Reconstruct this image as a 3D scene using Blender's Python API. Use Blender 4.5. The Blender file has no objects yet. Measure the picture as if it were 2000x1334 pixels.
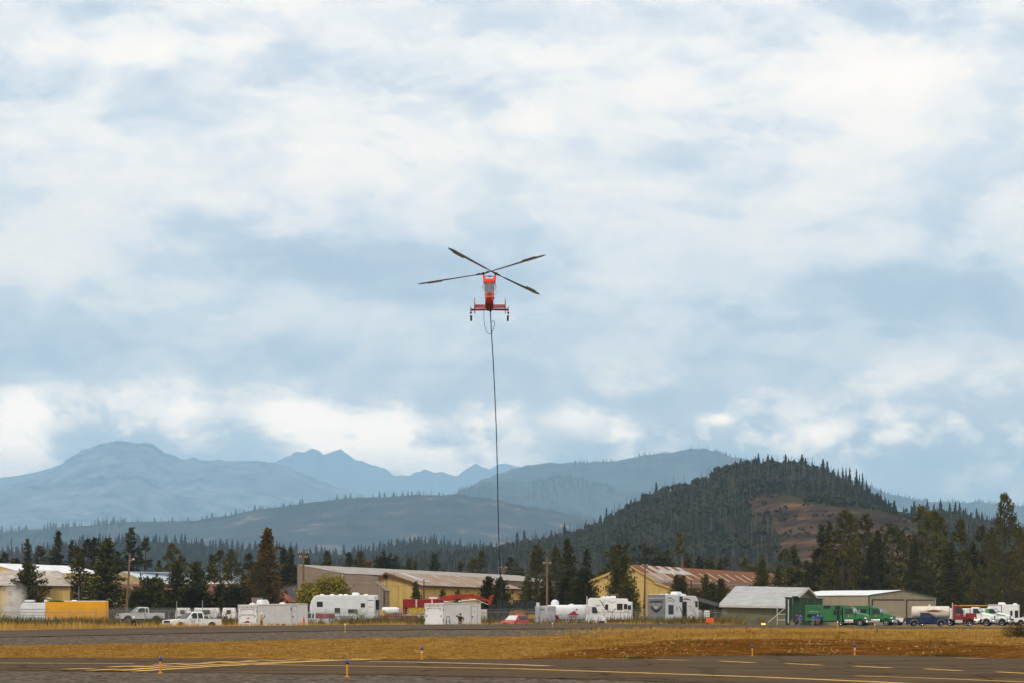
import bpy, math, random
import numpy as np
from mathutils import Vector, Matrix, noise

# ------------------------------------------------------------------ camera, light, exposure
F = 5556.0          # focal length in units of a 2000-wide frame (100 mm lens)
EYE = 1.7           # eye height
HOR = 1200.0        # horizon row in that frame
R = math.radians
scene = bpy.context.scene
cam_d = bpy.data.cameras.new("camera")
cam = bpy.data.objects.new("camera", cam_d)
scene.collection.objects.link(cam)
cam.location = (0, 0, EYE)
cam.rotation_euler = (R(90), 0, 0)
cam_d.lens = 100.0
cam_d.sensor_width = 36.0
cam_d.shift_y = (HOR - 667.0) / 2000.0
cam_d.clip_start = 1.0
cam_d.clip_end = 90000.0
scene.camera = cam

scene.render.engine = 'CYCLES'
scene.cycles.use_denoising = True
scene.cycles.max_bounces = 5
scene.cycles.diffuse_bounces = 2
scene.cycles.volume_bounces = 2
scene.cycles.transparent_max_bounces = 24
scene.view_settings.view_transform = 'Standard'
scene.view_settings.look = 'None'
scene.view_settings.gamma = 1.0
scene.view_settings.use_curve_mapping = False
scene.view_settings.exposure = 0.12

SUN_EL, SUN_AZ = 44.0, 212.0      # azimuth clockwise from +Y (north): behind the camera, to the left
world = bpy.data.worlds.new("World")
scene.world = world
world.use_nodes = True
nt = world.node_tree
nt.nodes.clear()


def nd(t, kind, **kw):
    n = t.nodes.new(kind)
    for k, v in kw.items():
        setattr(n, k, v)
    return n


def lk(t, a, b):
    t.links.new(a, b)


def mth(t, op, a, b=None, c=None, clamp=False):
    n = t.nodes.new('ShaderNodeMath')
    n.operation = op
    n.use_clamp = clamp
    for i, v in enumerate((a, b, c)):
        if v is None:
            continue
        if isinstance(v, (int, float)):
            n.inputs[i].default_value = v
        else:
            t.links.new(v, n.inputs[i])
    return n.outputs[0]


def ramp(t, fac, stops, interp='LINEAR'):
    n = t.nodes.new('ShaderNodeValToRGB')
    n.color_ramp.interpolation = interp
    e = n.color_ramp.elements
    while len(e) < len(stops):
        e.new(0.5)
    for i, (p, c) in enumerate(stops):
        e[i].position = p
        e[i].color = (c[0], c[1], c[2], 1) if not isinstance(c, (int, float)) else (c, c, c, 1)
    t.links.new(fac, n.inputs[0])
    return n.outputs[0]


def tnoise(t, vec, scale, detail=4.0, rough=0.5, dist=0.0):
    n = t.nodes.new('ShaderNodeTexNoise')
    n.inputs['Scale'].default_value = scale
    n.inputs['Detail'].default_value = detail
    n.inputs['Roughness'].default_value = rough
    n.inputs['Distortion'].default_value = dist
    if vec is not None:
        t.links.new(vec, n.inputs['Vector'])
    return n.outputs['Fac']


def mapped(t, vec, scale=(1, 1, 1), loc=(0, 0, 0)):
    n = t.nodes.new('ShaderNodeMapping')
    n.inputs['Scale'].default_value = scale
    n.inputs['Location'].default_value = loc
    t.links.new(vec, n.inputs['Vector'])
    return n.outputs[0]


# sky: daylight sky behind a broken layer of stratocumulus, the same all round
sky = nd(nt, 'ShaderNodeTexSky', sky_type='NISHITA', sun_disc=False)
sky.sun_elevation = R(SUN_EL)
sky.sun_rotation = R(SUN_AZ)
sky.air_density = 1.2
sky.dust_density = 2.0
tc = nd(nt, 'ShaderNodeTexCoord')
D = tc.outputs['Generated']
sep = nd(nt, 'ShaderNodeSeparateXYZ')
lk(nt, D, sep.inputs[0])
dx, dy, dz = sep.outputs
v_big = mapped(nt, D, (1.0, 1.0, 2.9), (3.1, 0.4, 1.7))
v_mid = mapped(nt, D, (1.0, 1.0, 2.3), (0.7, 5.2, 0.3))
v_fine = mapped(nt, D, (1.0, 1.0, 1.9), (8.7, 1.2, 4.3))
v_low = mapped(nt, D, (1.0, 1.0, 1.2), (2.2, 6.6, 9.3))
n_big = tnoise(nt, v_big, 7.5, 3.0, 0.5, 0.5)
n_mid = tnoise(nt, v_mid, 16.0, 10.0, 0.58, 0.25)
n_fine = tnoise(nt, v_fine, 44.0, 9.0, 0.6, 0.2)
n_low = tnoise(nt, v_low, 40.0, 9.0, 0.56, 0.25)
az = mth(nt, 'ARCTAN2', dx, dy)
el = mth(nt, 'ARCSINE', dz)


def blob(px, py, rx, ry, amp):
    """a soft thick or thin place in the cloud layer, by azimuth and elevation"""
    a0 = math.atan2(px - 1000, F)
    e0 = math.atan2(HOR - py, F)
    u = mth(nt, 'DIVIDE', mth(nt, 'SUBTRACT', az, a0), rx / F)
    v = mth(nt, 'DIVIDE', mth(nt, 'SUBTRACT', el, e0), ry / F)
    r2 = mth(nt, 'ADD', mth(nt, 'MULTIPLY', u, u), mth(nt, 'MULTIPLY', v, v))
    return mth(nt, 'MULTIPLY', mth(nt, 'EXPONENT', mth(nt, 'MULTIPLY', r2, -1.0)), amp)


BLOBS = [  # px, py, rx, ry, amp   (+ bright, - blue grey)
    (600, 25, 1100, 60, -0.16), (1700, 40, 500, 50, -0.12), (150, 165, 420, 45, -0.12), (720, 160, 330, 60, -0.12),
    (230, 110, 220, 32, 0.14), (330, 330, 430, 110, 0.13), (930, 290, 450, 110, 0.15), (1830, 140, 280, 95, 0.17),
    (1430, 190, 280, 60, 0.11), (1020, 238, 55, 20, 0.16), (60, 350, 150, 60, -0.10), (1850, 330, 250, 80, 0.08),
    (640, 520, 330, 55, -0.24), (860, 585, 200, 36, -0.16), (1780, 560, 360, 75, -0.24), (1400, 640, 420, 50, -0.12),
    (200, 450, 250, 35, -0.10), (60, 540, 130, 45, 0.18), (330, 640, 350, 50, 0.06), (1250, 600, 260, 60, 0.08),
    (850, 760, 260, 55, -0.17), (1900, 740, 300, 60, 0.08), (300, 770, 190, 60, 0.10), (15, 820, 75, 60, 0.36),
    (20, 905, 130, 42, 0.44), (560, 800, 70, 25, 0.22), (700, 830, 190, 45, 0.26), (790, 905, 150, 34, 0.50),
    (650, 878, 60, 14, 0.36), (1150, 790, 220, 60, 0.06), (1700, 880, 400, 90, 0.10), (1050, 870, 140, 40, -0.10),
    (1400, 820, 34, 14, 0.30), (1600, 850, 60, 30, 0.14),
]
tot = None
for b in BLOBS:
    o = blob(*b)
    tot = o if tot is None else mth(nt, 'ADD', tot, o)
low = mth(nt, 'SUBTRACT', 1.0, mth(nt, 'MULTIPLY', mth(nt, 'ABSOLUTE', mth(nt, 'SUBTRACT', el, R(3.4))), 1 / R(2.0)), clamp=True)
puff = mth(nt, 'MULTIPLY', ramp(nt, n_low, [(0.50, 0.0), (0.56, 0.7), (0.68, 1.0)]), low)
edge = ramp(nt, n_mid, [(0.455, 0.0), (0.50, 0.55), (0.58, 1.0)])
edge2 = ramp(nt, n_fine, [(0.42, 0.0), (0.52, 0.6), (0.62, 1.0)])
dens = mth(nt, 'ADD', mth(nt, 'MULTIPLY', mth(nt, 'SUBTRACT', n_big, 0.5), 0.70), mth(nt, 'MULTIPLY', mth(nt, 'SUBTRACT', n_mid, 0.5), 0.70))
dens = mth(nt, 'ADD', dens, mth(nt, 'MULTIPLY', mth(nt, 'SUBTRACT', edge, 0.5), 0.17))
dens = mth(nt, 'ADD', dens, mth(nt, 'MULTIPLY', mth(nt, 'SUBTRACT', edge2, 0.5), 0.10))
dens = mth(nt, 'ADD', dens, mth(nt, 'MULTIPLY', mth(nt, 'SUBTRACT', n_fine, 0.5), 0.30))
dens = mth(nt, 'ADD', dens, mth(nt, 'MULTIPLY', puff, 0.22))
dens = mth(nt, 'ADD', mth(nt, 'ADD', dens, mth(nt, 'MULTIPLY', tot, 1.30)), 0.50)
cloud_col = ramp(nt, dens, [(0.0, (0.62, 0.715, 0.85)), (0.22, (0.77, 0.855, 0.96)), (0.40, (1.00, 1.025, 1.05)),
                            (0.56, (1.20, 1.165, 1.11)), (0.74, (1.35, 1.255, 1.14)), (1.0, (1.46, 1.34, 1.19))], 'LINEAR')
sunlit = mth(nt, 'MULTIPLY', ramp(nt, dens, [(0.56, 0.0), (0.95, 1.0)]), low)
warm = nd(nt, 'ShaderNodeMix', data_type='RGBA', blend_type='MULTIPLY')   # low clouds lit by the sun through the gaps
lk(nt, sunlit, warm.inputs[0])
lk(nt, cloud_col, warm.inputs[6])
warm.inputs[7].default_value = (2.9, 2.55, 2.1, 1)
tone = nd(nt, 'ShaderNodeMix', data_type='RGBA', blend_type='MULTIPLY')
tone.inputs[0].default_value = 1.0
lk(nt, warm.outputs[2], tone.inputs[6])
tone.inputs[7].default_value = (1.06, 1.0, 0.95, 1)
bg_sky = nd(nt, 'ShaderNodeBackground')
lk(nt, sky.outputs[0], bg_sky.inputs[0])
bg_sky.inputs[1].default_value = 0.10
bg_cloud = nd(nt, 'ShaderNodeBackground')
lk(nt, tone.outputs[2], bg_cloud.inputs[0])
CLOUD_GAIN = 0.99
bg_cloud.inputs[1].default_value = CLOUD_GAIN
cover = ramp(nt, dens, [(0.0, 0.80), (0.5, 0.97), (1.0, 1.0)])
mixs = nd(nt, 'ShaderNodeMixShader')
lk(nt, cover, mixs.inputs[0])
lk(nt, bg_sky.outputs[0], mixs.inputs[1])
lk(nt, bg_cloud.outputs[0], mixs.inputs[2])
wout = nd(nt, 'ShaderNodeOutputWorld')
lk(nt, mixs.outputs[0], wout.inputs[0])
world.cycles.sampling_method = 'MANUAL'
world.cycles.sample_map_resolution = 512

sun_d = bpy.data.lights.new("sun", 'SUN')
sun_d.energy = 1.5
sun_d.angle = R(11)
sun_d.color = (1.0, 0.95, 0.87)
sun = bpy.data.objects.new("sun", sun_d)
scene.collection.objects.link(sun)
sdir = Vector((math.sin(R(SUN_AZ)) * math.cos(R(SUN_EL)), math.cos(R(SUN_AZ)) * math.cos(R(SUN_EL)), math.sin(R(SUN_EL))))
sun.rotation_euler = sdir.to_track_quat('Z', 'Y').to_euler()

C = scene.collection
rnd = random.Random(7)
npr = np.random.default_rng(11)


# ------------------------------------------------------------------ helpers
def at(px, py, Y):
    return Vector(((px - 1000.0) * Y / F, Y, EYE + (HOR - py) * Y / F))


def xat(px, Y):
    return (px - 1000.0) * Y / F


def tag(o, label=None, cat=None, group=None, kind=None):
    for k, v in (('label', label), ('category', cat), ('group', group), ('kind', kind)):
        if v:
            o[k] = v
    return o


def thing(name, label, cat, loc=(0, 0, 0), yaw=0.0, group=None):
    o = bpy.data.objects.new(name, None)
    o.empty_display_size = 0.3
    C.objects.link(o)
    o.location = loc
    o.rotation_euler = (0, 0, R(yaw))
    return tag(o, label, cat, group)


def link_mesh(name, me, m, parent=None):
    o = bpy.data.objects.new(name, me)
    C.objects.link(o)
    if m is not None and not me.materials:
        me.materials.append(m)
    if parent is not None:
        o.parent = parent
    return o


def copy_tree(o, parent=None):
    c = o.copy()
    C.objects.link(c)
    c.parent = parent
    for ch in list(o.children):
        copy_tree(ch, c)
    return c


def np_mesh(name, V, polys_idx, nper):
    """fast mesh from numpy: V (n,3), polys_idx (m,nper)"""
    me = bpy.data.meshes.new(name)
    V = np.ascontiguousarray(V, dtype=np.float32)
    P = np.ascontiguousarray(polys_idx, dtype=np.int32)
    me.vertices.add(len(V))
    me.vertices.foreach_set('co', V.ravel())
    me.loops.add(P.size)
    me.loops.foreach_set('vertex_index', P.ravel())
    me.polygons.add(len(P))
    me.polygons.foreach_set('loop_start', np.arange(0, P.size, nper, dtype=np.int32))
    me.polygons.foreach_set('loop_total', np.full(len(P), nper, dtype=np.int32))
    me.update(calc_edges=True)
    return me


class MB:
    """collects shapes; build() links them as one mesh object"""

    def __init__(self):
        self.v, self.f = [], []

    def add(self, vs, fs):
        k = len(self.v)
        self.v += [tuple(p) for p in vs]
        self.f += [[i + k for i in q] for q in fs]
        return self

    def box(self, x0, x1, y0, y1, z0, z1, taper=0.0):
        t = taper
        vs = [(x0, y0, z0), (x1, y0, z0), (x1, y1, z0), (x0, y1, z0),
              (x0 + t, y0 + t, z1), (x1 - t, y0 + t, z1), (x1 - t, y1 - t, z1), (x0 + t, y1 - t, z1)]
        return self.add(vs, [(3, 2, 1, 0), (4, 5, 6, 7), (0, 1, 5, 4), (1, 2, 6, 5), (2, 3, 7, 6), (3, 0, 4, 7)])

    def tube(self, pts, r, n=8, caps=True):
        pts = [Vector(p) for p in pts]
        rs = r if isinstance(r, (list, tuple)) else [r] * len(pts)
        ring = []
        vs, fs = [], []
        a = None
        for i, p in enumerate(pts):
            d = (pts[min(i + 1, len(pts) - 1)] - pts[max(i - 1, 0)]).normalized()
            if a is None:
                a = d.cross(Vector((0, 0, 1)) if abs(d.z) < 0.95 else Vector((1, 0, 0))).normalized()
            else:
                a = (a - d * a.dot(d)).normalized()
            b = d.cross(a)
            for k in range(n):
                t = 2 * math.pi * k / n
                vs.append(p + (a * math.cos(t) + b * math.sin(t)) * rs[i])
        for i in range(len(pts) - 1):
            for k in range(n):
                q = (k + 1) % n
                fs.append((i * n + k, i * n + q, (i + 1) * n + q, (i + 1) * n + k))
        if caps:
            fs.append(tuple(range(n)))
            fs.append(tuple(reversed(range((len(pts) - 1) * n, len(pts) * n))))
        return self.add(vs, fs)

    def prism(self, prof, y0, y1):
        """profile [(x,z)] extruded along y"""
        n = len(prof)
        vs = [(x, y0, z) for x, z in prof] + [(x, y1, z) for x, z in prof]
        fs = [tuple(range(n)), tuple(reversed(range(n, 2 * n)))]
        fs += [(i, i + n, (i + 1) % n + n, (i + 1) % n) for i in range(n)]
        return self.add(vs, fs)

    def shell(self, prof):
        """profile [(x,z,halfwidth)]: both sides plus the skin between"""
        n = len(prof)
        vs = [(x, -w, z) for x, z, w in prof] + [(x, w, z) for x, z, w in prof]
        fs = [tuple(range(n)), tuple(reversed(range(n, 2 * n)))]
        fs += [(i, i + n, (i + 1) % n + n, (i + 1) % n) for i in range(n)]
        return self.add(vs, fs)

    def slab(self, quad, d):
        """a polygon of 3-d points given a thickness vector d"""
        n = len(quad)
        q = [Vector(p) for p in quad]
        d = Vector(d)
        vs = q + [p + d for p in q]
        fs = [tuple(range(n)), tuple(reversed(range(n, 2 * n)))]
        fs += [(i, i + n, (i + 1) % n + n, (i + 1) % n) for i in range(n)]
        return self.add(vs, fs)

    def lathe(self, prof, axis='y', c=(0, 0, 0), n=16, a0=0.0, a1=2 * math.pi):
        """profile [(radius, along)] turned round an axis through c"""
        full = abs(a1 - a0) > 6.28
        m = n if full else n + 1
        vs, fs = [], []
        for r, h in prof:
            for k in range(m):
                t = a0 + (a1 - a0) * k / n
                p, q = r * math.cos(t), r * math.sin(t)
                vs.append({'y': (c[0] + p, c[1] + h, c[2] + q), 'z': (c[0] + p, c[1] + q, c[2] + h), 'x': (c[0] + h, c[1] + p, c[2] + q)}[axis])
        for i in range(len(prof) - 1):
            for k in range(n):
                q = (k + 1) % m
                fs.append((i * m + k, i * m + q, (i + 1) * m + q, (i + 1) * m + k))
        if full:
            fs.append(tuple(range(m)))
            fs.append(tuple(reversed(range((len(prof) - 1) * m, len(prof) * m))))
        return self.add(vs, fs)

    def loft(self, rings, caps=True):
        n = len(rings[0])
        vs = [p for r in rings for p in r]
        fs = []
        for i in range(len(rings) - 1):
            for k in range(n):
                q = (k + 1) % n
                fs.append((i * n + k, i * n + q, (i + 1) * n + q, (i + 1) * n + k))
        if caps:
            fs.append(tuple(reversed(range(n))))
            fs.append(tuple(range((len(rings) - 1) * n, len(rings) * n)))
        return self.add(vs, fs)

    def mesh(self, name, smooth=False):
        me = bpy.data.meshes.new(name)
        me.from_pydata(self.v, [], self.f)
        me.update()
        if smooth:
            me.polygons.foreach_set('use_smooth', [True] * len(me.polygons))
            me.set_sharp_from_angle(angle=R(38))
        return me

    def build(self, name, m, parent=None, smooth=False, bevel=0.0):
        me = self.mesh(name, smooth)
        o = link_mesh(name, me, m, parent)
        fix_normals(me)
        if bevel:
            b = o.modifiers.new('bevel', 'BEVEL')
            b.width = bevel
            b.segments = 2
            b.limit_method = 'ANGLE'
            b.angle_limit = R(35)
        return o


def fix_normals(me):
    import bmesh
    bm = bmesh.new()
    bm.from_mesh(me)
    bmesh.ops.recalc_face_normals(bm, faces=bm.faces)
    bm.to_mesh(me)
    bm.free()


# ------------------------------------------------------------------ materials
MATS = {}


def mat(name, col, rough=0.7, metal=0.0, var=0.12, scale=1.5, bump=0.0, bscale=20.0, spec=0.3, col2=None, coat=0.0,
        obj_color=False, stretch=(1, 1, 1), dirt=0.0):
    if name in MATS:
        return MATS[name]
    m = bpy.data.materials.new(name)
    m.use_nodes = True
    t = m.node_tree
    bs = t.nodes['Principled BSDF']
    bs.inputs['Roughness'].default_value = rough
    bs.inputs['Metallic'].default_value = metal
    bs.inputs['Specular IOR Level'].default_value = spec
    if coat:
        bs.inputs['Coat Weight'].default_value = coat
        bs.inputs['Coat Roughness'].default_value = 0.12
    tcn = nd(t, 'ShaderNodeTexCoord')
    v = mapped(t, tcn.outputs['Object'], stretch)
    n = tnoise(t, v, scale, 5.0, 0.6)
    c2 = col2 if col2 else tuple(max(0.0, c * (1 - 2.2 * var)) for c in col)
    c1 = col if col2 else tuple(min(1.0, c * (1 + var)) for c in col)
    colr = ramp(t, n, [(0.3, c2), (0.68, c1)])
    if obj_color:
        oi = nd(t, 'ShaderNodeObjectInfo')
        mx = nd(t, 'ShaderNodeMix', data_type='RGBA', blend_type='MULTIPLY')
        mx.inputs[0].default_value = 1.0
        lk(t, colr, mx.inputs[6])
        lk(t, oi.outputs['Color'], mx.inputs[7])
        colr = mx.outputs[2]
    if dirt:
        # road dust: drifts and splashes with their own ragged shape
        n2 = tnoise(t, mapped(t, tcn.outputs['Object'], (0.7, 0.7, 2.2), (3, 1, 2)), 1.3, 6.0, 0.65)
        fac = mth(t, 'MULTIPLY', ramp(t, n2, [(0.48, 0.0), (0.75, 1.0)]), dirt)
        mx = nd(t, 'ShaderNodeMix', data_type='RGBA')
        lk(t, fac, mx.inputs[0])
        lk(t, colr, mx.inputs[6])
        mx.inputs[7].default_value = (0.30, 0.22, 0.14, 1)
        colr = mx.outputs[2]
    lk(t, colr, bs.inputs['Base Color'])
    if bump:
        bn = tnoise(t, v, bscale, 4.0, 0.6)
        b = nd(t, 'ShaderNodeBump')
        b.inputs['Strength'].default_value = bump
        b.inputs['Distance'].default_value = 0.05
        lk(t, bn, b.inputs['Height'])
        lk(t, b.outputs[0], bs.inputs['Normal'])
    MATS[name] = m
    return m


def foliage_mat(name, lo, hi, scale=2.0):
    """leaf colour taken from the object's own colour, light and dark sprays by noise"""
    if name in MATS:
        return MATS[name]
    m = mat(name, hi, 0.75, 0.0, 0, scale, spec=0.12, col2=lo, obj_color=True)
    return m
# ------------------------------------------------------------------ ground, runway, taxiway
U_ = [-600, 0, 400, 700, 1000, 1200, 1300, 1500, 1700, 1960, 2600]
ZA = [0.05, 0.06, .24, .44, .54, .60, .66, .77, .74, .71, .70]      # verge crest, Y = 145
ZB = [0.28, .31, .57, .74, .81, .84, .86, .84, .78, .74, .72]           # near runway edge, Y = 170
ZC = [0.25, .32, .66, .79, .86, .87, .86, .79, .685, .577, .55]         # far runway edge, Y = 240
EU = [-600, 0, 500, 700, 1000, 1200, 1400, 1700, 2000, 2600]
EY = [1.7 * F / (y - 1200) for y in (1283, 1284, 1286, 1287.5, 1287.5, 1286, 1281, 1279, 1286, 1290)]
YA, YB, YC, YD = 145.0, 170.0, 240.0, 272.0


def edge_far(X):
    """far edge of the taxiway"""
    Y = 112.0
    for _ in range(4):
        Y = float(np.interp(X * F / Y + 1000, EU, EY))
    return Y


def zg(X, Y):
    u = X * F / max(Y, 60.0) + 1000
    e = float(np.interp(u, EU, EY))
    if Y <= e:
        return 0.0
    a, b, c = (float(np.interp(u, U_, t)) for t in (ZA, ZB, ZC))
    return float(np.interp(Y, [e, YA - 12, YA, YB, (YB + YC) / 2, YC, YD, YD + 10], [0, a * 0.62, a, b, (b + c) / 2 + 0.02, c, 0.05, 0.0]))


def sheet(name, us, Ys, m, lift=0.0, bump=0.0, attr=None, Xs=None):
    """grid over columns of constant azimuth (us) and rows of constant Y"""
    V, Fc = [], []
    A = []
    for Y in Ys:
        for u in us:
            X = xat(u, Y)
            z = zg(X, Y) + lift
            if bump:
                z += bump * noise.noise((X * 0.7, Y * 0.7, 1.3)) + 0.5 * bump * noise.noise((X * 2.1, Y * 2.1, 4.3))
            V.append((X, Y, z))
            if attr:
                A.append(attr(u, X, Y))
    n = len(us)
    for j in range(len(Ys) - 1):
        for i in range(n - 1):
            Fc.append((j * n + i, j * n + i + 1, (j + 1) * n + i + 1, (j + 1) * n + i))
    me = np_mesh(name, np.array(V), np.array(Fc), 4)
    if attr:
        at_ = me.attributes.new('zone', 'FLOAT', 'POINT')
        at_.data.foreach_set('value', np.array(A, dtype=np.float32))
    me.polygons.foreach_set('use_smooth', [True] * len(me.polygons))
    o = link_mesh(name, me, m)
    o['kind'] = 'structure'
    return o


def ground_mat(name, stops_a, stops_b, sc_a, sc_b, bump=0.4, bsc=14.0, rough=0.95, stretch=(1, 1, 1), speck=None, edge=1.1, tilt=0.0):
    """two soil looks (a by zone 0, b by zone 1), ragged border between them"""
    m = bpy.data.materials.new(name)
    m.use_nodes = True
    t = m.node_tree
    bs = t.nodes['Principled BSDF']
    bs.inputs['Roughness'].default_value = rough
    bs.inputs['Specular IOR Level'].default_value = 0.0
    tcn = nd(t, 'ShaderNodeTexCoord')
    v = mapped(t, tcn.outputs['Object'], stretch)
    if tilt:
        v = mapped(t, tcn.outputs['Object'])
        v.node.inputs['Rotation'].default_value = (0, tilt, 0)
        v = mapped(t, v, stretch)
    a = ramp(t, tnoise(t, v, sc_a, 8.0, 0.65), stops_a)
    col = a
    if stops_b:
        b = ramp(t, tnoise(t, v, sc_b, 8.0, 0.65), stops_b)
        z = nd(t, 'ShaderNodeAttribute', attribute_name='zone')
        nn = tnoise(t, tcn.outputs['Object'], edge, 7.0, 0.65)
        fac = mth(t, 'ADD', z.outputs['Fac'], mth(t, 'MULTIPLY', mth(t, 'SUBTRACT', nn, 0.5), 1.5))
        fac = ramp(t, fac, [(0.38, 0.0), (0.62, 1.0)])
        mx = nd(t, 'ShaderNodeMix', data_type='RGBA')
        lk(t, fac, mx.inputs[0])
        lk(t, a, mx.inputs[6])
        lk(t, b, mx.inputs[7])
        col = mx.outputs[2]
    if speck:
        vo = nd(t, 'ShaderNodeTexVoronoi')
        vo.inputs['Scale'].default_value = speck[0]
        lk(t, v, vo.inputs['Vector'])
        g = nd(t, 'ShaderNodeMix', data_type='RGBA', blend_type='MULTIPLY')
        g.inputs[0].default_value = 1.0
        sr = ramp(t, vo.outputs['Color'], [(0.0, speck[1]), (1.0, speck[2])])
        lk(t, col, g.inputs[6])
        lk(t, sr, g.inputs[7])
        col = g.outputs[2]
    lk(t, col, bs.inputs['Base Color'])
    b_ = nd(t, 'ShaderNodeBump')
    b_.inputs['Strength'].default_value = bump
    b_.inputs['Distance'].default_value = 0.06
    lk(t, tnoise(t, v, bsc, 6.0, 0.7), b_.inputs['Height'])
    lk(t, b_.outputs[0], bs.inputs['Normal'])
    return m


M_gravel = ground_mat('gravel', [(0.3, (0.075, 0.060, 0.043)), (0.7, (0.150, 0.124, 0.095))], None, 2.2, 1, 1.0, 9.0,
                      speck=(6.5, 0.12, 2.0))
M_asphalt = ground_mat('asphalt', [(0.25, (0.078, 0.055, 0.034)), (0.5, (0.100, 0.072, 0.046)), (0.75, (0.125, 0.092, 0.061))], None,
                       0.55, 1, 0.15, 30.0, 0.9, (0.22, 1.0, 1.0), speck=(24.0, 0.85, 1.15))
def crack(m, scale=0.16):
    t = m.node_tree
    bs = t.nodes['Principled BSDF']
    src = bs.inputs['Base Color'].links[0].from_socket
    tcn = nd(t, 'ShaderNodeTexCoord')
    wob = nd(t, 'ShaderNodeTexNoise')
    wob.inputs['Scale'].default_value = 0.6
    wob.inputs['Detail'].default_value = 6
    lk(t, tcn.outputs['Object'], wob.inputs['Vector'])
    mixv = nd(t, 'ShaderNodeMix', data_type='RGBA', blend_type='LINEAR_LIGHT')
    mixv.inputs[0].default_value = 1.1
    lk(t, tcn.outputs['Object'], mixv.inputs[6])
    lk(t, wob.outputs['Color'], mixv.inputs[7])
    vo = nd(t, 'ShaderNodeTexVoronoi', feature='DISTANCE_TO_EDGE')
    vo.inputs['Scale'].default_value = scale
    lk(t, mapped(t, mixv.outputs[2], (1.0, 0.55, 1.0)), vo.inputs['Vector'])
    line = ramp(t, vo.outputs['Distance'], [(0.0, 0.42), (0.010, 0.75), (0.022, 1.0)])
    smear = ramp(t, tnoise(t, mapped(t, tcn.outputs['Object'], (0.05, 0.9, 1)), 1.0, 6.0, 0.6), [(0.36, 0.74), (0.52, 1.0), (0.70, 1.18)])
    for f in (line, smear):
        g = nd(t, 'ShaderNodeMix', data_type='RGBA', blend_type='MULTIPLY')
        g.inputs[0].default_value = 1.0
        lk(t, src, g.inputs[6])
        lk(t, f, g.inputs[7])
        src = g.outputs[2]
    lk(t, src, bs.inputs['Base Color'])


crack(M_asphalt)
M_runway = ground_mat('runway_asphalt', [(0.25, (0.090, 0.068, 0.047)), (0.75, (0.130, 0.101, 0.074))], None, 0.3, 1, 0.1, 20.0, 0.9, (0.15, 1, 1))
crack(M_runway, 0.09)
M_verge = ground_mat('dry_verge', [(0.30, (0.080, 0.034, 0.005)), (0.45, (0.20, 0.098, 0.018)), (0.56, (0.30, 0.160, 0.034)), (0.70, (0.48, 0.30, 0.085))],
                     [(0.30, (0.045, 0.016, 0.003)), (0.46, (0.100, 0.037, 0.006)), (0.58, (0.155, 0.064, 0.012)), (0.72, (0.34, 0.18, 0.045))], 2.4, 2.0, 0.8, 7.0,
                     stretch=(0.45, 1, 1))
M_field = ground_mat('dry_field', [(0.3, (0.13, 0.085, 0.022)), (0.5, (0.24, 0.16, 0.045)), (0.7, (0.38, 0.25, 0.07))], None, 0.35, 1, 0.6, 3.0)
M_plain = ground_mat('forest_plain', [(0.3, (0.022, 0.028, 0.012)), (0.7, (0.055, 0.052, 0.024))], None, 0.02, 1, 0.4, 0.1)
M_yellow = mat('road_paint_yellow', (0.78, 0.42, 0.045), 0.6, var=0.22, scale=3.0, spec=0.2)
M_cream_paint = mat('road_paint_pale', (0.66, 0.40, 0.13), 0.6, var=0.25, scale=3.0, spec=0.2)

# the ground reaches the horizon; nearer sheets lie on it
usw = list(np.linspace(-700, 2700, 120))
plain = MB()
plain.add([(-13600, -4700, -2.0), (13600, -4700, -2.0), (13600, 39500, -2.0), (-13600, 39500, -2.0)], [(0, 1, 2, 3)])
tag(plain.build('ground', M_plain), kind='structure')


def flat_poly(name, pts, z, m):
    b = MB()
    b.add([(x, y, z) for x, y in pts], [tuple(range(len(pts)))])
    o = b.build(name, m)
    o['kind'] = 'structure'
    return o


flat_poly('near_ground', [(-60, 5), (60, 5), (90, 74), (90, 128), (-90, 128), (-90, 74)], -0.06, M_gravel)
# near gravel shoulder, slightly below the pavement edge
NE_U = [-600, 0, 300, 700, 1000, 1330, 2000, 2600]
NE_Y = [1.7 * F / (y - 1200) for y in (1306.5, 1308, 1311, 1316.5, 1321.5, 1331, 1353, 1376)]


def near_edge(u):
    return float(np.interp(u, NE_U, NE_Y))


gr_us = np.linspace(-500, 2500, 260)
V, Fc = [], []
rows = np.linspace(0, 1, 60)
for t_ in rows:
    for u in gr_us:
        Y = 40 + (near_edge(u) + 0.6 - 40) * t_
        X = xat(u, Y)
        z = -0.035 + 0.022 * noise.noise((X * 3, Y * 3, 2.0)) + 0.02 * noise.noise((X * 0.6, Y * 0.6, 0.0))
        V.append((X, Y, z))
n_ = len(gr_us)
Fc = [(j * n_ + i, j * n_ + i + 1, (j + 1) * n_ + i + 1, (j + 1) * n_ + i) for j in range(len(rows) - 1) for i in range(n_ - 1)]
tag(link_mesh('gravel_shoulder', np_mesh('gravel_shoulder', np.array(V), np.array(Fc), 4), M_gravel), kind='structure')

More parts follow.
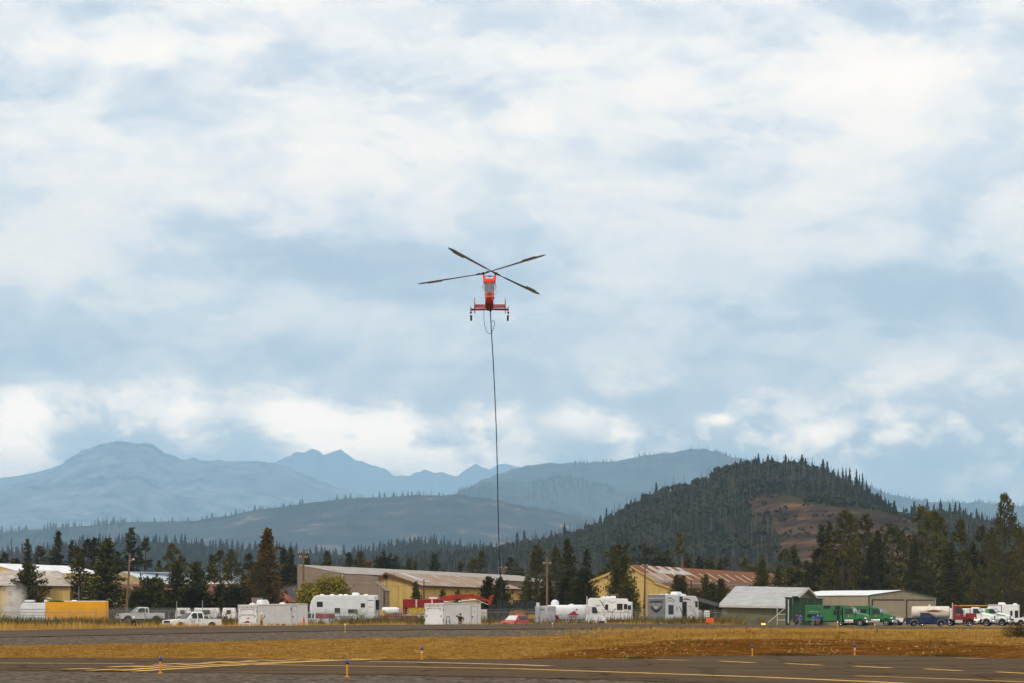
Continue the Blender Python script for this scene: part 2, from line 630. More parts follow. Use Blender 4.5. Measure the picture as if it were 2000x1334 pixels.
# taxiway slab with a real edge
tw = MB()
us_t = np.linspace(-600, 2600, 90)
wob = [0.10 * noise.noise((u * 0.02, 3.1, 0)) for u in us_t]
nearp = [(xat(u, near_edge(u)), near_edge(u) + w) for u, w in zip(us_t, wob)]
farp = []
for u in us_t:
    Y = float(np.interp(u, EU, EY))
    farp.append((xat(u, Y), Y + 0.25 * noise.noise((u * 0.013, 7.7, 0))))
nt_ = len(us_t)
tw.add([(x, y, 0.0) for x, y in nearp] + [(x, y, 0.0) for x, y in farp] + [(x, y, -0.09) for x, y in nearp],
       [(i, i + 1, nt_ + i + 1, nt_ + i) for i in range(nt_ - 1)] + [(2 * nt_ + i, 2 * nt_ + i + 1, i + 1, i) for i in range(nt_ - 1)])
taxi = tw.build('taxiway', M_asphalt)
taxi['kind'] = 'structure'


def gp(px, py, z=0.0):
    """point of the flat taxiway seen in that direction"""
    Y = (EYE - z) * F / (py - HOR)
    return Vector((xat(px, Y), Y, z))


def stripe(pts, w, m, name='painted_stripe', z=0.004, parent=None):
    """a painted line of width w through ground points"""
    b = MB()
    P = [Vector(p) for p in pts]
    vs = []
    for i, p in enumerate(P):
        d = (P[min(i + 1, len(P) - 1)] - P[max(i - 1, 0)])
        d.z = 0
        d.normalize()
        s = Vector((-d.y, d.x, 0)) * w / 2
        vs += [(p.x + s.x, p.y + s.y, z), (p.x - s.x, p.y - s.y, z)]
    b.add(vs, [(2 * i, 2 * i + 1, 2 * i + 3, 2 * i + 2) for i in range(len(P) - 1)])
    o = b.build(name, m, parent or taxi)
    return o


# centre line, left piece and the long right piece
stripe([gp(-300, 1294.3), gp(0, 1295), gp(150, 1295.7), gp(262, 1296)], 0.42, M_cream_paint)
stripe([gp(470, 1297.5), gp(600, 1299.5), gp(800, 1302.5), gp(1000, 1306), gp(1300, 1316), gp(1500, 1323), gp(1700, 1331.5), gp(1900, 1341)], 0.36, M_yellow)
stripe([gp(720, 1292.2), gp(800, 1293), gp(900, 1295.5), gp(1000, 1298), gp(1070, 1300.6)], 0.5, M_cream_paint)
# hold-position marking: two solid and two dashed lines
hold = [[(205, 1308.5), (300, 1302), (420, 1296.5), (560, 1291), (640, 1288.8), (690, 1287.6)],
        [(232, 1309.5), (310, 1304), (420, 1298.5), (560, 1292.6), (660, 1289), (720, 1287.8)],
        [(262, 1311.2), (330, 1306.8), (420, 1301.4), (560, 1294.2), (660, 1289.9), (745, 1287.9)]]
stripe([gp(*p) for p in hold[1]], 0.36, M_yellow, 'hold_line')
stripe([gp(*p) for p in hold[2]], 0.36, M_yellow, 'hold_line')
for a, b_ in (((127, 1307), (182, 1305.4)), ((172, 1309.4), (232, 1307)), ((212, 1303), (275, 1300.4)), ((262, 1303), (330, 1299.6)),
              ((305, 1297.8), (360, 1295.4)), ((352, 1298.2), (412, 1295.2)), ((400, 1294.2), (450, 1291.8)), ((440, 1294.6), (500, 1291.4)),
              ((478, 1290.2), (530, 1288.6)), ((520, 1291), (580, 1288.8)), ((565, 1287.6), (622, 1286.9)), ((600, 1288.9), (650, 1287.6))):
    stripe([gp(*a), gp(*b_)], 0.40, M_yellow, 'hold_dash')
# dashes on the right
for a, b_ in (((1283, 1288.3), (1345, 1290.0)), ((1407, 1291.2), (1474, 1294.6)), ((1536, 1296), (1605, 1299.4)), ((1669, 1301), (1739, 1304.6)),
              ((1806, 1306.3), (1877, 1310.2)), ((1948, 1312.3), (2025, 1316.5)), ((1866, 1284.9), (1925, 1286.3)), ((1160, 1285.8), (1225, 1287))):
    stripe([gp(*a), gp(*b_)], 0.26, M_yellow, 'lane_dash')
stripe([gp(1670, 1320.2), gp(1800, 1324), gp(1900, 1328), gp(2030, 1333.5)], 0.22, M_yellow)

# verge between the taxiway and the runway: dry grass left, red earth bank right
def soil_zone(u, X, Y):
    e = float(np.interp(u, EU, EY))
    t = (Y - e) / (YA - e)
    lim = float(np.interp(u, [-600, 900, 1100, 1300, 1500, 1700, 2000, 2600], [-0.5, -0.4, 0.25, 0.70, 0.66, 0.60, 0.52, 0.5]))
    return float(np.clip(0.5 + (lim - t) * 2.2, 0, 1))


vus = np.linspace(-600, 2600, 330)
V, Fc, A = [], [], []
nr = 46
for j in range(nr):
    for u in vus:
        e = float(np.interp(u, EU, EY))
        top = YA + 1.5 if u < 1150 else float(np.interp(u, [1150, 1350], [YA + 1.5, YB - 1]))
        Y = e - 0.2 + (top - e) * j / (nr - 1)
        X = xat(u, Y)
        z = zg(X, Y) + 0.012 + 0.035 * noise.noise((X * 0.8, Y * 0.8, 0.2)) + 0.03 * noise.noise((X * 2.4, Y * 2.4, 5)) - (0.05 if j == 0 else 0)
        V.append((X, Y, z))
        A.append(soil_zone(u, X, Y))
n_ = len(vus)
Fc = [(j * n_ + i, j * n_ + i + 1, (j + 1) * n_ + i + 1, (j + 1) * n_ + i) for j in range(nr - 1) for i in range(n_ - 1)]
me = np_mesh('verge_ground', np.array(V), np.array(Fc), 4)
me.attributes.new('zone', 'FLOAT', 'POINT').data.foreach_set('value', np.array(A, dtype=np.float32))
tag(link_mesh('verge_ground', me, M_verge), kind='structure')

# gravel shoulder of the runway, then the runway, then the field behind
sheet('runway_gravel', np.linspace(-600, 2600, 160), np.linspace(YA - 4, YB + 1, 26), M_gravel, -0.012, 0.02)
rw = sheet('runway', np.linspace(-600, 2600, 120), np.linspace(YB, YC, 22), M_runway, 0.02)
sheet('field', np.linspace(-900, 2900, 160), [YC - 1, 246, 254, 262, YD, 285, 300, 330, 370, 420, 500, 620, 760], M_field, -0.05, 0.05)
# ------------------------------------------------------------------ hills and far forest
def hill_mat(name, stops, sc, stops_b=None, sc_b=1.0, stretch=(1, 1, 1), tilt=0.0):
    return ground_mat(name, stops, stops_b, sc, sc_b, 0.5, sc * 4, 0.95, stretch, None, 0.02, tilt)


HILLS = {}


def hill(name, ridge, Yr, wf, wb, m, amp=0.06, nu=220, nt=34, prof=1.0, seed=0.0, zone=None, jag=0.0, rough=0.0):
    """ridge [(px, py)] at distance Yr; slopes run wf metres forward and wb back"""
    pu = [p[0] for p in ridge]
    pz = [EYE + (HOR - p[1]) * Yr / F for p in ridge]
    us = np.linspace(pu[0], pu[-1], nu)
    zs = np.interp(us, pu, pz)
    k = np.array([1, 2, 1]) / 4
    if not jag:
        zs = np.convolve(np.pad(zs, 1, 'edge'), k, 'valid')
    if rough:
        zs = zs * (1 + rough * np.array([noise.fractal((u * 0.035 + seed, seed, 0.0), 0.8, 2.1, 6) for u in us]))
    V, A = [], []
    L = wf * 0.5
    rows = list(np.linspace(0, 1, nt)) + [1.3, 1.65, 2.0]
    for t in rows:
        for u, z in zip(us, zs):
            X = xat(u, Yr)
            if t <= 1:
                Y = Yr - wf * (1 - t)
                s = t ** prof * (0.72 + 0.28 * t) if prof else t
                nz = noise.fractal((X / L + seed, Y / L * 0.7, seed), 0.9, 2.0, 5) * amp * z * (math.sin(math.pi * min(1, t)) * 1.0 + 0.04)
                zz = z * s + nz
                zmax = EYE + (z - EYE) * Y / Yr * 0.995
                zz = min(zz, zmax) if t < 0.97 else zz
            else:
                Y = Yr + wb * (t - 1)
                zz = z * (2 - t) * 0.98
            if jag and 0.9 < t <= 1:
                zz += jag * z * noise.noise((X / L * 9, seed, t))
            V.append((X, Y, zz - 2.2 if t == 0 else zz))
            if zone:
                A.append(zone(X * F / Y + 1000, HOR - (zz - EYE) * F / Y))
    n = nu
    Fc = [(j * n + i, j * n + i + 1, (j + 1) * n + i + 1, (j + 1) * n + i) for j in range(len(rows) - 1) for i in range(n - 1)]
    V = np.array(V)
    me = np_mesh(name, V, np.array(Fc), 4)
    if zone:
        me.attributes.new('zone', 'FLOAT', 'POINT').data.foreach_set('value', np.array(A, dtype=np.float32))
    me.polygons.foreach_set('use_smooth', [True] * len(me.polygons))
    o = link_mesh(name, me, m)
    o['kind'] = 'structure'
    HILLS[name] = (V.reshape(len(rows), n, 3), us, zs, Yr, wf)
    return o


def hill_point(name, u, t):
    """ground point of a hill at ridge column u and front-slope position t (0 foot .. 1 ridge)"""
    G, us, zs, Yr, wf = HILLS[name]
    i = np.interp(u, us, np.arange(len(us)))
    nt = G.shape[0] - 3
    j = t * (nt - 1)
    i0, j0 = int(min(i, len(us) - 2)), int(min(j, nt - 2))
    a, b = i - i0, j - j0
    p = G[j0, i0] * (1 - a) * (1 - b) + G[j0, i0 + 1] * a * (1 - b) + G[j0 + 1, i0] * (1 - a) * b + G[j0 + 1, i0 + 1] * a * b
    return p


M_hazerock = hill_mat('far_hazed_rock_forest', [(0.3, (0.10, 0.13, 0.15)), (0.7, (0.20, 0.22, 0.23))], 0.0015)  # light bluish grey puts part of the distance haze into the colour
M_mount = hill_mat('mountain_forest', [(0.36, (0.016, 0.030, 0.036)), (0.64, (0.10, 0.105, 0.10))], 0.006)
M_hazeslope = hill_mat('haze_lightened_slope', [(0.36, (0.040, 0.070, 0.090)), (0.64, (0.24, 0.265, 0.27))], 0.0045)  # forested slope; base colour lightened to blue-grey to stand in for haze
M_burnt = hill_mat('burnt_slope', [(0.34, (0.014, 0.018, 0.020)), (0.50, (0.036, 0.042, 0.042)), (0.60, (0.075, 0.060, 0.050)), (0.70, (0.30, 0.20, 0.15))], 0.0075,
                   stretch=(1, 0.7, 1.6))
M_knoll = hill_mat('knoll_slope', [(0.3, (0.022, 0.024, 0.012)), (0.7, (0.055, 0.044, 0.024))], 0.04,
                   [(0.32, (0.018, 0.014, 0.012)), (0.45, (0.042, 0.026, 0.019)), (0.55, (0.080, 0.046, 0.029)), (0.64, (0.155, 0.090, 0.048)), (0.73, (0.42, 0.26, 0.12))], 0.05, (0.35, 0.5, 1.3), 0.62)
M_forestfloor = hill_mat('forest_floor', [(0.3, (0.018, 0.024, 0.014)), (0.7, (0.04, 0.042, 0.022))], 0.01)

S = 1.0
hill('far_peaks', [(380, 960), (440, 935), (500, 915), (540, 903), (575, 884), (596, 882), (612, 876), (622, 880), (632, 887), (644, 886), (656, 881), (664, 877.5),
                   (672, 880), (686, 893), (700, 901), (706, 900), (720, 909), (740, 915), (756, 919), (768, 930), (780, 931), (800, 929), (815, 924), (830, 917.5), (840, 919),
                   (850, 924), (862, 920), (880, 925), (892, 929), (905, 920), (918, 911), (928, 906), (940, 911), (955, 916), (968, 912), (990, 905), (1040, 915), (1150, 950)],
     33000, 5400, 4500, M_hazerock, 0.14, 460, 30, 1.0, 3.3, jag=0.012, rough=0.014)
hill('left_far_ridge', [(-500, 940), (-200, 945), (0, 934), (40, 929), (80, 921), (130, 905), (200, 905), (300, 950)], 30000, 4500, 4500, M_hazerock, 0.08, 120, 20, 1.0, 1.3)
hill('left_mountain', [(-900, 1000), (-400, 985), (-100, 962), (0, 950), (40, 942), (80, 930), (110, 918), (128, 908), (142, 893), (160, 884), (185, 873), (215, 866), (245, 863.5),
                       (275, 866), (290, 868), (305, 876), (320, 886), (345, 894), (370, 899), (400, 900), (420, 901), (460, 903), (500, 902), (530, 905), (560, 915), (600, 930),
                       (640, 946), (690, 962), (760, 985), (850, 1010), (1000, 1050)], 24000, 6300, 4500, M_hazeslope, 0.20, 560, 48, 0.9, 5.1, rough=0.016)
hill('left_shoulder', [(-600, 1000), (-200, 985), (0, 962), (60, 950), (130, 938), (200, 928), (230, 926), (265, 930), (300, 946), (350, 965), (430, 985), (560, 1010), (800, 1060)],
     20700, 4200, 3000, M_hazeslope, 0.16, 300, 30, 0.9, 2.7, rough=0.02)
hill('right_mountain', [(780, 1010), (860, 985), (900, 962), (930, 945), (955, 934), (985, 925), (1010, 917), (1060, 908), (1100, 908), (1140, 905), (1200, 903), (1240, 897), (1265, 892), (1300, 886),
                        (1325, 881), (1345, 878.5), (1375, 877), (1395, 879), (1410, 887), (1425, 895), (1450, 898), (1475, 903), (1520, 908), (1580, 915), (1640, 928), (1690, 946),
                        (1720, 958), (1740, 968), (1775, 975), (1800, 979), (1860, 982), (1920, 983), (2000, 988), (2200, 985), (2700, 980)], 16500, 4500, 3700, M_mount, 0.20, 460, 40, 0.9, 7.7, rough=0.014)
hill('blue_ridge', [(700, 1035), (780, 1005), (830, 985), (880, 968), (910, 956), (940, 947), (965, 943), (1000, 944), (1040, 943), (1070, 934), (1085, 930.5), (1110, 931), (1130, 937),
                    (1165, 946), (1200, 955), (1260, 963), (1330, 975), (1450, 1000), (1700, 1050)], 13800, 2900, 2200, M_mount, 0.20, 320, 36, 0.9, 9.1, rough=0.014)
hill('burnt_ridge', [(-900, 1060), (-300, 1048), (-100, 1044), (0, 1040), (60, 1035), (110, 1031), (150, 1028), (200, 1023), (250, 1020), (300, 1018), (380, 1016.5), (430, 1010), (480, 1001),
                     (520, 994), (560, 988), (600, 983), (640, 978), (680, 974), (720, 972), (780, 971), (820, 968), (860, 968), (890, 967), (930, 970), (980, 979), (1030, 991),
                     (1090, 1000), (1150, 1012), (1230, 1030), (1320, 1050), (1500, 1080)], 9800, 3400, 2200, M_burnt, 0.28, 420, 60, 0.9, 4.2, rough=0.010)
hill('forest_ridge', [(-900, 1090), (-300, 1088), (0, 1086), (60, 1080), (110, 1074), (150, 1064), (200, 1060), (260, 1058), (320, 1059), (380, 1064), (430, 1070), (480, 1074), (540, 1072), (600, 1080),
                      (650, 1084), (700, 1082), (740, 1073), (790, 1066), (840, 1062), (880, 1064), (920, 1070), (980, 1078), (1060, 1085), (1200, 1100)], 3300, 1250, 900,
     M_forestfloor, 0.05, 220, 26, 1.0, 6.5)


def knoll_zone(u, y):
    """1 on the bare tawny face right of the summit"""
    top = np.interp(u, [1420, 1450, 1480, 1520, 1560, 1600, 1650, 1700, 1740, 1780, 1810], [1040, 985, 968, 972, 978, 986, 992, 994, 1000, 1010, 1060])
    left = 1452 + max(0.0, (y - 975)) * 0.75
    if u > 1830:
        return 0.0
    a = np.clip((y - top) / 30, -1, 1) * 0.5 + 0.5
    b = np.clip((u - left) / 60, -1, 1) * 0.5 + 0.5
    c = np.clip((1790 - u) / 60, -1, 1) * 0.5 + 0.5
    return float(min(a, b, c) * 0.92)


hill('knoll', [(560, 1118), (700, 1108), (820, 1098), (900, 1090), (960, 1080), (1000, 1071), (1050, 1062), (1100, 1052), (1140, 1044), (1180, 1024), (1210, 1005), (1240, 988), (1270, 972),
               (1300, 962), (1340, 953), (1365, 945), (1390, 930), (1415, 918), (1440, 911), (1470, 907), (1500, 907), (1540, 910), (1570, 914), (1600, 924), (1625, 936), (1650, 951),
               (1680, 966), (1705, 978), (1730, 992), (1755, 999), (1790, 1003), (1830, 1006), (1870, 1014), (1910, 1024), (1960, 1036), (2050, 1048), (2300, 1070), (2700, 1100)],
     1900, 860, 630, M_knoll, 0.10, 330, 60, 0.85, 8.3, zone=knoll_zone)


# --- trees far off: one joined mass for each wood
def lowpoly_conifer(seed, tiers=6, n=6, w=0.17, bare=0.10):
    r = random.Random(seed)
    V, Fs = [], []
    z = bare
    lean = (r.uniform(-.02, .02), r.uniform(-.02, .02))
    for i in range(tiers):
        t = i / tiers
        z0 = bare + (1 - bare) * t * 0.94
        z1 = z0 + (1 - bare) / tiers * r.uniform(1.5, 2.1)
        rad = w * (1 - t) ** 0.8 * r.uniform(0.75, 1.2) + 0.018
        k = len(V)
        V.append((lean[0] * z1, lean[1] * z1, min(1.0, z1)))
        a0 = r.uniform(0, 6.28)
        for q in range(n):
            a = a0 + 6.283 * q / n
            rr = rad * r.uniform(0.55, 1.25)
            V.append((math.cos(a) * rr + lean[0] * z0, math.sin(a) * rr + lean[1] * z0, z0 - rr * r.uniform(0.0, 0.5)))
        for q in range(n):
            Fs.append((k, k + 1 + q, k + 1 + (q + 1) % n))
    # stem
    k = len(V)
    for q in range(3):
        a = 2.09 * q
        V.append((math.cos(a) * 0.014, math.sin(a) * 0.014, -0.03))
    V.append((0, 0, 0.6))
    for q in range(3):
        Fs.append((k + q, k + (q + 1) % 3, k + 3))
    return np.array(V), np.array(Fs)


def lowpoly_round(seed, w=0.38):
    r = random.Random(seed)
    V, Fs = [], []
    for b in range(7):
        cx, cy, cz = r.uniform(-w, w) * .6, r.uniform(-w, w) * .6, r.uniform(0.35, 0.8)
        s = r.uniform(0.16, 0.3)
        k = len(V)
        pts = [(0, 0, 1), (1, 0, 0), (-.5, .87, 0), (-.5, -.87, 0), (0, 0, -1)]
        for p in pts:
            V.append((cx + p[0] * s * r.uniform(.7, 1.3), cy + p[1] * s * r.uniform(.7, 1.3), cz + p[2] * s * r.uniform(.7, 1.2)))
        for q in ((0, 1, 2), (0, 2, 3), (0, 3, 1), (4, 2, 1), (4, 3, 2), (4, 1, 3)):
            Fs.append(tuple(k + i for i in q))
    return np.array(V), np.array(Fs)


def lowpoly_snag(seed):
    r = random.Random(seed)
    V, Fs = [], []

    def stick(p0, p1, r0, r1):
        k = len(V)
        d = Vector(p1) - Vector(p0)
        a = d.cross(Vector((0.3, 1, 0.2))).normalized()
        b = d.cross(a).normalized()
        for p, rr in ((p0, r0), (p1, r1)):
            for q in range(3):
                t = 2.094 * q
                V.append(tuple(Vector(p) + (a * math.cos(t) + b * math.sin(t)) * rr))
        for q in range(3):
            Fs.append((k + q, k + (q + 1) % 3, k + 3 + (q + 1) % 3))
            Fs.append((k + q, k + 3 + (q + 1) % 3, k + 3 + q))
    stick((0, 0, -0.03), (r.uniform(-.03, .03), 0, 1), 0.022, 0.006)
    for i in range(14):
        z = r.uniform(0.3, 0.95)
        a = r.uniform(0, 6.28)
        L = r.uniform(0.04, 0.15) * (1.2 - z)
        stick((0, 0, z), (math.cos(a) * L, math.sin(a) * L, z + r.uniform(-.04, .05)), 0.008, 0.003)
    return np.array(V), np.array(Fs)


PROTO_FIR = [lowpoly_conifer(i, 6 + i % 3, 6, 0.13 + 0.02 * (i % 4), 0.05 + 0.04 * (i % 3)) for i in range(8)]
PROTO_ROUND = [lowpoly_round(i) for i in range(4)]
PROTO_SNAG = [lowpoly_snag(i) for i in range(5)]


def joined_wood(name, items, protos, m, label, parent=None):
    """items: (x, y, z, height, width factor); one joined mesh"""
    Vs, Fs = [], []
    k = 0
    for x, y, z, h, wf in items:
        V, Fc = protos[rnd.randrange(len(protos))]
        a = rnd.uniform(0, 6.28)
        c, s = math.cos(a), math.sin(a)
        W = np.empty_like(V)
        W[:, 0] = (V[:, 0] * c - V[:, 1] * s) * h * wf + x
        W[:, 1] = (V[:, 0] * s + V[:, 1] * c) * h * wf + y
        W[:, 2] = V[:, 2] * h + z
        Vs.append(W)
        Fs.append(Fc + k)
        k += len(V)
    me = np_mesh(name, np.concatenate(Vs), np.concatenate(Fs), 3)
    o = link_mesh(name, me, m)
    return tag(o, label, 'forest', kind='stuff')


M_far_needles = mat('far_needles', (0.036, 0.035, 0.021), 0.8, var=0, scale=0.03, col2=(0.012, 0.014, 0.011), spec=0.0)
M_far_green = mat('far_broadleaf', (0.050, 0.048, 0.020), 0.8, var=0, scale=0.03, col2=(0.018, 0.021, 0.012), spec=0.0)
M_far_wood = mat('far_dead_wood', (0.115, 0.098, 0.088), 0.9, var=0.2, scale=0.03, spec=0.1)
M_far_burnt = mat('far_burnt_wood', (0.07, 0.06, 0.05), 0.9, var=0.2, scale=0.03, spec=0.1)

# knoll cover
fir, broad, dead, shrub = [], [], [], []
for i in range(17000):
    u = rnd.uniform(600, 2450)
    t = rnd.random() ** 0.8
    p = hill_point('knoll', u, min(0.995, t))
    su, sy = p[0] * F / p[1] + 1000, HOR - (p[2] - EYE) * F / p[1]
    if su < -80 or su > 2080:
        continue
    zn = knoll_zone(su, sy) + 0.35 * noise.noise((p[0] * 0.03, p[1] * 0.03, 7.0))
    if zn > 0.42:
        q = noise.noise((p[0] * 0.035, p[1] * 0.028, 4.0))
        if rnd.random() < 0.6 and q > 0.02:
            shrub.append((p[0], p[1], p[2] - 0.2, rnd.uniform(0.7, 2.2), 1.3))
        elif q > 0.2 and rnd.random() < 0.10:
            fir.append((p[0], p[1], p[2] - 0.2, rnd.uniform(2.5, 5), 1.3))
        continue
    g = noise.noise((p[0] * 0.012, p[1] * 0.012, 2.0)) + (0.38 if 1130 < su < 1500 and sy < 1020 else 0.02)
    gul = noise.noise((p[0] * 0.02, p[1] * 0.008, 12.0))
    k = rnd.random()
    if k < 0.20 + 0.25 * max(0.0, gul):
        dead.append((p[0], p[1], p[2], rnd.uniform(4, 9), 1.0))
    elif g > 0.02 and k < 0.90:
        broad.append((p[0], p[1], p[2] - 0.4, rnd.uniform(1.8, 4.6), rnd.uniform(0.9, 1.4)))
    else:
        fir.append((p[0], p[1], p[2] - 0.3, rnd.uniform(2.2, 4.5) if rnd.random() < 0.72 else rnd.uniform(4.5, 7.5), rnd.uniform(1.0, 1.8)))
fir, broad, dead, shrub = ([(x, y, z, h_ * 1.27, w_) for x, y, z, h_, w_ in q] for q in (fir, broad, dead, shrub))
joined_wood('hillside_conifer_wood', fir, PROTO_FIR, M_far_needles, 'dark conifer wood covering the knoll')
joined_wood('hillside_broadleaf_wood', broad, PROTO_ROUND, M_far_green, 'green scrub oak wood on the knoll flank')
joined_wood('hillside_dead_wood', dead, PROTO_SNAG, M_far_wood, 'grey dead trunks among the knoll wood')
joined_wood('hillside_scrub', shrub, PROTO_ROUND, M_far_green, 'scattered shrubs on the bare tawny face')

# forested lower ridge behind the warehouses, and the wooded plain in front of it
items = []
for i in range(4200):
    u = rnd.uniform(-700, 1150)
    t = rnd.random() ** 0.6
    p = hill_point('forest_ridge', u, min(0.999, t))
    su = p[0] * F / p[1] + 1000
    if -60 < su < 1250:
        items.append((p[0], p[1], p[2] - 0.5, rnd.uniform(6, 14), rnd.uniform(0.9, 1.4)))
joined_wood('ridge_conifer_wood', items, PROTO_FIR, M_far_needles, 'dark conifer wood on the low ridge behind the warehouses')
items = []
for i in range(3000):
    u = rnd.uniform(-60, 2060)
    Y = rnd.uniform(720, 1550) if u < 640 else rnd.uniform(660, 860)
    items.append((xat(u, Y), Y, -2.0, (rnd.uniform(5, 9) + 0.004 * (Y - 700)) * rnd.choice((0.7, 1.0, 1.15)), rnd.uniform(0.9, 1.5)))
joined_wood('plain_conifer_wood', items, PROTO_FIR, M_far_needles, 'belt of conifers on the plain behind the yard')
# woods on the far ridges: fringe that roughens the outline
def fringe(hname, u0, u1, n, h0, h1, tmin, m, name, label, protos=PROTO_FIR, wf=1.0):
    it = []
    for i in range(n):
        u = rnd.uniform(u0, u1)
        t = 1 - (1 - tmin) * rnd.random() ** 1.5
        p = hill_point(hname, u, min(0.9995, t))
        if noise.noise((u * 0.02, t * 3, 5.0)) < -0.25:
            continue
        it.append((p[0], p[1], p[2] - 1, rnd.uniform(h0, h1), wf * rnd.uniform(.8, 1.2)))
    return joined_wood(name, it, protos, m, label)


fringe('right_mountain', 1120, 2150, 1500, 13, 30, 0.80, M_far_needles, 'mountain_wood', 'hazy conifer fringe along the blue mountain on the right')
fringe('blue_ridge', 860, 1260, 1200, 12, 27, 0.5, M_far_needles, 'blue_ridge_wood', 'hazy conifer fringe along the middle blue ridge')
fringe('left_mountain', 60, 320, 420, 9, 22, 0.96, M_far_needles, 'left_mountain_wood', 'faint conifer fringe along the left mountain')
fringe('burnt_ridge', -60, 250, 500, 12, 30, 0.72, M_far_needles, 'burnt_ridge_wood', 'hazy conifers on the left end of the burnt ridge')
fringe('burnt_ridge', 250, 1200, 3000, 7, 20, 0.10, M_far_burnt, 'burnt_ridge_snag_wood', 'thin burnt trunks over the long burnt slope', PROTO_SNAG, 1.4)
# ------------------------------------------------------------------ near trees
M_needle = mat('needles', (1.0, 1.0, 1.0), 0.75, var=0, scale=0.9, col2=(0.42, 0.42, 0.42), spec=0.0, obj_color=True)
M_bark = mat('bark', (0.075, 0.052, 0.036), 0.9, var=0.25, scale=3.0, spec=0.1, stretch=(1, 1, 0.2), bump=0.5)
M_deadbark = mat('dead_bark', (0.15, 0.095, 0.075), 0.9, var=0.25, scale=3.0, spec=0.1, stretch=(1, 1, 0.2))


def conifer_meshes(name, seed, n_br=90, width=0.16, t0=0.08, power=0.85, cards=9, card=0.020, droop=0.25, clump=0.0, gaps=0.0,
                   lean=0.0, flat_top=False, lobes=0.35, top_bare=0.0, h_ref=15.0):
    """crown and trunk meshes of a conifer of height 1, many needle sprays spread through the crown"""
    r = random.Random(seed)
    rn = np.random.default_rng(seed + 100)
    tb = MB()
    crook = [(lean * t * t + 0.010 * math.sin(5 * t + seed), 0.010 * math.cos(4 * t + seed), t) for t in np.linspace(-0.02, 1, 9)]
    tb.tube(crook, [0.017 * (1 - 0.9 * i / 8) for i in range(9)], 7)

    def trunk_at(t):
        return Vector((lean * t * t + 0.010 * math.sin(5 * t + seed), 0.010 * math.cos(4 * t + seed), t))
    quads = []
    # uneven sectors: some sides carry longer limbs than others
    lob = [r.uniform(1 - lobes, 1 + lobes) for _ in range(7)]
    for i in range(n_br):
        t = t0 + (1 - t0) * ((i + r.random()) / n_br) ** 0.92
        if gaps and noise.noise((t * 9.0, seed * 1.7, 0.0)) < -0.5 + gaps * 0.75 and r.random() < 0.85:
            continue
        a = i * 2.4 + r.uniform(-0.5, 0.5)
        prof = (1 - t) ** power
        if flat_top:
            prof = max(0.0, math.sin(math.pi * min(1.0, (t - t0) / (1 - t0) * 0.62 + 0.30))) * 0.9
        lowfade = min(1.0, 0.45 + (t - t0) / 0.16)
        L = width * prof * lowfade * lob[int((a % 6.283) / 6.283 * 7) % 7] * r.uniform(0.6, 1.15) * (1 + 0.35 * noise.noise((t * 6, a, seed))) + 0.012
        p0 = trunk_at(t)
        el = r.uniform(-0.15, 0.35) + (t - 0.4) * 0.9
        d = Vector((math.cos(a) * math.cos(el), math.sin(a) * math.cos(el), math.sin(el)))
        tip = p0 + d * L - Vector((0, 0, droop * L))
        mid = p0 + d * L * 0.55
        if L > 0.035:
            tb.tube([p0, mid, tip], [0.0045 * (1.1 - t), 0.003 * (1.1 - t), 0.001], 4, False)
        nc = max(2, int(cards * (0.12 + 1.15 * L / width)))
        for q in range(nc):
            if clump:
                s = 1 - abs(rn.normal(0, 0.20))
                c = p0 + (tip - p0) * s
                c += Vector(rn.normal(0, clump * (0.4 + 0.6 * L / width), 3))
            else:
                s = rn.uniform(0.12, 1.0)
                c = (p0 * (1 - s) * (1 - s) + mid * 2 * s * (1 - s) + tip * s * s)
                c = c + Vector(rn.normal(0, 0.010 + 0.012 * L / width, 3))
            out = (d + Vector(rn.normal(0, 0.55, 3))).normalized()
            side = out.cross(Vector(rn.normal(0, 1, 3))).normalized()
            k = card * rn.uniform(0.6, 1.35)
            w = k * rn.uniform(0.28, 0.5)
            quads.append((c - out * k * 0.4 - side * w * .5, c - side * w + out * 0.1 * k, c + out * k, c + side * w + out * 0.1 * k))
    # leader
    for q in range(int(cards * 2.2 * (1 - top_bare))):
        t = 1 - abs(rn.normal(0, 0.03))
        c = trunk_at(t) + Vector(rn.normal(0, 0.006, 3))
        out = Vector((rn.normal(0, .5), rn.normal(0, .5), 1)).normalized()
        side = out.cross(Vector(rn.normal(0, 1, 3))).normalized()
        k = card * rn.uniform(0.6, 1.1)
        quads.append((c - out * k * .3, c - side * k * .3, c + out * k, c + side * k * .3))
    V = np.array([[tuple(p) for p in q] for q in quads]).reshape(-1, 3)
    me = np_mesh(name + '_crown', V, np.arange(len(V)).reshape(-1, 4), 4)
    me.materials.append(M_needle)
    tm = tb.mesh(name + '_trunk', True)
    tm.materials.append(M_bark)
    return me, tm


def snag_mesh(name, seed):
    r = random.Random(seed)
    b = MB()
    pts = [(0.012 * math.sin(4 * t + seed) + 0.03 * t * (r.random() - .5), 0, t) for t in np.linspace(-0.02, 1, 8)]
    b.tube(pts, [0.016 * (1 - .85 * i / 7) for i in range(8)], 6)
    for i in range(34):
        t = r.uniform(0.3, 0.97)
        a = r.uniform(0, 6.28)
        L = r.uniform(0.04, 0.16) * (1.15 - t)
        p = Vector((0.012 * math.sin(4 * t + seed), 0, t))
        d = Vector((math.cos(a), math.sin(a), r.uniform(-.1, .7)))
        b.tube([p, p + d * L * .6, p + d * L + Vector((0, 0, L * r.uniform(-.2, .4)))], [.004, .003, .0012], 4, False)
    m = b.mesh(name, True)
    m.materials.append(M_deadbark)
    return m


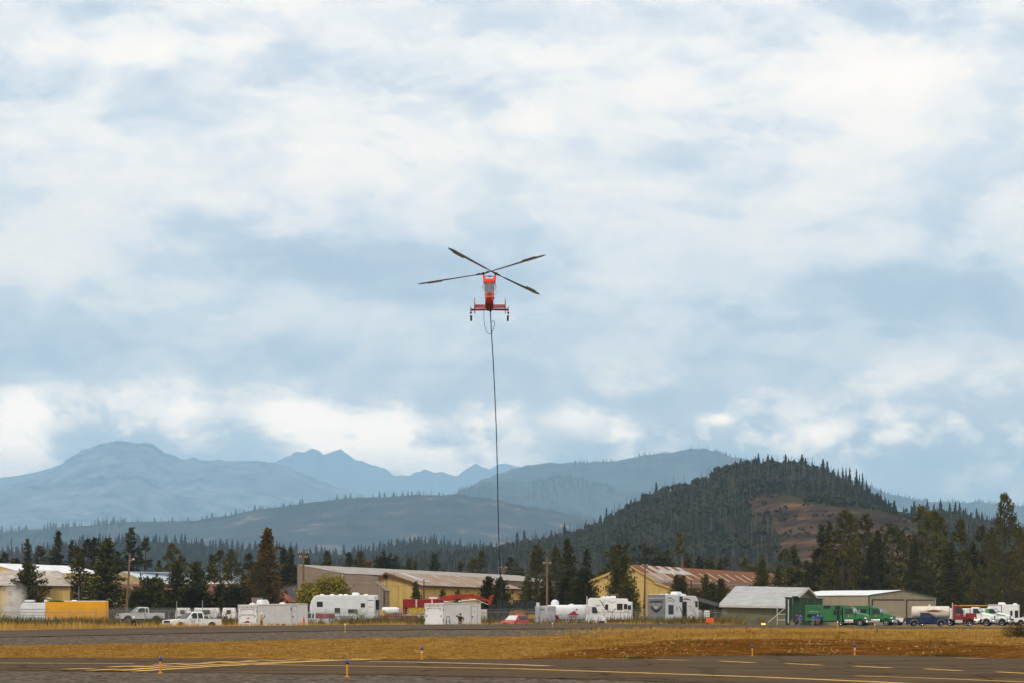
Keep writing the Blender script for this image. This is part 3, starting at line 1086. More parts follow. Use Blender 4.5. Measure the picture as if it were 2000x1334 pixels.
KINDS = {
    'fir': [conifer_meshes('fir%d' % i, 10 + i, 120, 0.20 + 0.03 * i, 0.04, 1.0, 30, 0.026, 0.40, gaps=0.10) for i in range(3)],
    'openfir': [conifer_meshes('openfir%d' % i, 30 + i, 84, 0.20 + 0.02 * i, 0.10, 0.95, 26, 0.027, 0.12, gaps=0.40, lobes=0.6) for i in range(3)],
    'pine': [conifer_meshes('pine%d' % i, 50 + i, 90, 0.17 + 0.02 * i, 0.12, 0.75, 32, 0.024, -0.1, clump=0.017, gaps=0.26, lobes=0.6) for i in range(4)],
    'bigpine': [conifer_meshes('bigpine%d' % i, 70 + i, 170, 0.30, 0.10, 0.72, 46, 0.0195, -0.05, clump=0.021, gaps=0.14, lobes=0.45) for i in range(2)],
    'dense': [conifer_meshes('dense%d' % i, 90 + i, 190, 0.27 + .02 * i, 0.01, 0.85, 44, 0.024, 0.3, lobes=0.2) for i in range(2)],
    'cedar': [conifer_meshes('cedar%d' % i, 110 + i, 170, 0.33, 0.0, 0.62, 48, 0.028, -0.35, lobes=0.25) for i in range(2)],
    'round': [conifer_meshes('roundtree%d' % i, 130 + i, 150, 0.55, 0.02, 0.45, 50, 0.046, -0.2, lobes=0.3) for i in range(2)],
    'umbrella': [conifer_meshes('umbrella', 150, 80, 0.42, 0.35, 0.4, 30, 0.028, 0.2, clump=0.03, flat_top=True, gaps=0.2, lobes=.5)],
    'leaning': [conifer_meshes('leaning', 160, 80, 0.22, 0.10, 0.9, 26, 0.021, 0.1, gaps=0.35, lean=0.30, lobes=.6)],
    'thin': [conifer_meshes('thin', 170, 60, 0.08, 0.20, 0.7, 10, 0.016, 0.1, gaps=0.3, top_bare=.7)],
}
SNAGS = [snag_mesh('snag%d' % i, 200 + i) for i in range(3)]
GREEN, DARK, OLIVE, BROWN, BROWNGREEN = (0.105, 0.105, 0.018), (0.072, 0.066, 0.016), (0.125, 0.110, 0.020), (0.21, 0.118, 0.024), (0.125, 0.104, 0.024)


def tree(px, ytop, Y, kind, label, tint=DARK, w=1.0, var=None, group=None, name='conifer_tree', z0=-0.05, rot=None):
    H = EYE + (HOR - ytop) * Y / F - z0
    o = thing(name, label, 'tree', (xat(px, Y), Y, z0), 0, group)
    o.rotation_euler = (0, 0, rnd.uniform(0, 6.28) if rot is None else rot)
    o.scale = (H * w * 1.12, H * w * 1.12, H)
    if kind == 'snag':
        link_mesh('trunk', SNAGS[(var if var is not None else rnd.randrange(3))], None, o)
        return o
    ms = KINDS[kind]
    cm, tm = ms[(var if var is not None else rnd.randrange(len(ms))) % len(ms)]
    link_mesh('trunk', tm, None, o)
    c = link_mesh('crown', cm, None, o)
    j = rnd.uniform(0.70, 1.08)
    c.color = (tint[0] * j, tint[1] * j, tint[2] * j, 1)
    return o


ORD = ('first second third fourth fifth sixth seventh eighth ninth tenth eleventh twelfth thirteenth fourteenth fifteenth sixteenth seventeenth eighteenth '
       'nineteenth twentieth').split()
T = tree
# left, behind the white-roofed warehouse
T(8, 1081, 540, 'pine', 'small dark pine at the left picture edge', DARK, 1.1)
T(22, 1050, 560, 'snag', 'tall bare dead tree, leftmost of the dead ones', var=0)
T(44, 1058, 560, 'snag', 'bare reddish dead tree beside the leftmost bare one', var=1)
T(55, 1056, 555, 'openfir', 'thin brownish pine behind the white-roofed yellow warehouse', BROWNGREEN, 1.0)
T(78, 1068, 550, 'pine', 'short brown pine between thin pine and tall dark fir', BROWNGREEN, 1.2)
T(30, 1092, 545, 'pine', 'low dark pine above the left warehouse roof', DARK, 1.3)
T(100, 1092, 560, 'dense', 'low dark conifer filling in below the tall fir on the left', DARK, 1.0)
T(113, 1040, 545, 'fir', 'tall dark fir above the left warehouse roof end', DARK, 0.95, 1)
T(122, 1061, 550, 'snag', 'bare reddish trunk right beside the tall dark fir', var=2)
T(140, 1058, 545, 'openfir', 'sparse fir right of the bare reddish trunk', DARK, 0.9)
T(52, 1103, 423, 'cedar', 'bushy dark tree before the left warehouse, rising out of the dust', OLIVE, 1.15)
T(155, 1070, 430, 'fir', 'broad green fir at the right end of the left warehouse', OLIVE, 1.45, 2)
T(170, 1057, 540, 'pine', 'ragged dark pine, left one of a close pair behind the firs', DARK, 1.1)
T(186, 1053, 548, 'pine', 'ragged dark pine, right one of a close pair behind the firs', DARK, 1.1)
T(207, 1055, 425, 'dense', 'big dense dark green fir right of the yellow box body', GREEN, 1.35, 0)
T(228, 1080, 540, 'fir', 'short blue-green fir between big dense fir and leaning pole', DARK, 1.1)
T(254, 1034, 535, 'openfir', 'tall open fir behind the leaning utility pole', DARK, 1.2, 0)
T(268, 1072, 545, 'openfir', 'shorter sparse fir right behind the leaning pole', DARK, 1.2, 1)
T(285, 1053, 535, 'openfir', 'dark fir with drooping limbs right of the leaning pole', DARK, 1.25, 2)
T(308, 1096, 545, 'fir', 'small fir above the blue-white roof', DARK, 1.0)
T(336, 1063, 520, 'pine', 'tall ragged pine above the blue-white roof', OLIVE, 1.15, 1)
T(352, 1088, 530, 'pine', 'brownish low pine right of the tall ragged pine', BROWNGREEN, 1.3)
T(345, 1098, 420, 'dense', 'dense dark green tree standing before the red-roofed shed', OLIVE, 1.3, 1)
T(300, 1134, 418, 'round', 'low round dark green tree left of the parked silver pickup', GREEN, 1.05)
T(272, 1156, 417, 'round', 'dark bush at the foot of the leaning pole', DARK, 1.3)
T(386, 1101, 420, 'cedar', 'narrow dark green tree right of the dense one by the red roof', GREEN, 0.9)
T(376, 1155, 415, 'round', 'dark bush below the narrow green tree', DARK, 1.6)
T(412, 1085, 520, 'fir', 'dark fir left of the brownish pines', DARK, 1.2)
T(430, 1077, 470, 'pine', 'brownish pine with a bare lower trunk', BROWNGREEN, 1.4, 2)
T(452, 1076, 450, 'bigpine', 'wide olive pine left of the large rusty pine', BROWNGREEN, 0.72, 1)
T(430, 1143, 418, 'cedar', 'low dark tree before the salmon roof', DARK, 1.3)
T(462, 1150, 416, 'round', 'low dark shrub tree left of the grey sign', DARK, 1.3)
T(485, 1083, 455, 'pine', 'olive pine pressed against the large rusty pine', BROWNGREEN, 1.3, 0)
T(520, 1035, 440, 'dense', 'large rusty brown pine with a green tuft at the top', BROWN, 0.98, 1)
T(506, 1100, 436, 'bigpine', 'lower brown pine in front of the large rusty one', BROWNGREEN, 0.8, 1)
T(552, 1071, 530, 'fir', 'dark fir, left one of two right of the rusty pine', DARK, 1.2)
T(566, 1072, 535, 'openfir', 'dark fir, right one of two right of the rusty pine', DARK, 1.2)
T(577, 1105, 530, 'fir', 'short fir just left of the tan building corner', DARK, 1.5)
# behind the tan building and the rusty-roofed warehouse
row = [(600, 1083, 'fir', DARK, 1.0, 'small fir behind the pole with two crossarms'), (617, 1080, 'leaning', OLIVE, 0.8, 'leaning fir above the tan building roof'),
       (640, 1078, 'pine', OLIVE, 1.1, 'cone-shaped pine above the tan building roof'), (684, 1081, 'fir', DARK, 1.2, 'compact dark fir above the middle of the tan roof'),
       (706, 1079, 'pine', BROWNGREEN, 1.2, 'crooked brown-green pine above the tan roof'), (720, 1098, 'pine', BROWN, 1.5, 'short rusty pine beside the crooked one'),
       (756, 1097, 'round', DARK, 0.8, 'low rounded dark tree above the tan roof'), (788, 1107, 'fir', OLIVE, 1.3, 'very small tree top left of the blue-green fir'),
       (798, 1092, 'fir', DARK, 1.0, 'small blue-green fir above the rusty roof peak'), (809, 1098, 'fir', OLIVE, 1.1, 'small olive fir right of the blue-green fir'),
       (823, 1097, 'thin', BROWNGREEN, 1.2, 'very thin bare-topped tree above the rusty roof'), (848, 1084, 'fir', DARK, 1.35, 'pointed spruce-like fir above the rusty roof'),
       (866, 1113, 'openfir', DARK, 1.3, 'low fir right of the pointed spruce-like fir'), (898, 1100, 'openfir', DARK, 1.4, 'small ragged fir left of the long line'),
       (915, 1104, 'thin', BROWNGREEN, 1.5, 'faint thin tree right of the small ragged fir'), (927, 1094, 'pine', BROWNGREEN, 1.2, 'brownish pine left of a taller pointed one'),
       (942, 1079, 'pine', BROWNGREEN, 1.05, 'pointed brownish pine left of the long line'), (958, 1095, 'snag', DARK, 1.0, 'thin bare snag left of the long line'),
       (1000, 1091, 'pine', BROWNGREEN, 1.3, 'brownish pine just right of the long line'), (1018, 1112, 'openfir', OLIVE, 1.6, 'low olive tree behind the large pine')]
for i, (px, yt, kd, tn, w, lb) in enumerate(row):
    T(px, yt, 600 + 9 * (i % 4), kd, lb, tn, w)
T(813, 1137, 425, 'dense', 'small dark green conifer before the yellow wall', GREEN, 1.0, 0)
T(865, 1153, 428, 'cedar', 'tiny green conifer by the yellow wall, left of two', GREEN, 0.6)
T(894, 1153, 428, 'cedar', 'tiny green conifer by the yellow wall, right of two', OLIVE, 0.6)
T(955, 1129, 415, 'cedar', 'bushy dark evergreen hiding the rusty roof end, left half', DARK, 1.0)
T(978, 1130, 412, 'cedar', 'bushy dark evergreen hiding the rusty roof end, right half', DARK, 1.0)
T(1048, 1067, 430, 'bigpine', 'large dark pine left of the tall single pole', OLIVE, 0.8, 1)
T(1030, 1128, 432, 'bigpine', 'low spreading pine below the large dark pine', OLIVE, 0.95, 0)
T(1085, 1070, 440, 'bigpine', 'olive pine right of the tall single pole', OLIVE, 0.7, 0)
T(1072, 1135, 436, 'dense', 'dark undergrowth conifer between pole and olive pine', DARK, 1.3, 1)
T(1111, 1055, 432, 'fir', 'dark pointed fir in the middle group', DARK, 1.15, 2)
T(1104, 1130, 428, 'dense', 'dark low conifer below the pointed fir', DARK, 1.3, 0)
T(1148, 1073, 520, 'openfir', 'sparse fir with wide limbs behind the middle group', DARK, 1.4)
T(1172, 1062, 500, 'leaning', 'dark fir leaning to the right in the middle group', DARK, 1.05, None, None, 'conifer_tree', -0.05, 0.0)
T(1198, 1069, 515, 'pine', 'olive pine left of a close twin behind the yellow gable', OLIVE, 1.2)
T(1211, 1066, 518, 'pine', 'brownish pine right of a close twin behind the yellow gable', BROWNGREEN, 1.2)
T(1236, 1088, 560, 'openfir', 'short sparse tree above the yellow gable', BROWNGREEN, 1.2)
T(1143, 1113, 418, 'cedar', 'dense dark green column-shaped cedar left of the yellow gable', DARK, 1.05)
T(1127, 1140, 420, 'cedar', 'low dark cedar tucked left of the column-shaped cedar', DARK, 1.2)
T(1203, 1105, 412, 'cedar', 'olive cedar in front of the yellow gable, left of two', OLIVE, 0.75)
T(1219, 1088, 415, 'cedar', 'taller olive cedar in front of the yellow gable, right of two', OLIVE, 0.72)
T(1228, 1140, 408, 'cedar', 'low olive cedar below the taller cedar of the gable', OLIVE, 1.1)
T(1270, 1074, 585, 'umbrella', 'flat-topped dark tree above the rusty brown roof', DARK, 1.1)
T(1288, 1098, 590, 'round', 'low dark tree beside the flat-topped one', DARK, 1.0)
T(1324, 1042, 575, 'openfir', 'tall ragged fir above the rusty brown roof', OLIVE, 1.05, 1)
T(1340, 1086, 580, 'pine', 'short brownish pine below the tall ragged fir', BROWNGREEN, 1.6)
row = [(1367, 1088, 'openfir', DARK, 1.3), (1382, 1095, 'pine', OLIVE, 1.5), (1390, 1089, 'openfir', BROWNGREEN, 1.2), (1407, 1093, 'fir', OLIVE, 1.3), (1418, 1089, 'openfir', OLIVE, 1.2),
       (1437, 1083, 'snag', DARK, 1.0), (1454, 1092, 'openfir', OLIVE, 1.5), (1468, 1112, 'round', OLIVE, 0.9)]
lbs = ['first small fir right of the tall ragged one', 'second small tree right of the tall ragged fir', 'third small tree right of the tall ragged fir, thin topped',
       'small olive fir over the middle of the rusty brown roof', 'thin pale fir over the middle of the rusty brown roof', 'bare reddish snag over the rusty brown roof',
       'broad olive tree over the right end of the rusty brown roof', 'rounded low tree at the right end of the rusty brown roof']
for i, ((px, yt, kd, tn, w), lb) in enumerate(zip(row, lbs)):
    T(px, yt, 590 + 8 * (i % 3), kd, lb, tn, w)
for px, yt, w, lb in ((1322, 1126, 0.7, 'small cedar behind the grey-ended camper, left of a pair'), (1335, 1127, 0.65, 'small cedar behind the grey-ended camper, right of a pair'),
                      (1358, 1150, 1.0, 'lowest cedar between the two cedar groups'), (1379, 1125, 0.65, 'pointed cedar left of the silver shed roof'),
                      (1392, 1141, 0.8, 'shorter cedar touching the pointed one by the silver shed'), (1408, 1133, 0.8, 'thin olive cedar at the silver shed roof edge')):
    T(px, yt, 438, 'cedar', lb, OLIVE, w)
T(1488, 1091, 470, 'dense', 'dense dark conifer rising behind the silver shed roof', OLIVE, 0.95, 1)
# the grove on the right
grove = [(1520, 1110, 'fir', GREEN, 1.3, 'slim green fir at the left start of the right grove'), (1533, 1073, 'pine', OLIVE, 1.1, 'ragged pine at the left start of the right grove'),
         (1551, 1067, 'fir', GREEN, 1.2, 'green pointed fir near the left start of the grove'), (1545, 1110, 'dense', DARK, 1.2, 'dark low conifer below the green pointed fir'),
         (1578, 1097, 'fir', DARK, 1.2, 'short dark fir left of the tall grove'), (1592, 1075, 'fir', DARK, 1.1, 'dark fir shouldering the first tall spire'),
         (1605, 1027, 'fir', DARK, 1.0, 'tall dark spire, first of the tall grove trees'), (1621, 1021, 'fir', DARK, 0.85, 'tall dark spire, second of the tall grove trees'),
         (1648, 1001, 'pine', BROWNGREEN, 0.95, 'tall brownish pine, third of the tall grove trees'), (1660, 1006, 'pine', OLIVE, 0.9, 'tall olive pine close behind the brownish one'),
         (1673, 1010, 'thin', OLIVE, 1.2, 'thin tall pine between two fuller grove pines'), (1688, 1008, 'pine', OLIVE, 0.95, 'tall pine left of the gap in the grove'),
         (1700, 1060, 'dense', DARK, 0.8, 'lower dark conifer left of the gap in the grove'), (1713, 1037, 'fir', DARK, 1.1, 'medium dark fir at the gap in the grove'),
         (1742, 1034, 'umbrella', OLIVE, 0.62, 'crook-topped pine in the gap of the grove'), (1758, 1039, 'pine', OLIVE, 1.05, 'medium pine right of the crook-topped one'),
         (1785, 1050, 'dense', DARK, 0.75, 'dark dense conifer left of the second tall trio'), (1800, 991, 'pine', BROWNGREEN, 0.9, 'tallest pine of the middle grove'),
         (1823, 1001, 'pine', OLIVE, 0.9, 'tall pine second in the middle grove'), (1838, 1012, 'pine', OLIVE, 0.95, 'full tall pine third in the middle grove'),
         (1856, 1060, 'fir', DARK, 1.2, 'dark lower fir right of the tall trio'), (1880, 1018, 'pine', OLIVE, 1.0, 'single tall pine with visible trunk in the right grove'),
         (1900, 1062, 'fir', DARK, 1.1, 'dark lower fir left of the largest pine'), (1918, 1030, 'pine', BROWNGREEN, 1.1, 'brownish pine left of the largest pine'),
         (1937, 1034, 'bigpine', BROWNGREEN, 0.55, 'wide brownish pine hugging the largest pine'), (1962, 969, 'bigpine', BROWNGREEN, 0.62, 'largest pine, towering at the right edge'),
         (1992, 1034, 'bigpine', OLIVE, 0.6, 'olive pine at the right picture edge'), (2022, 1010, 'pine', OLIVE, 1.0, 'pine cut by the right picture edge')]
for i, (px, yt, kd, tn, w, lb) in enumerate(grove):
    T(px, yt, 485 + 12 * (i % 4), kd, lb, tn, w, None, 'tall conifers of the right grove')
# thick lower storey of the grove
under = [(1565, 1120), (1590, 1105), (1612, 1098), (1636, 1090), (1655, 1080), (1676, 1092), (1695, 1100), (1722, 1105), (1746, 1100), (1770, 1095), (1792, 1085), (1815, 1080), (1845, 1090),
         (1868, 1100), (1892, 1095), (1912, 1085), (1930, 1090), (1952, 1078), (1975, 1085), (1998, 1090)]
for i, (px, yt) in enumerate(under):
    T(px, yt, 520 + 10 * (i % 3), ['pine', 'dense', 'fir'][i % 3], ORD[i] + ' dim lower conifer in the right grove, counted from the left', DARK if i % 2 else BROWNGREEN, [1.5, 0.75, 1.3][i % 3], None,
      'lower conifers of the right grove')


# skyline trees on the hills that stand apart
SKY_FIR = []
for i, (V_, F_) in enumerate([lowpoly_conifer(300 + i, 11, 8, 0.14 + 0.02 * (i % 3), 0.12 + 0.1 * (i % 2)) for i in range(6)]):
    me_ = np_mesh('skyline_fir', V_[:-4], F_[:-3], 3)
    me_.materials.append(M_far_needles)
    SKY_FIR.append(me_)
b_ = MB()
b_.tube([(0, 0, -0.05), (0, 0, 0.5), (0, 0, 0.95)], [0.016, 0.011, 0.003], 5)
SKY_TRUNK = b_.mesh('skyline_trunk')
SKY_TRUNK.materials.append(M_far_burnt)
SKY_SNAG = []
for i in range(4):
    V_, F_ = lowpoly_snag(320 + i)
    me_ = np_mesh('skyline_snag', V_, F_, 3)
    me_.materials.append(M_far_burnt)
    SKY_SNAG.append(me_)


def skyline_tree(hname, px, hpx, w, label, group, snag=False):
    G, us, zs, Yr, wf = HILLS[hname]
    p = hill_point(hname, px, 0.985)
    h = hpx * p[1] / F
    o = thing('dead_tree' if snag else 'conifer_tree', label, 'tree', (p[0], p[1], p[2] - 0.06 * h), 0, group)
    o.rotation_euler = (0, 0, rnd.uniform(0, 6.28))
    o.scale = (h * w, h * w, h)
    if snag:
        link_mesh('trunk', SKY_SNAG[rnd.randrange(4)], None, o)
    else:
        link_mesh('trunk', SKY_TRUNK, None, o)
        link_mesh('crown', SKY_FIR[rnd.randrange(6)], None, o)
    return o


for i, (px, h, w) in enumerate(((1010, 34, 1.3), (1024, 36, 1.3), (1046, 22, 1.2), (1062, 20, 1.2), (1076, 26, 1.3), (1084, 20, 1.2), (1102, 34, 1.2), (1120, 18, 1.2), (1142, 26, 1.2), (1160, 22, 1.2), (1170, 24, 1.2),
                 (1183, 36, 0.9), (1194, 22, 1.1), (1206, 18, 1.1), (1224, 16, 1.1), (1238, 20, 1.1), (1252, 22, 1.1), (1267, 18, 1.1), (1280, 32, 1.3), (1292, 20, 1.1))):
    skyline_tree('knoll', px, h, w, ORD[i] + ' dark conifer on the left skyline of the wooded knoll, counted from the left', 'conifers up the left side of the knoll')
for i, (px, h, w) in enumerate(((1392, 18, 1.6), (1472, 22, 1.2), (1478, 28, 1.3), (1487, 18, 1.1), (1496, 26, 1.4), (1504, 24, 1.2), (1530, 28, 1.4), (1536, 20, 1.2), (1548, 20, 1.4), (1562, 32, 1.7), (1569, 26, 1.5),
                 (1584, 16, 1.0), (1603, 36, 1.6), (1612, 36, 1.3), (1624, 26, 1.2), (1633, 30, 1.0), (1642, 40, 0.8))):
    skyline_tree('knoll', px, h, w, ORD[i] + ' dark conifer along the top of the wooded knoll, counted from the left', 'conifers along the top of the knoll')
for i, (px, h, w) in enumerate(((1648, 44, 0.7), (1655, 48, 0.7), (1668, 52, 0.65), (1674, 44, 0.6), (1680, 50, 0.65), (1688, 40, 0.7), (1695, 30, 0.8), (1707, 20, 1.0))):
    skyline_tree('knoll', px, h, w, ORD[i] + ' slim tall conifer on the right shoulder of the knoll, counted from the left', 'slim conifers on the right shoulder of the knoll')
for i, (px, h, w) in enumerate(((1760, 14, 1.2), (1775, 20, 1.1), (1780, 30, 1.1), (1792, 22, 1.2), (1806, 36, 1.0), (1818, 26, 1.2), (1831, 38, 1.1), (1849, 34, 1.2), (1860, 38, 1.2), (1868, 38, 1.1), (1880, 30, 1.1),
                 (1890, 24, 1.2), (1902, 36, 1.1), (1912, 30, 1.1), (1922, 26, 1.1))):
    skyline_tree('knoll', px, h, w, ORD[i] + ' dark conifer on the saddle behind the right grove, counted from the left', 'conifers on the saddle behind the right grove')
for i in range(60):
    px = 250 + i * 11.2 + rnd.uniform(-5, 5)
    skyline_tree('burnt_ridge', px, rnd.uniform(7, 15), 1.5, 'lone small tree on the skyline of the burnt ridge', 'lone trees on the burnt skyline', snag=rnd.random() < 0.5)
for i in range(46):
    px = 150 + i * 17.5 + rnd.uniform(-7, 7)
    skyline_tree('forest_ridge', px, rnd.uniform(12, 24), 1.25, 'dark conifer on the crest of the low forest ridge', 'conifers on the low forest ridge crest')

# broadleaf tree before the tan building
M_leaf = mat('broad_leaves', (0.30, 0.22, 0.022), 0.7, var=0, scale=0.8, col2=(0.085, 0.105, 0.012), spec=0.05)


def broadleaf(px, Y, H, W, label, name='broadleaf_tree', seed=1, trunkfrac=0.28, m=None, n=46, leaves=120, leaf=0.20, z0=0.0, cat='tree', part='crown'):
    r = random.Random(seed)
    o = thing(name, label, cat, (xat(px, Y), Y, z0))
    b = MB()
    rn = np.random.default_rng(seed)
    Q = []
    b.tube([(0, 0, -0.1), (0.05, 0, H * trunkfrac * .6), (0, 0.05, H * trunkfrac)], [0.02 * H, 0.016 * H, 0.013 * H], 7)
    for i in range(n):
        a = r.uniform(0, 6.28)
        e = r.uniform(-0.15, 1.3)
        rr = r.uniform(0.45, 1.0)
        c = Vector((math.cos(a) * math.cos(e) * W * .5 * rr, math.sin(a) * math.cos(e) * W * .5 * rr, H * (trunkfrac + (1 - trunkfrac) * (0.22 + 0.72 * rr * math.sin(max(0.0, e))) * r.uniform(.75, 1.08))))
        s = Vector((0, 0, H * trunkfrac))
        b.tube([s, s.lerp(c, .5) + Vector((0, 0, .1)), c], [.008 * H, .005 * H, .002 * H], 4, False)
        R0 = W * r.uniform(0.07, 0.13)
        for q in range(int(leaves * r.uniform(.5, 1.3))):
            p = c + Vector(rn.normal(0, R0, 3) * np.array([1, 1, .75]))
            out = Vector(rn.normal(0, 1, 3)).normalized()
            sd = out.cross(Vector(rn.normal(0, 1, 3))).normalized()
            k = leaf * rn.uniform(.5, 1.2)
            Q.append((p - out * k * .5, p - sd * k * .35, p + out * k * .5, p + sd * k * .35))
    b.build('trunk' if cat == 'tree' else 'stem', M_bark, o, True)
    V = np.array([[tuple(p) for p in q] for q in Q]).reshape(-1, 3)
    link_mesh(part, np_mesh(part, V, np.arange(len(V)).reshape(-1, 4), 4), m or M_leaf, o)
    return o


broadleaf(607, 400, 6.6, 4.2, 'yellowing broadleaf tree behind the double-crossarm pole', seed=3, n=40, leaves=130, leaf=.36)
broadleaf(645, 398, 7.4, 5.6, 'green and yellow spreading broadleaf tree before the tan building', seed=5, n=56, leaves=130, leaf=.38)
# ------------------------------------------------------------------ buildings
M_yel = mat('yellow_siding', (0.60, 0.41, 0.135), 0.8, var=0.10, scale=0.6, stretch=(2.5, 2.5, 0.15), spec=0.2)
M_cream = mat('cream_wall', (0.45, 0.34, 0.17), 0.8, var=0.15, scale=0.8)
M_tan = mat('tan_siding', (0.250, 0.190, 0.145), 0.75, var=0.06, scale=0.5, stretch=(2, 2, 0.2), spec=0.2)
M_tanroof = mat('grey_metal_roof', (0.31, 0.275, 0.235), 0.6, var=0.15, scale=0.5, spec=0.3)
M_whiteroof = mat('white_metal_roof', (0.74, 0.75, 0.76), 0.55, var=0.08, scale=0.4, spec=0.35)
M_dirtywhite = mat('stained_white_roof', (0.50, 0.45, 0.40), 0.75, var=0, scale=0.9, col2=(0.27, 0.215, 0.17), stretch=(1, 1, 1), spec=0.1)
M_blueroof = mat('pale_blue_roof', (0.50, 0.56, 0.62), 0.5, var=0.1, scale=0.4)
M_rustpale = mat('rust_stained_sheet', (0.40, 0.31, 0.235), 0.75, var=0, scale=0.7, col2=(0.21, 0.115, 0.065), stretch=(1.0, 1.0, 0.6), spec=0.1)
M_rust = mat('rusty_sheet', (0.235, 0.085, 0.030), 0.85, var=0, scale=0.7, col2=(0.150, 0.056, 0.024), spec=0.15)
M_rustdark = mat('rusty_lower_roof', (0.165, 0.063, 0.026), 0.85, var=0.18, scale=0.4, spec=0.15)
M_galv = mat('galvanised_sheet', (0.45, 0.43, 0.41), 0.55, var=0.25, scale=1.2, spec=0.4)
M_skylight = mat('skylight_sheet', (0.62, 0.50, 0.36), 0.6, var=0.15, scale=1.0)
M_salmon = mat('salmon_roof', (0.27, 0.078, 0.040), 0.85, var=0.12, scale=0.5)
M_brownroof = mat('brown_roof', (0.17, 0.062, 0.032), 0.85, var=0.15, scale=0.5)
M_bluegrey = mat('blue_grey_siding', (0.125, 0.125, 0.135), 0.7, var=0.12, scale=0.7, stretch=(3, 3, 0.1))
M_sage = mat('sage_siding', (0.175, 0.165, 0.105), 0.8, var=0.08, scale=0.5, stretch=(2, 2, .3))
M_silver = mat('silver_shingle_roof', (0.40, 0.40, 0.395), 0.75, var=0.14, scale=1.4, stretch=(0.4, 2.0, 2.0), bump=0.3, bscale=6)
M_khaki = mat('khaki_siding', (0.36, 0.295, 0.205), 0.7, var=0.06, scale=0.5, stretch=(2, 2, .3), spec=0.2)
M_greentrim = mat('green_trim', (0.035, 0.085, 0.05), 0.6, var=0.1)
M_greendark = mat('dark_green_panel', (0.013, 0.045, 0.018), 0.7, var=0.12, scale=0.6)
M_trim = mat('pale_trim', (0.52, 0.50, 0.45), 0.7, var=0.1)
M_dark = mat('dark_opening', (0.018, 0.016, 0.014), 0.8, var=0.2)
M_glass = mat('dark_glass', (0.016, 0.019, 0.022), 0.12, var=0.2, spec=0.35)
M_wood = mat('pole_wood', (0.175, 0.105, 0.065), 0.85, var=0.2, scale=2, stretch=(3, 3, .3))
M_darkwood = mat('dark_pole_wood', (0.045, 0.034, 0.027), 0.85, var=0.2, scale=2, stretch=(3, 3, .3))
M_steel = mat('galvanised_steel', (0.34, 0.33, 0.32), 0.55, 0.5, var=0.15)
M_wire = mat('wire', (0.045, 0.042, 0.04), 0.6, var=0.1)


def V3(px, py, Y):
    return at(px, py, Y)


def base(v, z=-0.05):
    return Vector((v.x, v.y, z))


def wall_poly(parent, pts, m, name='wall', th=0.15, inward=None):
    b = MB()
    d = inward if inward else Vector((0, th, 0))
    b.slab(pts, d)
    return b.build(name, m, parent)


def roof_panels(parent, a0, a1, b0, b1, n, mats, name='roof_panel', th=0.06, lift=0.05, seg=1, seed=0, over=0.0):
    """roof slope as n sheets side by side: eave a0..a1, ridge b0..b1; alike sheets differ in material"""
    r = random.Random(seed)
    a0, a1, b0, b1 = map(Vector, (a0, a1, b0, b1))
    nrm = (a1 - a0).cross(b0 - a0).normalized()
    if nrm.z < 0:
        nrm = -nrm
    if over:
        a0, a1 = a0 + (a0 - b0).normalized() * over, a1 + (a1 - b1).normalized() * over
    out = []
    for i in range(n):
        for j in range(seg):
            t0, t1 = (i + 0.005) / n, (i + 0.995) / n
            s0, s1 = j / seg, (j + 1) / seg - (0.002 if seg > 1 else 0)
            q = [a0.lerp(a1, t0).lerp(b0.lerp(b1, t0), s0), a0.lerp(a1, t1).lerp(b0.lerp(b1, t1), s0),
                 a0.lerp(a1, t1).lerp(b0.lerp(b1, t1), s1), a0.lerp(a1, t0).lerp(b0.lerp(b1, t0), s1)]
            h = lift + r.uniform(0, 0.012)
            b = MB()
            b.slab([p + nrm * h for p in q], nrm * th)
            m = mats(i, j) if callable(mats) else mats
            out.append(b.build(name, m, parent))
    return out


def shell_building(parent, front, vec, wall_m, z0=-0.05):
    """front outline (top points left to right, world) extruded by vec; walls only, as parts"""
    vec = Vector(vec)
    top = [Vector(p) for p in front]
    L, Rr = top[0], top[-1]
    inn = vec.normalized() * 0.15
    wall_poly(parent, [base(L, z0), base(Rr, z0)] + list(reversed(top)), wall_m, 'front_wall', inward=inn)
    bt = [p + vec for p in top]
    wall_poly(parent, [base(bt[0], z0), base(bt[-1], z0)] + list(reversed(bt)), wall_m, 'back_wall', inward=-inn)
    wall_poly(parent, [base(Rr, z0), base(Rr + vec, z0), Rr + vec, Rr], wall_m, 'side_wall', inward=(L - Rr).normalized() * 0.15)
    wall_poly(parent, [base(L, z0), base(L + vec, z0), L + vec, L], wall_m, 'side_wall', inward=(Rr - L).normalized() * 0.15)


def ribs(parent, p0, p1, z0, ztop0, ztop1, step, m, out, name='siding_rib'):
    """upright ribs of a metal wall, joined as one part (too fine to pick apart)"""
    b = MB()
    p0, p1, out = Vector(p0), Vector(p1), Vector(out)
    L = (p1 - p0).length
    d = (p1 - p0).normalized()
    n = int(L / step)
    for i in range(1, n):
        p = p0 + d * (i * step)
        t = i * step / L
        zt = ztop0 + (ztop1 - ztop0) * t
        w = d * 0.045
        b.slab([(p.x - w.x, p.y - w.y, z0), (p.x + w.x, p.y + w.y, z0), (p.x + w.x, p.y + w.y, zt), (p.x - w.x, p.y - w.y, zt)], out * 0.035)
    o = b.build(name, m, parent)
    o['kind'] = 'stuff'
    return o


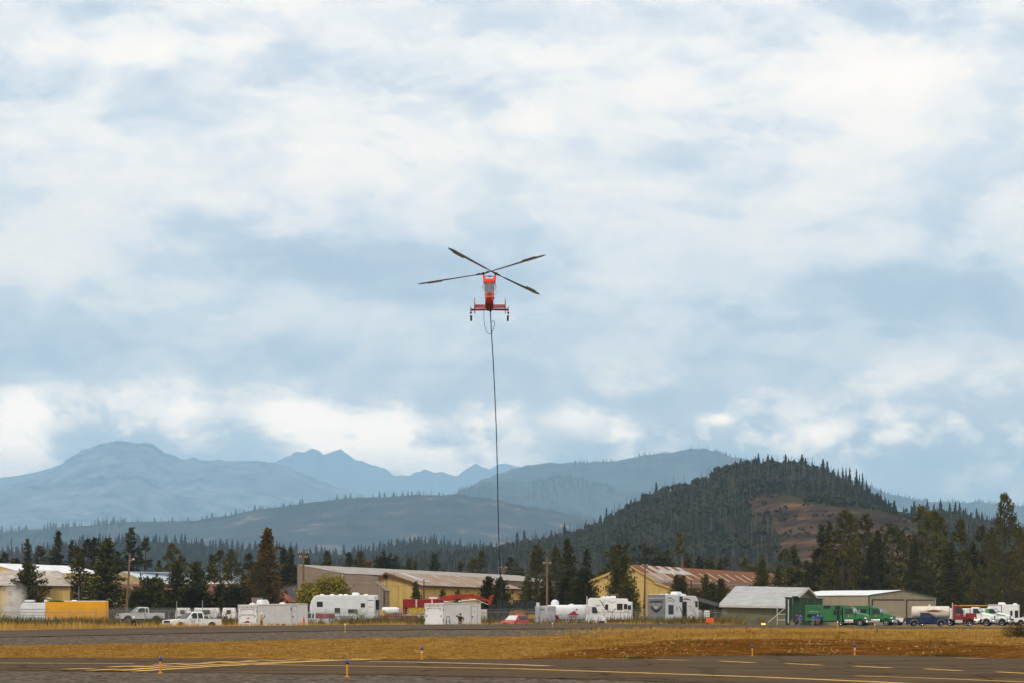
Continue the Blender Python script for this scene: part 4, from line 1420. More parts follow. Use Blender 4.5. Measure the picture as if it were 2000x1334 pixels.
# A: yellow warehouse with stained white roof, far left
A = thing('warehouse', 'yellow warehouse with streaked white roof behind the dust, far left', 'building', (xat(0, 425), 425, 0))
A.location = (0, 0, 0)
eL, eR = V3(-330, 1142, 424), V3(136, 1145, 426)
rL, rR = V3(-320, 1115.5, 434), V3(112, 1116, 434)
wall_poly(A, [base(eL), base(eR), eR, eL], M_yel, 'front_wall')
wall_poly(A, [base(eR), base(eR) + Vector((0.3, 16, 0)), eR + Vector((0.3, 16, 0)), rR + Vector((1.2, 0, -.3)), eR], M_yel, 'side_wall', inward=Vector((-.15, 0, 0)))
roof_panels(A, eL, eR, rL, rR, 30, lambda i, j: M_dirtywhite, seed=1, over=0.35)
roof_panels(A, eL + Vector((0, 18, 0)), eR + Vector((0, 18, 0)), rL, rR, 6, M_dirtywhite, seed=2)
roof_panels(A, eR + Vector((.05, 0, 0)), eR + Vector((0.35, 16, 0)), rR + Vector((0, -.05, 0)), rR + Vector((0, .1, 0)), 4, M_dirtywhite, seed=3)
ribs(A, eL, eR, 0, eL.z - .1, eR.z - .1, 1.2, M_yel, (0, -1, 0))
b = MB(); b.slab([eL + Vector((0, -.36, -.14)), eR + Vector((0, -.36, -.14)), eR + Vector((0, -.36, .03)), eL + Vector((0, -.36, .03))], (0, -.1, 0)); b.build('gutter', M_darkwood, A)
A2 = thing('warehouse', 'cream gable with white roof peeping over the left warehouse', 'building')
p = [V3(-60, 1120, 470), V3(-22, 1101, 470), V3(34, 1117, 470)]
shell_building(A2, p, (10, 30, 0), M_yel)
roof_panels(A2, p[2], p[2] + Vector((10, 30, 0)), p[1], p[1] + Vector((10, 30, 0)), 8, M_whiteroof, over=.3)
roof_panels(A2, p[0], p[0] + Vector((10, 30, 0)), p[1], p[1] + Vector((10, 30, 0)), 8, M_whiteroof, over=.3)

# D: long building with pale roof, brown-red lower roof, salmon hip roof
Dm = thing('warehouse', 'long building with pale blue-white roof and cream gable behind the dark trees', 'building')
p = [V3(205, 1136, 500), V3(240, 1117.5, 500), V3(296, 1141, 500)]
vec = (23, 34, 0)
shell_building(Dm, p, vec, M_cream)
roof_panels(Dm, p[2], V3(492, 1141, 530), p[1], V3(455, 1121, 536), 24, lambda i, j: M_blueroof if i < 13 else M_whiteroof, seed=4, over=.2)
roof_panels(Dm, V3(492.5, 1141, 530), V3(500, 1141, 545), V3(455.3, 1121, 536), V3(456, 1121, 536.3), 3, M_whiteroof, seed=4)
roof_panels(Dm, p[0], p[0] + Vector(vec), p[1], p[1] + Vector(vec), 8, M_blueroof, seed=5, over=.3)
D2 = thing('shed', 'low open shed with long brown-red roof behind the silver pickup', 'building')
roof_panels(D2, V3(212, 1153, 462), V3(420, 1153, 462), V3(226, 1141.5, 470), V3(420, 1141.5, 470), 20, M_brownroof, seed=6)
wall_poly(D2, [base(V3(232, 1160, 470)), base(V3(418, 1160, 470)), V3(418, 1150, 470), V3(232, 1150, 470)], M_cream, 'back_wall')
for i in range(7):
    q = V3(232 + 30 * i, 1153, 463)
    b = MB(); b.box(q.x - .12, q.x + .12, q.y - .1, q.y + .1, 0, q.z); b.build('post', M_darkwood, D2)
b = MB(); q0, q1 = V3(242, 1155, 466), V3(272, 1167, 466); b.box(q0.x, q1.x, 466, 466.2, q1.z, q0.z); b.build('dark_opening', M_dark, D2)
D3 = thing('house', 'building with salmon-red hipped roof behind the firefighter trailer', 'building')
roof_panels(D3, V3(386, 1178, 446), V3(577, 1178, 446), V3(398, 1141.5, 458), V3(525, 1141.5, 458), 22, lambda i, j: M_salmon if j == 0 else M_brownroof, seg=2, seed=7)
roof_panels(D3, V3(577.3, 1178, 446), V3(582, 1174, 470), V3(525.3, 1141.5, 458), V3(526, 1141.5, 458.4), 6, M_salmon, seed=8)
wall_poly(D3, [base(V3(392, 1178, 447)), base(V3(570, 1178, 447)), V3(570, 1178, 447), V3(392, 1178, 447)], M_cream, 'front_wall')
BG = thing('warehouse', 'blue-grey corrugated metal building left of the tan one', 'building')
p = [V3(540, 1148, 462), V3(626, 1134, 462)]
shell_building(BG, p, (2, 20, 0), M_bluegrey)
roof_panels(BG, p[0], p[1], p[0] + Vector((2, 20, .3)), p[1] + Vector((2, 20, .3)), 10, M_brownroof, seed=9, over=.2)
ribs(BG, base(p[0]), base(p[1]), 0, p[0].z - .1, p[1].z - .1, 0.6, M_bluegrey, (0, -1, 0))

# B: big tan building
B = thing('warehouse', 'big tan metal building with long pale grey roof', 'building')
p = [V3(580, 1104, 432), V3(669, 1121, 430)]
vec = (34, 122, 0)
shell_building(B, p, vec, M_tan)
pv = [Vector(q) + Vector(vec) for q in p]
roof_panels(B, p[1], pv[1], p[0], pv[0], 44, M_tanroof, seed=10, over=.25)
ribs(B, base(p[1]), base(pv[1]), 0, p[1].z - .2, pv[1].z - .2, 1.1, M_tan, (1, -.28, 0))
ribs(B, base(p[0]), base(p[1]), 0, p[0].z - .2, p[1].z - .2, 0.9, M_tan, (0, -1, 0))
b = MB(); q = V3(669.5, 1122, 429.6); b.box(q.x - .12, q.x + .12, q.y - .1, q.y + .1, q.z - 3.2, q.z); b.build('downspout', M_trim, B)
b = MB(); q = V3(667, 1131, 429); b.box(q.x + 1.2, q.x + 2.2, q.y - .4, q.y, q.z - .2, q.z + .05); b.build('wall_lamp', M_dark, B)
b = MB(); q = V3(704, 1143, 428); b.box(q.x - .15, q.x + .15, q.y - .3, q.y + 3, q.z - .35, q.z + .2); b.build('vent', M_dark, B)
B2 = thing('shed', 'tan lean-to annex with a cut corner before the yellow warehouse', 'building')
p = [V3(670.5, 1121.6, 427), V3(727, 1124.5, 427), V3(730, 1136, 427), V3(751, 1155, 427)]
shell_building(B2, p, (.4, 8, 0), M_tan)
b = MB(); b.slab([p[2] + Vector((0, -.1, .05)), p[3] + Vector((.1, -.1, .05)), p[3] + Vector((.5, 8, .05)), p[2] + Vector((.4, 8, .05))], (.05, 0, .06)); b.build('sloped_roof', M_tan, B2)
ribs(B2, base(p[0]), base(p[3]), 0, p[0].z - .3, p[3].z - .1, 0.9, M_tan, (0, -1, 0))

# C: yellow warehouse with the rust-stained roof
Cb = thing('warehouse', 'yellow warehouse with rust-streaked pale roof in the picture middle', 'building')
p = [V3(733, 1135, 441), V3(752, 1119, 441), V3(822, 1143, 440)]
vec = Vector((15.6, 66, 0))
shell_building(Cb, p, vec, M_yel)
roof_panels(Cb, p[2], p[2] + vec, p[1], p[1] + vec, 46, lambda i, j: M_galv if i in (5, 6, 7) and j > 0 else (M_dirtywhite if (i * 7 + j * 3) % 11 == 0 else M_rustpale), seg=3, seed=12, over=.5)
roof_panels(Cb, p[0], p[0] + vec, p[1], p[1] + vec, 20, M_rustpale, seed=13, over=.6)
ribs(Cb, base(p[2]), base(p[2] + vec), 0, p[2].z - .2, p[2].z - .2, 1.2, M_yel, (1, -.23, 0))
ribs(Cb, base(p[0]), base(p[2]), 0, p[0].z - .3, p[2].z - .3, 1.2, M_yel, (0, -1, 0))
for a, c in ((V3(727, 1137, 440.4), V3(752, 1118.5, 440.4)), (V3(752, 1118.5, 440.4), V3(826, 1144.5, 439.5))):
    b = MB(); b.slab([a, c, c - Vector((0, 0, .32)), a - Vector((0, 0, .32))], (0, .5, 0)); b.build('rake_board', M_brownroof, Cb)
b = MB(); b.slab([p[2] + Vector((.3, -.3, -.3)), p[2] + vec + Vector((.3, -.3, -.3)), p[2] + vec + Vector((.3, -.3, -.02)), p[2] + Vector((.3, -.3, -.02))], (.3, 0, 0)); b.build('gutter', M_darkwood, Cb)
b = MB(); q = V3(753, 1127, 440.7); b.lathe([(.34, -.05), (.34, .05)], 'y', q, 14); b.tube([q, q + Vector((1.2, -.1, -.5)), q + Vector((1.4, -.1, .6))], .03, 5); b.build('gable_vent', M_dark, Cb)
b = MB(); q = V3(754.5, 1130, 440.6); b.tube([q, base(q, 0)], .035, 6); b.build('conduit', M_darkwood, Cb)

# E: right yellow warehouse with rusty brown roof and skylight strips
E = thing('warehouse', 'yellow warehouse with rusty brown roof and pale skylight strips', 'building')
pk, el, gut, er = V3(1228, 1103.5, 452), V3(1153, 1133, 452), V3(1279, 1134, 452), V3(1312, 1148, 452)
vec = Vector((33.5, 106, 0))
shell_building(E, [el, pk, gut, er], vec, M_yel)


def e_mat(i, j):
    if j >= 2 and 3 <= i <= 9 and (i % 2 or j == 2):
        return M_galv
    if j <= 1 and i <= 3:
        return M_rustpale
    return M_rust


roof_panels(E, gut, gut + vec, pk, pk + vec, 34, e_mat, seg=4, seed=14, over=.1)
roof_panels(E, er, er + vec, gut + Vector((.1, -.1, -.35)), gut + vec + Vector((.1, -.1, -.35)), 30, M_rustdark, seed=15, over=.4)
roof_panels(E, el, el + vec, pk, pk + vec, 16, M_rust, seed=16, over=.5)
nrm = (vec).cross(pk - gut).normalized()
nrm = nrm if nrm.z > 0 else -nrm
for i in range(15):
    t0 = 0.045 + i * 0.062
    a = gut + vec * t0
    c = pk + vec * t0
    s0, s1 = (0.10, 0.62) if i % 2 else (0.22, 0.70)
    if i < 3:
        s0, s1 = 0.02, 0.9
    w = vec.normalized() * 0.85
    b = MB(); b.slab([a.lerp(c, s0) + nrm * .14, a.lerp(c, s0) + w + nrm * .14, a.lerp(c, s1) + w + nrm * .14, a.lerp(c, s1) + nrm * .14], nrm * .03)
    b.build('skylight_strip', M_skylight, E)
b = MB(); b.slab([gut + Vector((.15, -.3, -.3)), gut + vec + Vector((.15, -.3, -.3)), gut + vec + Vector((.15, -.3, .02)), gut + Vector((.15, -.3, .02))], (.2, -.08, 0)); b.build('gutter', M_galv, E)
for a, c in ((el + Vector((-.5, -.3, -.3)), pk + Vector((0, -.3, .1))), (pk + Vector((0, -.3, .1)), gut + Vector((0, -.3, .05))), (gut + Vector((0, -.3, -.2)), er + Vector((.4, -.3, -.15)))):
    b = MB(); b.slab([a, c, c - Vector((0, 0, .28)), a - Vector((0, 0, .28))], (0, .3, 0)); b.build('rake_board', M_yel, E)
ribs(E, base(el), base(er), 0, el.z - .2, er.z - .2, 1.1, M_yel, (0, -1, 0))
b = MB(); q = V3(1243, 1149, 451.5); b.box(q.x - .05, q.x + .05, q.y - .05, q.y + .1, 0, q.z); b.build('downspout', M_trim, E)

# G: sage shed with silver roof
G_ = thing('hangar', 'sage green hangar with silver roof left of the green trucks', 'building')
w0, w1 = V3(1411, 1183, 432), V3(1537, 1185, 430)
e0, e1 = V3(1401.5, 1183.5, 431.5), V3(1537, 1186, 429)
r0, r1 = V3(1437, 1146, 441), V3(1577, 1149, 438)
b0, b1 = V3(1466, 1170, 450), V3(1597, 1171, 447)
wall_poly(G_, [base(w0), base(w1), w1, w0], M_sage, 'front_wall')
g1 = V3(1592, 1171, 446)
wall_poly(G_, [base(w1), base(g1), g1, r1 + Vector((-.7, .3, -.35)), w1], M_sage, 'gable_wall', inward=Vector((-.15, .1, 0)))
wall_poly(G_, [base(w0), base(V3(1466, 1171, 449)), V3(1466, 1171, 449), r0 + Vector((.7, 0, -.5)), w0], M_sage, 'gable_wall', inward=Vector((.15, 0, 0)))
roof_panels(G_, e0, e1, r0, r1, 11, M_silver, 'roof_panel', .07, .04, seg=9, seed=17)
roof_panels(G_, b0, b1, r0, r1, 6, M_silver, seed=18)
for a, c in ((e1 + Vector((.08, -.1, .12)), r1 + Vector((.12, -.1, .14))), (r1 + Vector((.12, -.1, .14)), b1 + Vector((.12, -.1, .14)))):
    b = MB(); b.slab([a, c, c - Vector((0, 0, .3)), a - Vector((0, 0, .3))], (.12, -.05, 0)); b.build('rake_board', M_trim, G_)
b = MB(); b.slab([e0 + Vector((0, -.12, -.18)), e1 + Vector((0, -.12, -.18)), e1 + Vector((0, -.12, .08)), e0 + Vector((0, -.12, .08))], (0, .1, 0)); b.build('eave_board', M_trim, G_)
b = MB(); q = V3(1405, 1186, 433); b.box(q.x + .3, q.x + .6, q.y, q.y + .2, 0, q.z); b.build('post', M_darkwood, G_)
gd = thing('sliding_door_panel', 'dark green panel wall standing behind the first green truck', 'panel')
q0, q1 = V3(1534, 1168, 425), V3(1607, 1171, 424)
for i in range(5):
    a, c = q0.lerp(q1, i / 5 + .004), q0.lerp(q1, (i + 1) / 5 - .004)
    b = MB(); b.slab([base(a), base(c), c, a], (0, .2, 0)); b.build('panel_sheet', M_greendark, gd)
b = MB(); b.box(q0.x + .35, q0.x + .5, 424.6, 424.9, 0.4, q0.z - .2); b.build('post', M_trim, gd)
b = MB(); b.slab([q0 + Vector((-.1, -.1, 0)), q1 + Vector((.1, -.1, 0)), q1 + Vector((.1, -.1, .15)), q0 + Vector((-.1, -.1, .15))], (0, .4, 0)); b.build('top_rail', M_darkwood, gd)
b = MB(); q = V3(1553, 1167, 424); b.box(q.x - .3, q.x + .5, 424, 425.5, q.z - .05, q.z + .2); b.build('lamp_box', M_dark, gd)

# H: khaki hangar with white roof and big doors
Hh = thing('hangar', 'khaki metal hangar with white roof behind the parked trucks', 'building')
cl, cr = V3(1697, 1163.5, 440), V3(1828, 1168.5, 454)
pk = V3(1764, 1154, 447)
back = Vector((-11.5, 12.5, 0))
shell_building(Hh, [cl, pk, cr], back, M_khaki)
roof_panels(Hh, cl, cl + back, pk, pk + back, 18, M_whiteroof, seed=19, over=.2)
roof_panels(Hh, cr, cr + back, pk, pk + back, 10, M_whiteroof, seed=20, over=.2)
ribs(Hh, base(cl), base(cl + back), 0, cl.z - .15, cl.z - .15, 0.5, M_khaki, (-.72, -.7, 0))
off = Vector((.1, -.15, 0))
for a, c in ((cl, pk), (pk, cr)):
    b = MB(); b.slab([a + off + Vector((0, 0, .15)), c + off + Vector((0, 0, .15)), c + off - Vector((0, 0, .08)), a + off - Vector((0, 0, .08))], off * .5); b.build('rake_trim', M_greentrim, Hh)
b = MB(); b.box(cl.x - .12, cl.x + .1, cl.y - .22, cl.y - .02, 0, cl.z); b.build('corner_trim', M_greentrim, Hh)
fd = (cr - cl); fd.z = 0
for t0, t1 in ((0.05, 0.515), (0.555, 0.965)):
    a, c = cl + fd * t0, cl + fd * t1
    top = 4.15
    dn = Vector((fd.y, -fd.x, 0)).normalized()
    for k in range(2):
        z0, z1 = (0.05, 1.85) if k == 0 else (1.9, 3.85)
        b = MB(); b.slab([Vector((a.x, a.y, z0)), Vector((c.x, c.y, z0)), Vector((c.x, c.y, z1)), Vector((a.x, a.y, z1))], dn * .1); b.build('door_panel', M_khaki, Hh)
    b = MB(); b.slab([Vector((a.x, a.y, 3.87)), Vector((c.x, c.y, 3.87)), Vector((c.x, c.y, 4.05)), Vector((a.x, a.y, 4.05))], dn * .12); b.build('door_header', M_darkwood, Hh)
    b = MB(); b.slab([Vector((a.x, a.y, .05)), Vector((a.x, a.y, 4.0)), Vector((a.x, a.y, 4.0)) - fd.normalized() * .12, Vector((a.x, a.y, .05)) - fd.normalized() * .12], dn * .13); b.build('door_jamb', M_darkwood, Hh)
b = MB(); q = V3(1764, 1146, 446); b.tube([q - Vector((0, 0, .7)), q], .05, 6); b.build('beacon_mast', mat('red_paint', (0.5, 0.03, 0.02), .5), Hh)

# open-sided shelter between the camper and the silver-roofed hangar
sh = thing('shelter', 'dark lean-to roof left of the sage hangar', 'shelter')
roof_panels(sh, V3(1358, 1174, 410), V3(1404, 1187, 410), V3(1362, 1168, 416), V3(1405, 1180, 416), 6, M_dark, seed=21)
for px in (1366, 1380, 1402):
    q = V3(px, 1177, 411)
    b = MB(); b.box(q.x - .1, q.x + .1, q.y - .1, q.y + .1, 0, q.z - .1); b.build('post', M_darkwood, sh)

# far pale shed between the grove trunks
fs = thing('shed', 'pale straw-coloured shed glimpsed between grove trunks above the white trucks', 'building')
p = [V3(1868, 1166, 640), V3(1885, 1160, 640), V3(1945, 1163, 640)]
shell_building(fs, p, (4, 12, 0), M_yel)
roof_panels(fs, p[1], p[2], p[1] + Vector((4, 12, 1)), p[2] + Vector((4, 12, 1)), 6, M_whiteroof, seed=23)


# ------------------------------------------------------------------ poles and wires
def pole(px, ytop, Y, label, r=0.15, lean=0.0, arms=(), m=None, extra=None):
    H = EYE + (HOR - ytop) * Y / F
    o = thing('utility_pole', label, 'utility pole', (xat(px, Y), Y, 0))
    b = MB()
    b.tube([(0, 0, -.1), (lean * .5, 0, H * .5), (lean, 0, H)], [r * 1.15, r, r * .8], 9)
    b.build('pole_shaft', m or M_wood, o, True)
    for z, w in arms:
        b = MB(); b.box(lean - w / 2, lean + w / 2, -.25, -.12, H - z - .09, H - z + .09); a = b.build('crossarm', m or M_wood, o)
        for s in (-.45, -.25, .25, .45):
            b = MB(); b.lathe([(.03, 0), (.07, .06), (.07, .14), (.03, .2)], 'z', (lean + s * w, -.18, H - z + .09), 8); b.build('insulator', M_trim, a)
    return o, Vector((xat(px, Y) + lean, Y, H))


pA, tA = pole(245, 1081, 405, 'leaning wooden utility pole with lamp before the brown-red roof', .17, 0.65)
b = MB(); b.tube([(0.5, -.1, tA.z - 1.0), (1.3, -.2, tA.z - .9)], .035, 6); b.lathe([(.1, 0), (.17, .1), (.1, .3)], 'x', (1.0, -.2, tA.z - .85), 10); b.build('lamp', M_trim, pA, True)
b = MB(); b.tube([(.85, -.1, tA.z * .62), (.85, -.12, tA.z * .5), (.5, -.15, tA.z * .4)], .03, 5); b.build('conduit', M_steel, pA)
pB, tB = pole(592, 1078, 412, 'wooden utility pole with two crossarms before the tan building', .17, 0.05, ((.22, 1.7), (.85, 1.2)))
b = MB(); b.tube([(.05, -.2, tB.z - 2.0), (-.3, -.3, tB.z - 2.3), (-.3, -.3, tB.z - 2.9)], .04, 5); b.build('bracket', M_dark, pB)
pC, tC = pole(1068.5, 1088, 408, 'tall brown utility pole between the two large pines', .17, 0.0, ((1.0, 1.2),))
pD, tD = pole(1258.5, 1104, 420, 'brown utility pole in front of the yellow gable', .15, 0.1, ((.15, .9),))
pE, tE = pole(545, 1124, 420, 'short dark pole before the salmon roof', .11, 0.0, (), M_darkwood)
pF, tF = pole(828, 1132, 418, 'dark slim pole before the yellow wall', .10, 0.0, (), M_darkwood)
pG, tG = pole(741, 1138, 415, 'thin grey pole at the yellow warehouse corner', .06, 0.0, (), M_steel)
pH, tH = pole(983, 1108, 560, 'far reddish pole behind the rusty roof, right of the long line', .2, 0, ((.2, 1.6),))
pI, tI = pole(1333, 1087, 560, 'far reddish pole over the rusty brown roof', .2)
pJ, tJ = pole(399, 1128, 430, 'dark stub pole among the red-roof trees', .12, 0, (), M_darkwood)
pK, tK = pole(1350, 1133, 425, 'black pole with small lamp arm right of the camper', .11, 0, (), M_dark)
b = MB(); b.tube([(0, 0, tK.z - 1.0), (.5, 0, tK.z - .85), (1.1, 0, tK.z - 1.0)], .04, 5); b.build('lamp_arm', M_dark, pK)
pL, tL = pole(154, 1145, 420, 'thin pole before the left warehouse end', .05, 0, (), M_steel)
pM, tM = pole(632, 1126, 405, 'slim pole inside the broadleaf tree', .08, 0, (), M_darkwood)
pN, tN = pole(410, 1150, 424, 'short thin dark pole below the salmon roof edge', .06, 0, (), M_darkwood)


def wire(a, c, sag, label, r=.014):
    b = MB()
    n = 14
    pts = []
    for i in range(n + 1):
        t = i / n
        p = a.lerp(c, t)
        pts.append(p - Vector((0, 0, sag * 4 * t * (1 - t))))
    b.tube(pts, r, 4, False)
    return tag(b.build('overhead_wire', M_wire), label, 'wire', 'overhead wires between the poles')


wire(tA - Vector((0, 0, .4)), tB - Vector((0, 0, .3)), .8, 'upper wire from the leaning pole to the double-crossarm pole')
wire(tA - Vector((0, 0, 1.6)), tB - Vector((0, 0, 3.2)), .7, 'lower wire from the leaning pole to the double-crossarm pole')
wire(tB - Vector((0, 0, .85)), tF - Vector((0, 0, .1)), 1.3, 'wire from the double-crossarm pole to the dark slim pole')
wire(tB - Vector((0, 0, 3.4)), tF - Vector((0, 0, .4)), .25, 'low wire before the tan and yellow walls')
wire(tB - Vector((0, 0, 4.0)), tF - Vector((0, 0, .9)), .35, 'lowest wire before the tan and yellow walls')
wire(tH - Vector((0, 0, .2)), tC - Vector((0, 0, 1.0)), .9, 'wire from the far pole to the tall brown pole')
wire(tH - Vector((0, 0, .2)), at(700, 1118, 600), 1.2, 'far wire over the rusty roof')
wire(tC - Vector((0, 0, 1.0)), tD - Vector((0, 0, .2)), .9, 'upper wire from the tall brown pole to the gable pole')
wire(tC - Vector((0, 0, 2.4)), tD - Vector((0, 0, 2.4)), .5, 'lower wire from the tall brown pole to the gable pole')
wire(tD - Vector((0, 0, 2.6)), tK - Vector((0, 0, .6)), .3, 'wire from the gable pole to the black lamp pole')
# ------------------------------------------------------------------ vehicles
M_white = mat('white_paint', (0.78, 0.78, 0.77), 0.35, var=0.05, scale=1.0, spec=0.5, coat=0.3, dirt=0.18)
M_whitebox = mat('white_box_panel', (0.74, 0.74, 0.74), 0.45, var=0.05, scale=0.8, spec=0.4, dirt=0.10)
M_silverp = mat('silver_paint', (0.55, 0.56, 0.58), 0.35, 0.2, var=0.08, scale=1.0, spec=0.5, dirt=0.25)
M_redp = mat('red_paint_body', (0.25, 0.008, 0.008), 0.5, var=0.12, scale=1.0, spec=0.25, dirt=0.06)
M_carred = mat('coral_red_paint', (0.50, 0.050, 0.042), 0.45, var=0.08, scale=1.0, spec=0.3, dirt=0.08)
M_bluep = mat('dark_blue_paint', (0.011, 0.022, 0.075), 0.5, var=0.12, spec=0.15, dirt=0.0)
M_greenp = mat('forest_green_paint', (0.022, 0.150, 0.042), 0.5, var=0.08, spec=0.3, dirt=0.05)
M_yellowp = mat('yellow_body_paint', (0.80, 0.36, 0.008), 0.55, var=0.05, scale=0.6, spec=0.2)
M_orangep = mat('orange_machine_paint', (0.75, 0.17, 0.012), 0.55, var=0.1, spec=0.25, dirt=0.1)
M_excav = mat('excavator_red_paint', (0.33, 0.030, 0.012), 0.6, var=0.2, spec=0.2, dirt=0.12)
M_black = mat('black_plastic', (0.016, 0.016, 0.016), 0.6, var=0.2)
M_rubber = mat('tyre_rubber', (0.018, 0.017, 0.016), 0.85, var=0.25, spec=0.1)
M_chrome = mat('chrome', (0.62, 0.62, 0.62), 0.25, 0.9, var=0.1)
M_alu = mat('brushed_aluminium', (0.50, 0.50, 0.52), 0.42, 0.55, var=0.12, scale=1.2)
M_lamp = mat('headlight_glass', (0.62, 0.62, 0.6), 0.15, var=0.15, spec=0.7)
M_tail = mat('tail_light_red', (0.35, 0.012, 0.012), 0.3, var=0.1)
M_grey = mat('grey_panel', (0.20, 0.19, 0.195), 0.5, var=0.1)
M_darkgrey = mat('dark_grey_graphic', (0.055, 0.053, 0.056), 0.5, var=0.2)
M_maroon = mat('maroon_graphic', (0.22, 0.018, 0.022), 0.5, var=0.1)
M_bluegfx = mat('blue_graphic', (0.10, 0.12, 0.34), 0.5, var=0.1)
M_goldgfx = mat('gold_graphic', (0.60, 0.33, 0.03), 0.5, var=0.1)
M_hose = mat('yellow_hose', (0.62, 0.40, 0.02), 0.8, var=0.25, scale=3)
M_tankcream = mat('cream_tank_paint', (0.66, 0.60, 0.50), 0.4, var=0.08, spec=0.4, dirt=0.15)
M_orange_sign = mat('orange_sign', (0.80, 0.12, 0.015), 0.6, var=0.1)


def text(s, size, m, parent, loc, rot, name='lettering', sx=1.0):
    cu = bpy.data.curves.new('lettering', 'FONT')
    cu.body = s
    cu.size = size
    cu.align_x = 'CENTER'
    cu.align_y = 'CENTER'
    cu.extrude = 0.004
    cu.resolution_u = 2
    tmp = bpy.data.objects.new('tmp_text', cu)
    C.objects.link(tmp)
    bpy.context.view_layer.update()
    me = bpy.data.meshes.new_from_object(tmp.evaluated_get(bpy.context.evaluated_depsgraph_get()))
    bpy.data.objects.remove(tmp)
    me.name = 'lettering'
    me.materials.clear()
    o = link_mesh(name, me, m, parent)
    o.location = loc
    o.rotation_euler = rot
    o.scale = (sx, 1, 1)
    return o


ROT_R = (R(90), 0, 0)               # reads on the -y side of a thing
ROT_BACK = (R(90), 0, R(-90))       # reads on the -x end of a thing


def wheel(parent, x, y, r=0.40, w=0.26, rim_m=None, dual=False):
    s = 1 if y > 0 else -1
    b = MB()
    yo, yi = y + s * w / 2, y - s * w / 2
    b.lathe([(r * .62, min(yi, yo)), (r * .93, min(yi, yo)), (r, min(yi, yo) + .05), (r, max(yi, yo) - .05), (r * .93, max(yi, yo)), (r * .62, max(yi, yo))], 'y', (x, 0, r), 20)
    o = b.build('wheel', M_rubber, parent, True)
    b = MB()
    e = yo + s * 0.01
    b.lathe([(r * .64, yo - s * .05), (r * .60, e), (r * .40, e - s * .05), (r * .2, e - s * .02), (r * .17, e + s * .04), (0.01, e + s * .05)] if s > 0 else
            [(r * .64, yo - s * .05), (r * .60, e), (r * .40, e - s * .05), (r * .2, e - s * .02), (r * .17, e + s * .04), (0.01, e + s * .05)], 'y', (x, 0, r), 16)
    b.build('rim', rim_m or M_alu, o, True)
    return o


def side_panels(parent, pts, m, name, out=0.012, sides=(-1, 1), th=0.02):
    """[(x, z, halfwidth)] polygon laid on both flanks, each its own part"""
    res = []
    for s in sides:
        b = MB()
        b.slab([(x, s * (w + out), z) for x, z, w in pts], (0, -s * th, 0))
        res.append(b.build(name, m, parent))
    return res


def end_panel(parent, x, y0, y1, z0, z1, m, name, d=-0.03, x2=None):
    x2 = x if x2 is None else x2
    b = MB()
    b.slab([(x, y0, z0), (x, y1, z0), (x2, y1, z1), (x2, y0, z1)], (d, 0, 0))
    return b.build(name, m, parent)


def arch_profile(x0, x1, zb, arches, r):
    """bottom edge from x1 back to x0 with wheel arches"""
    pts = []
    for cx in sorted(arches, reverse=True):
        pts.append((cx + r, zb))
        for k in range(1, 8):
            a = math.pi * k / 8
            pts.append((cx + r * math.cos(a), 0.42 + r * math.sin(a)))
        pts.append((cx - r, zb))
    return [(x1, zb)] + pts + [(x0, zb)]


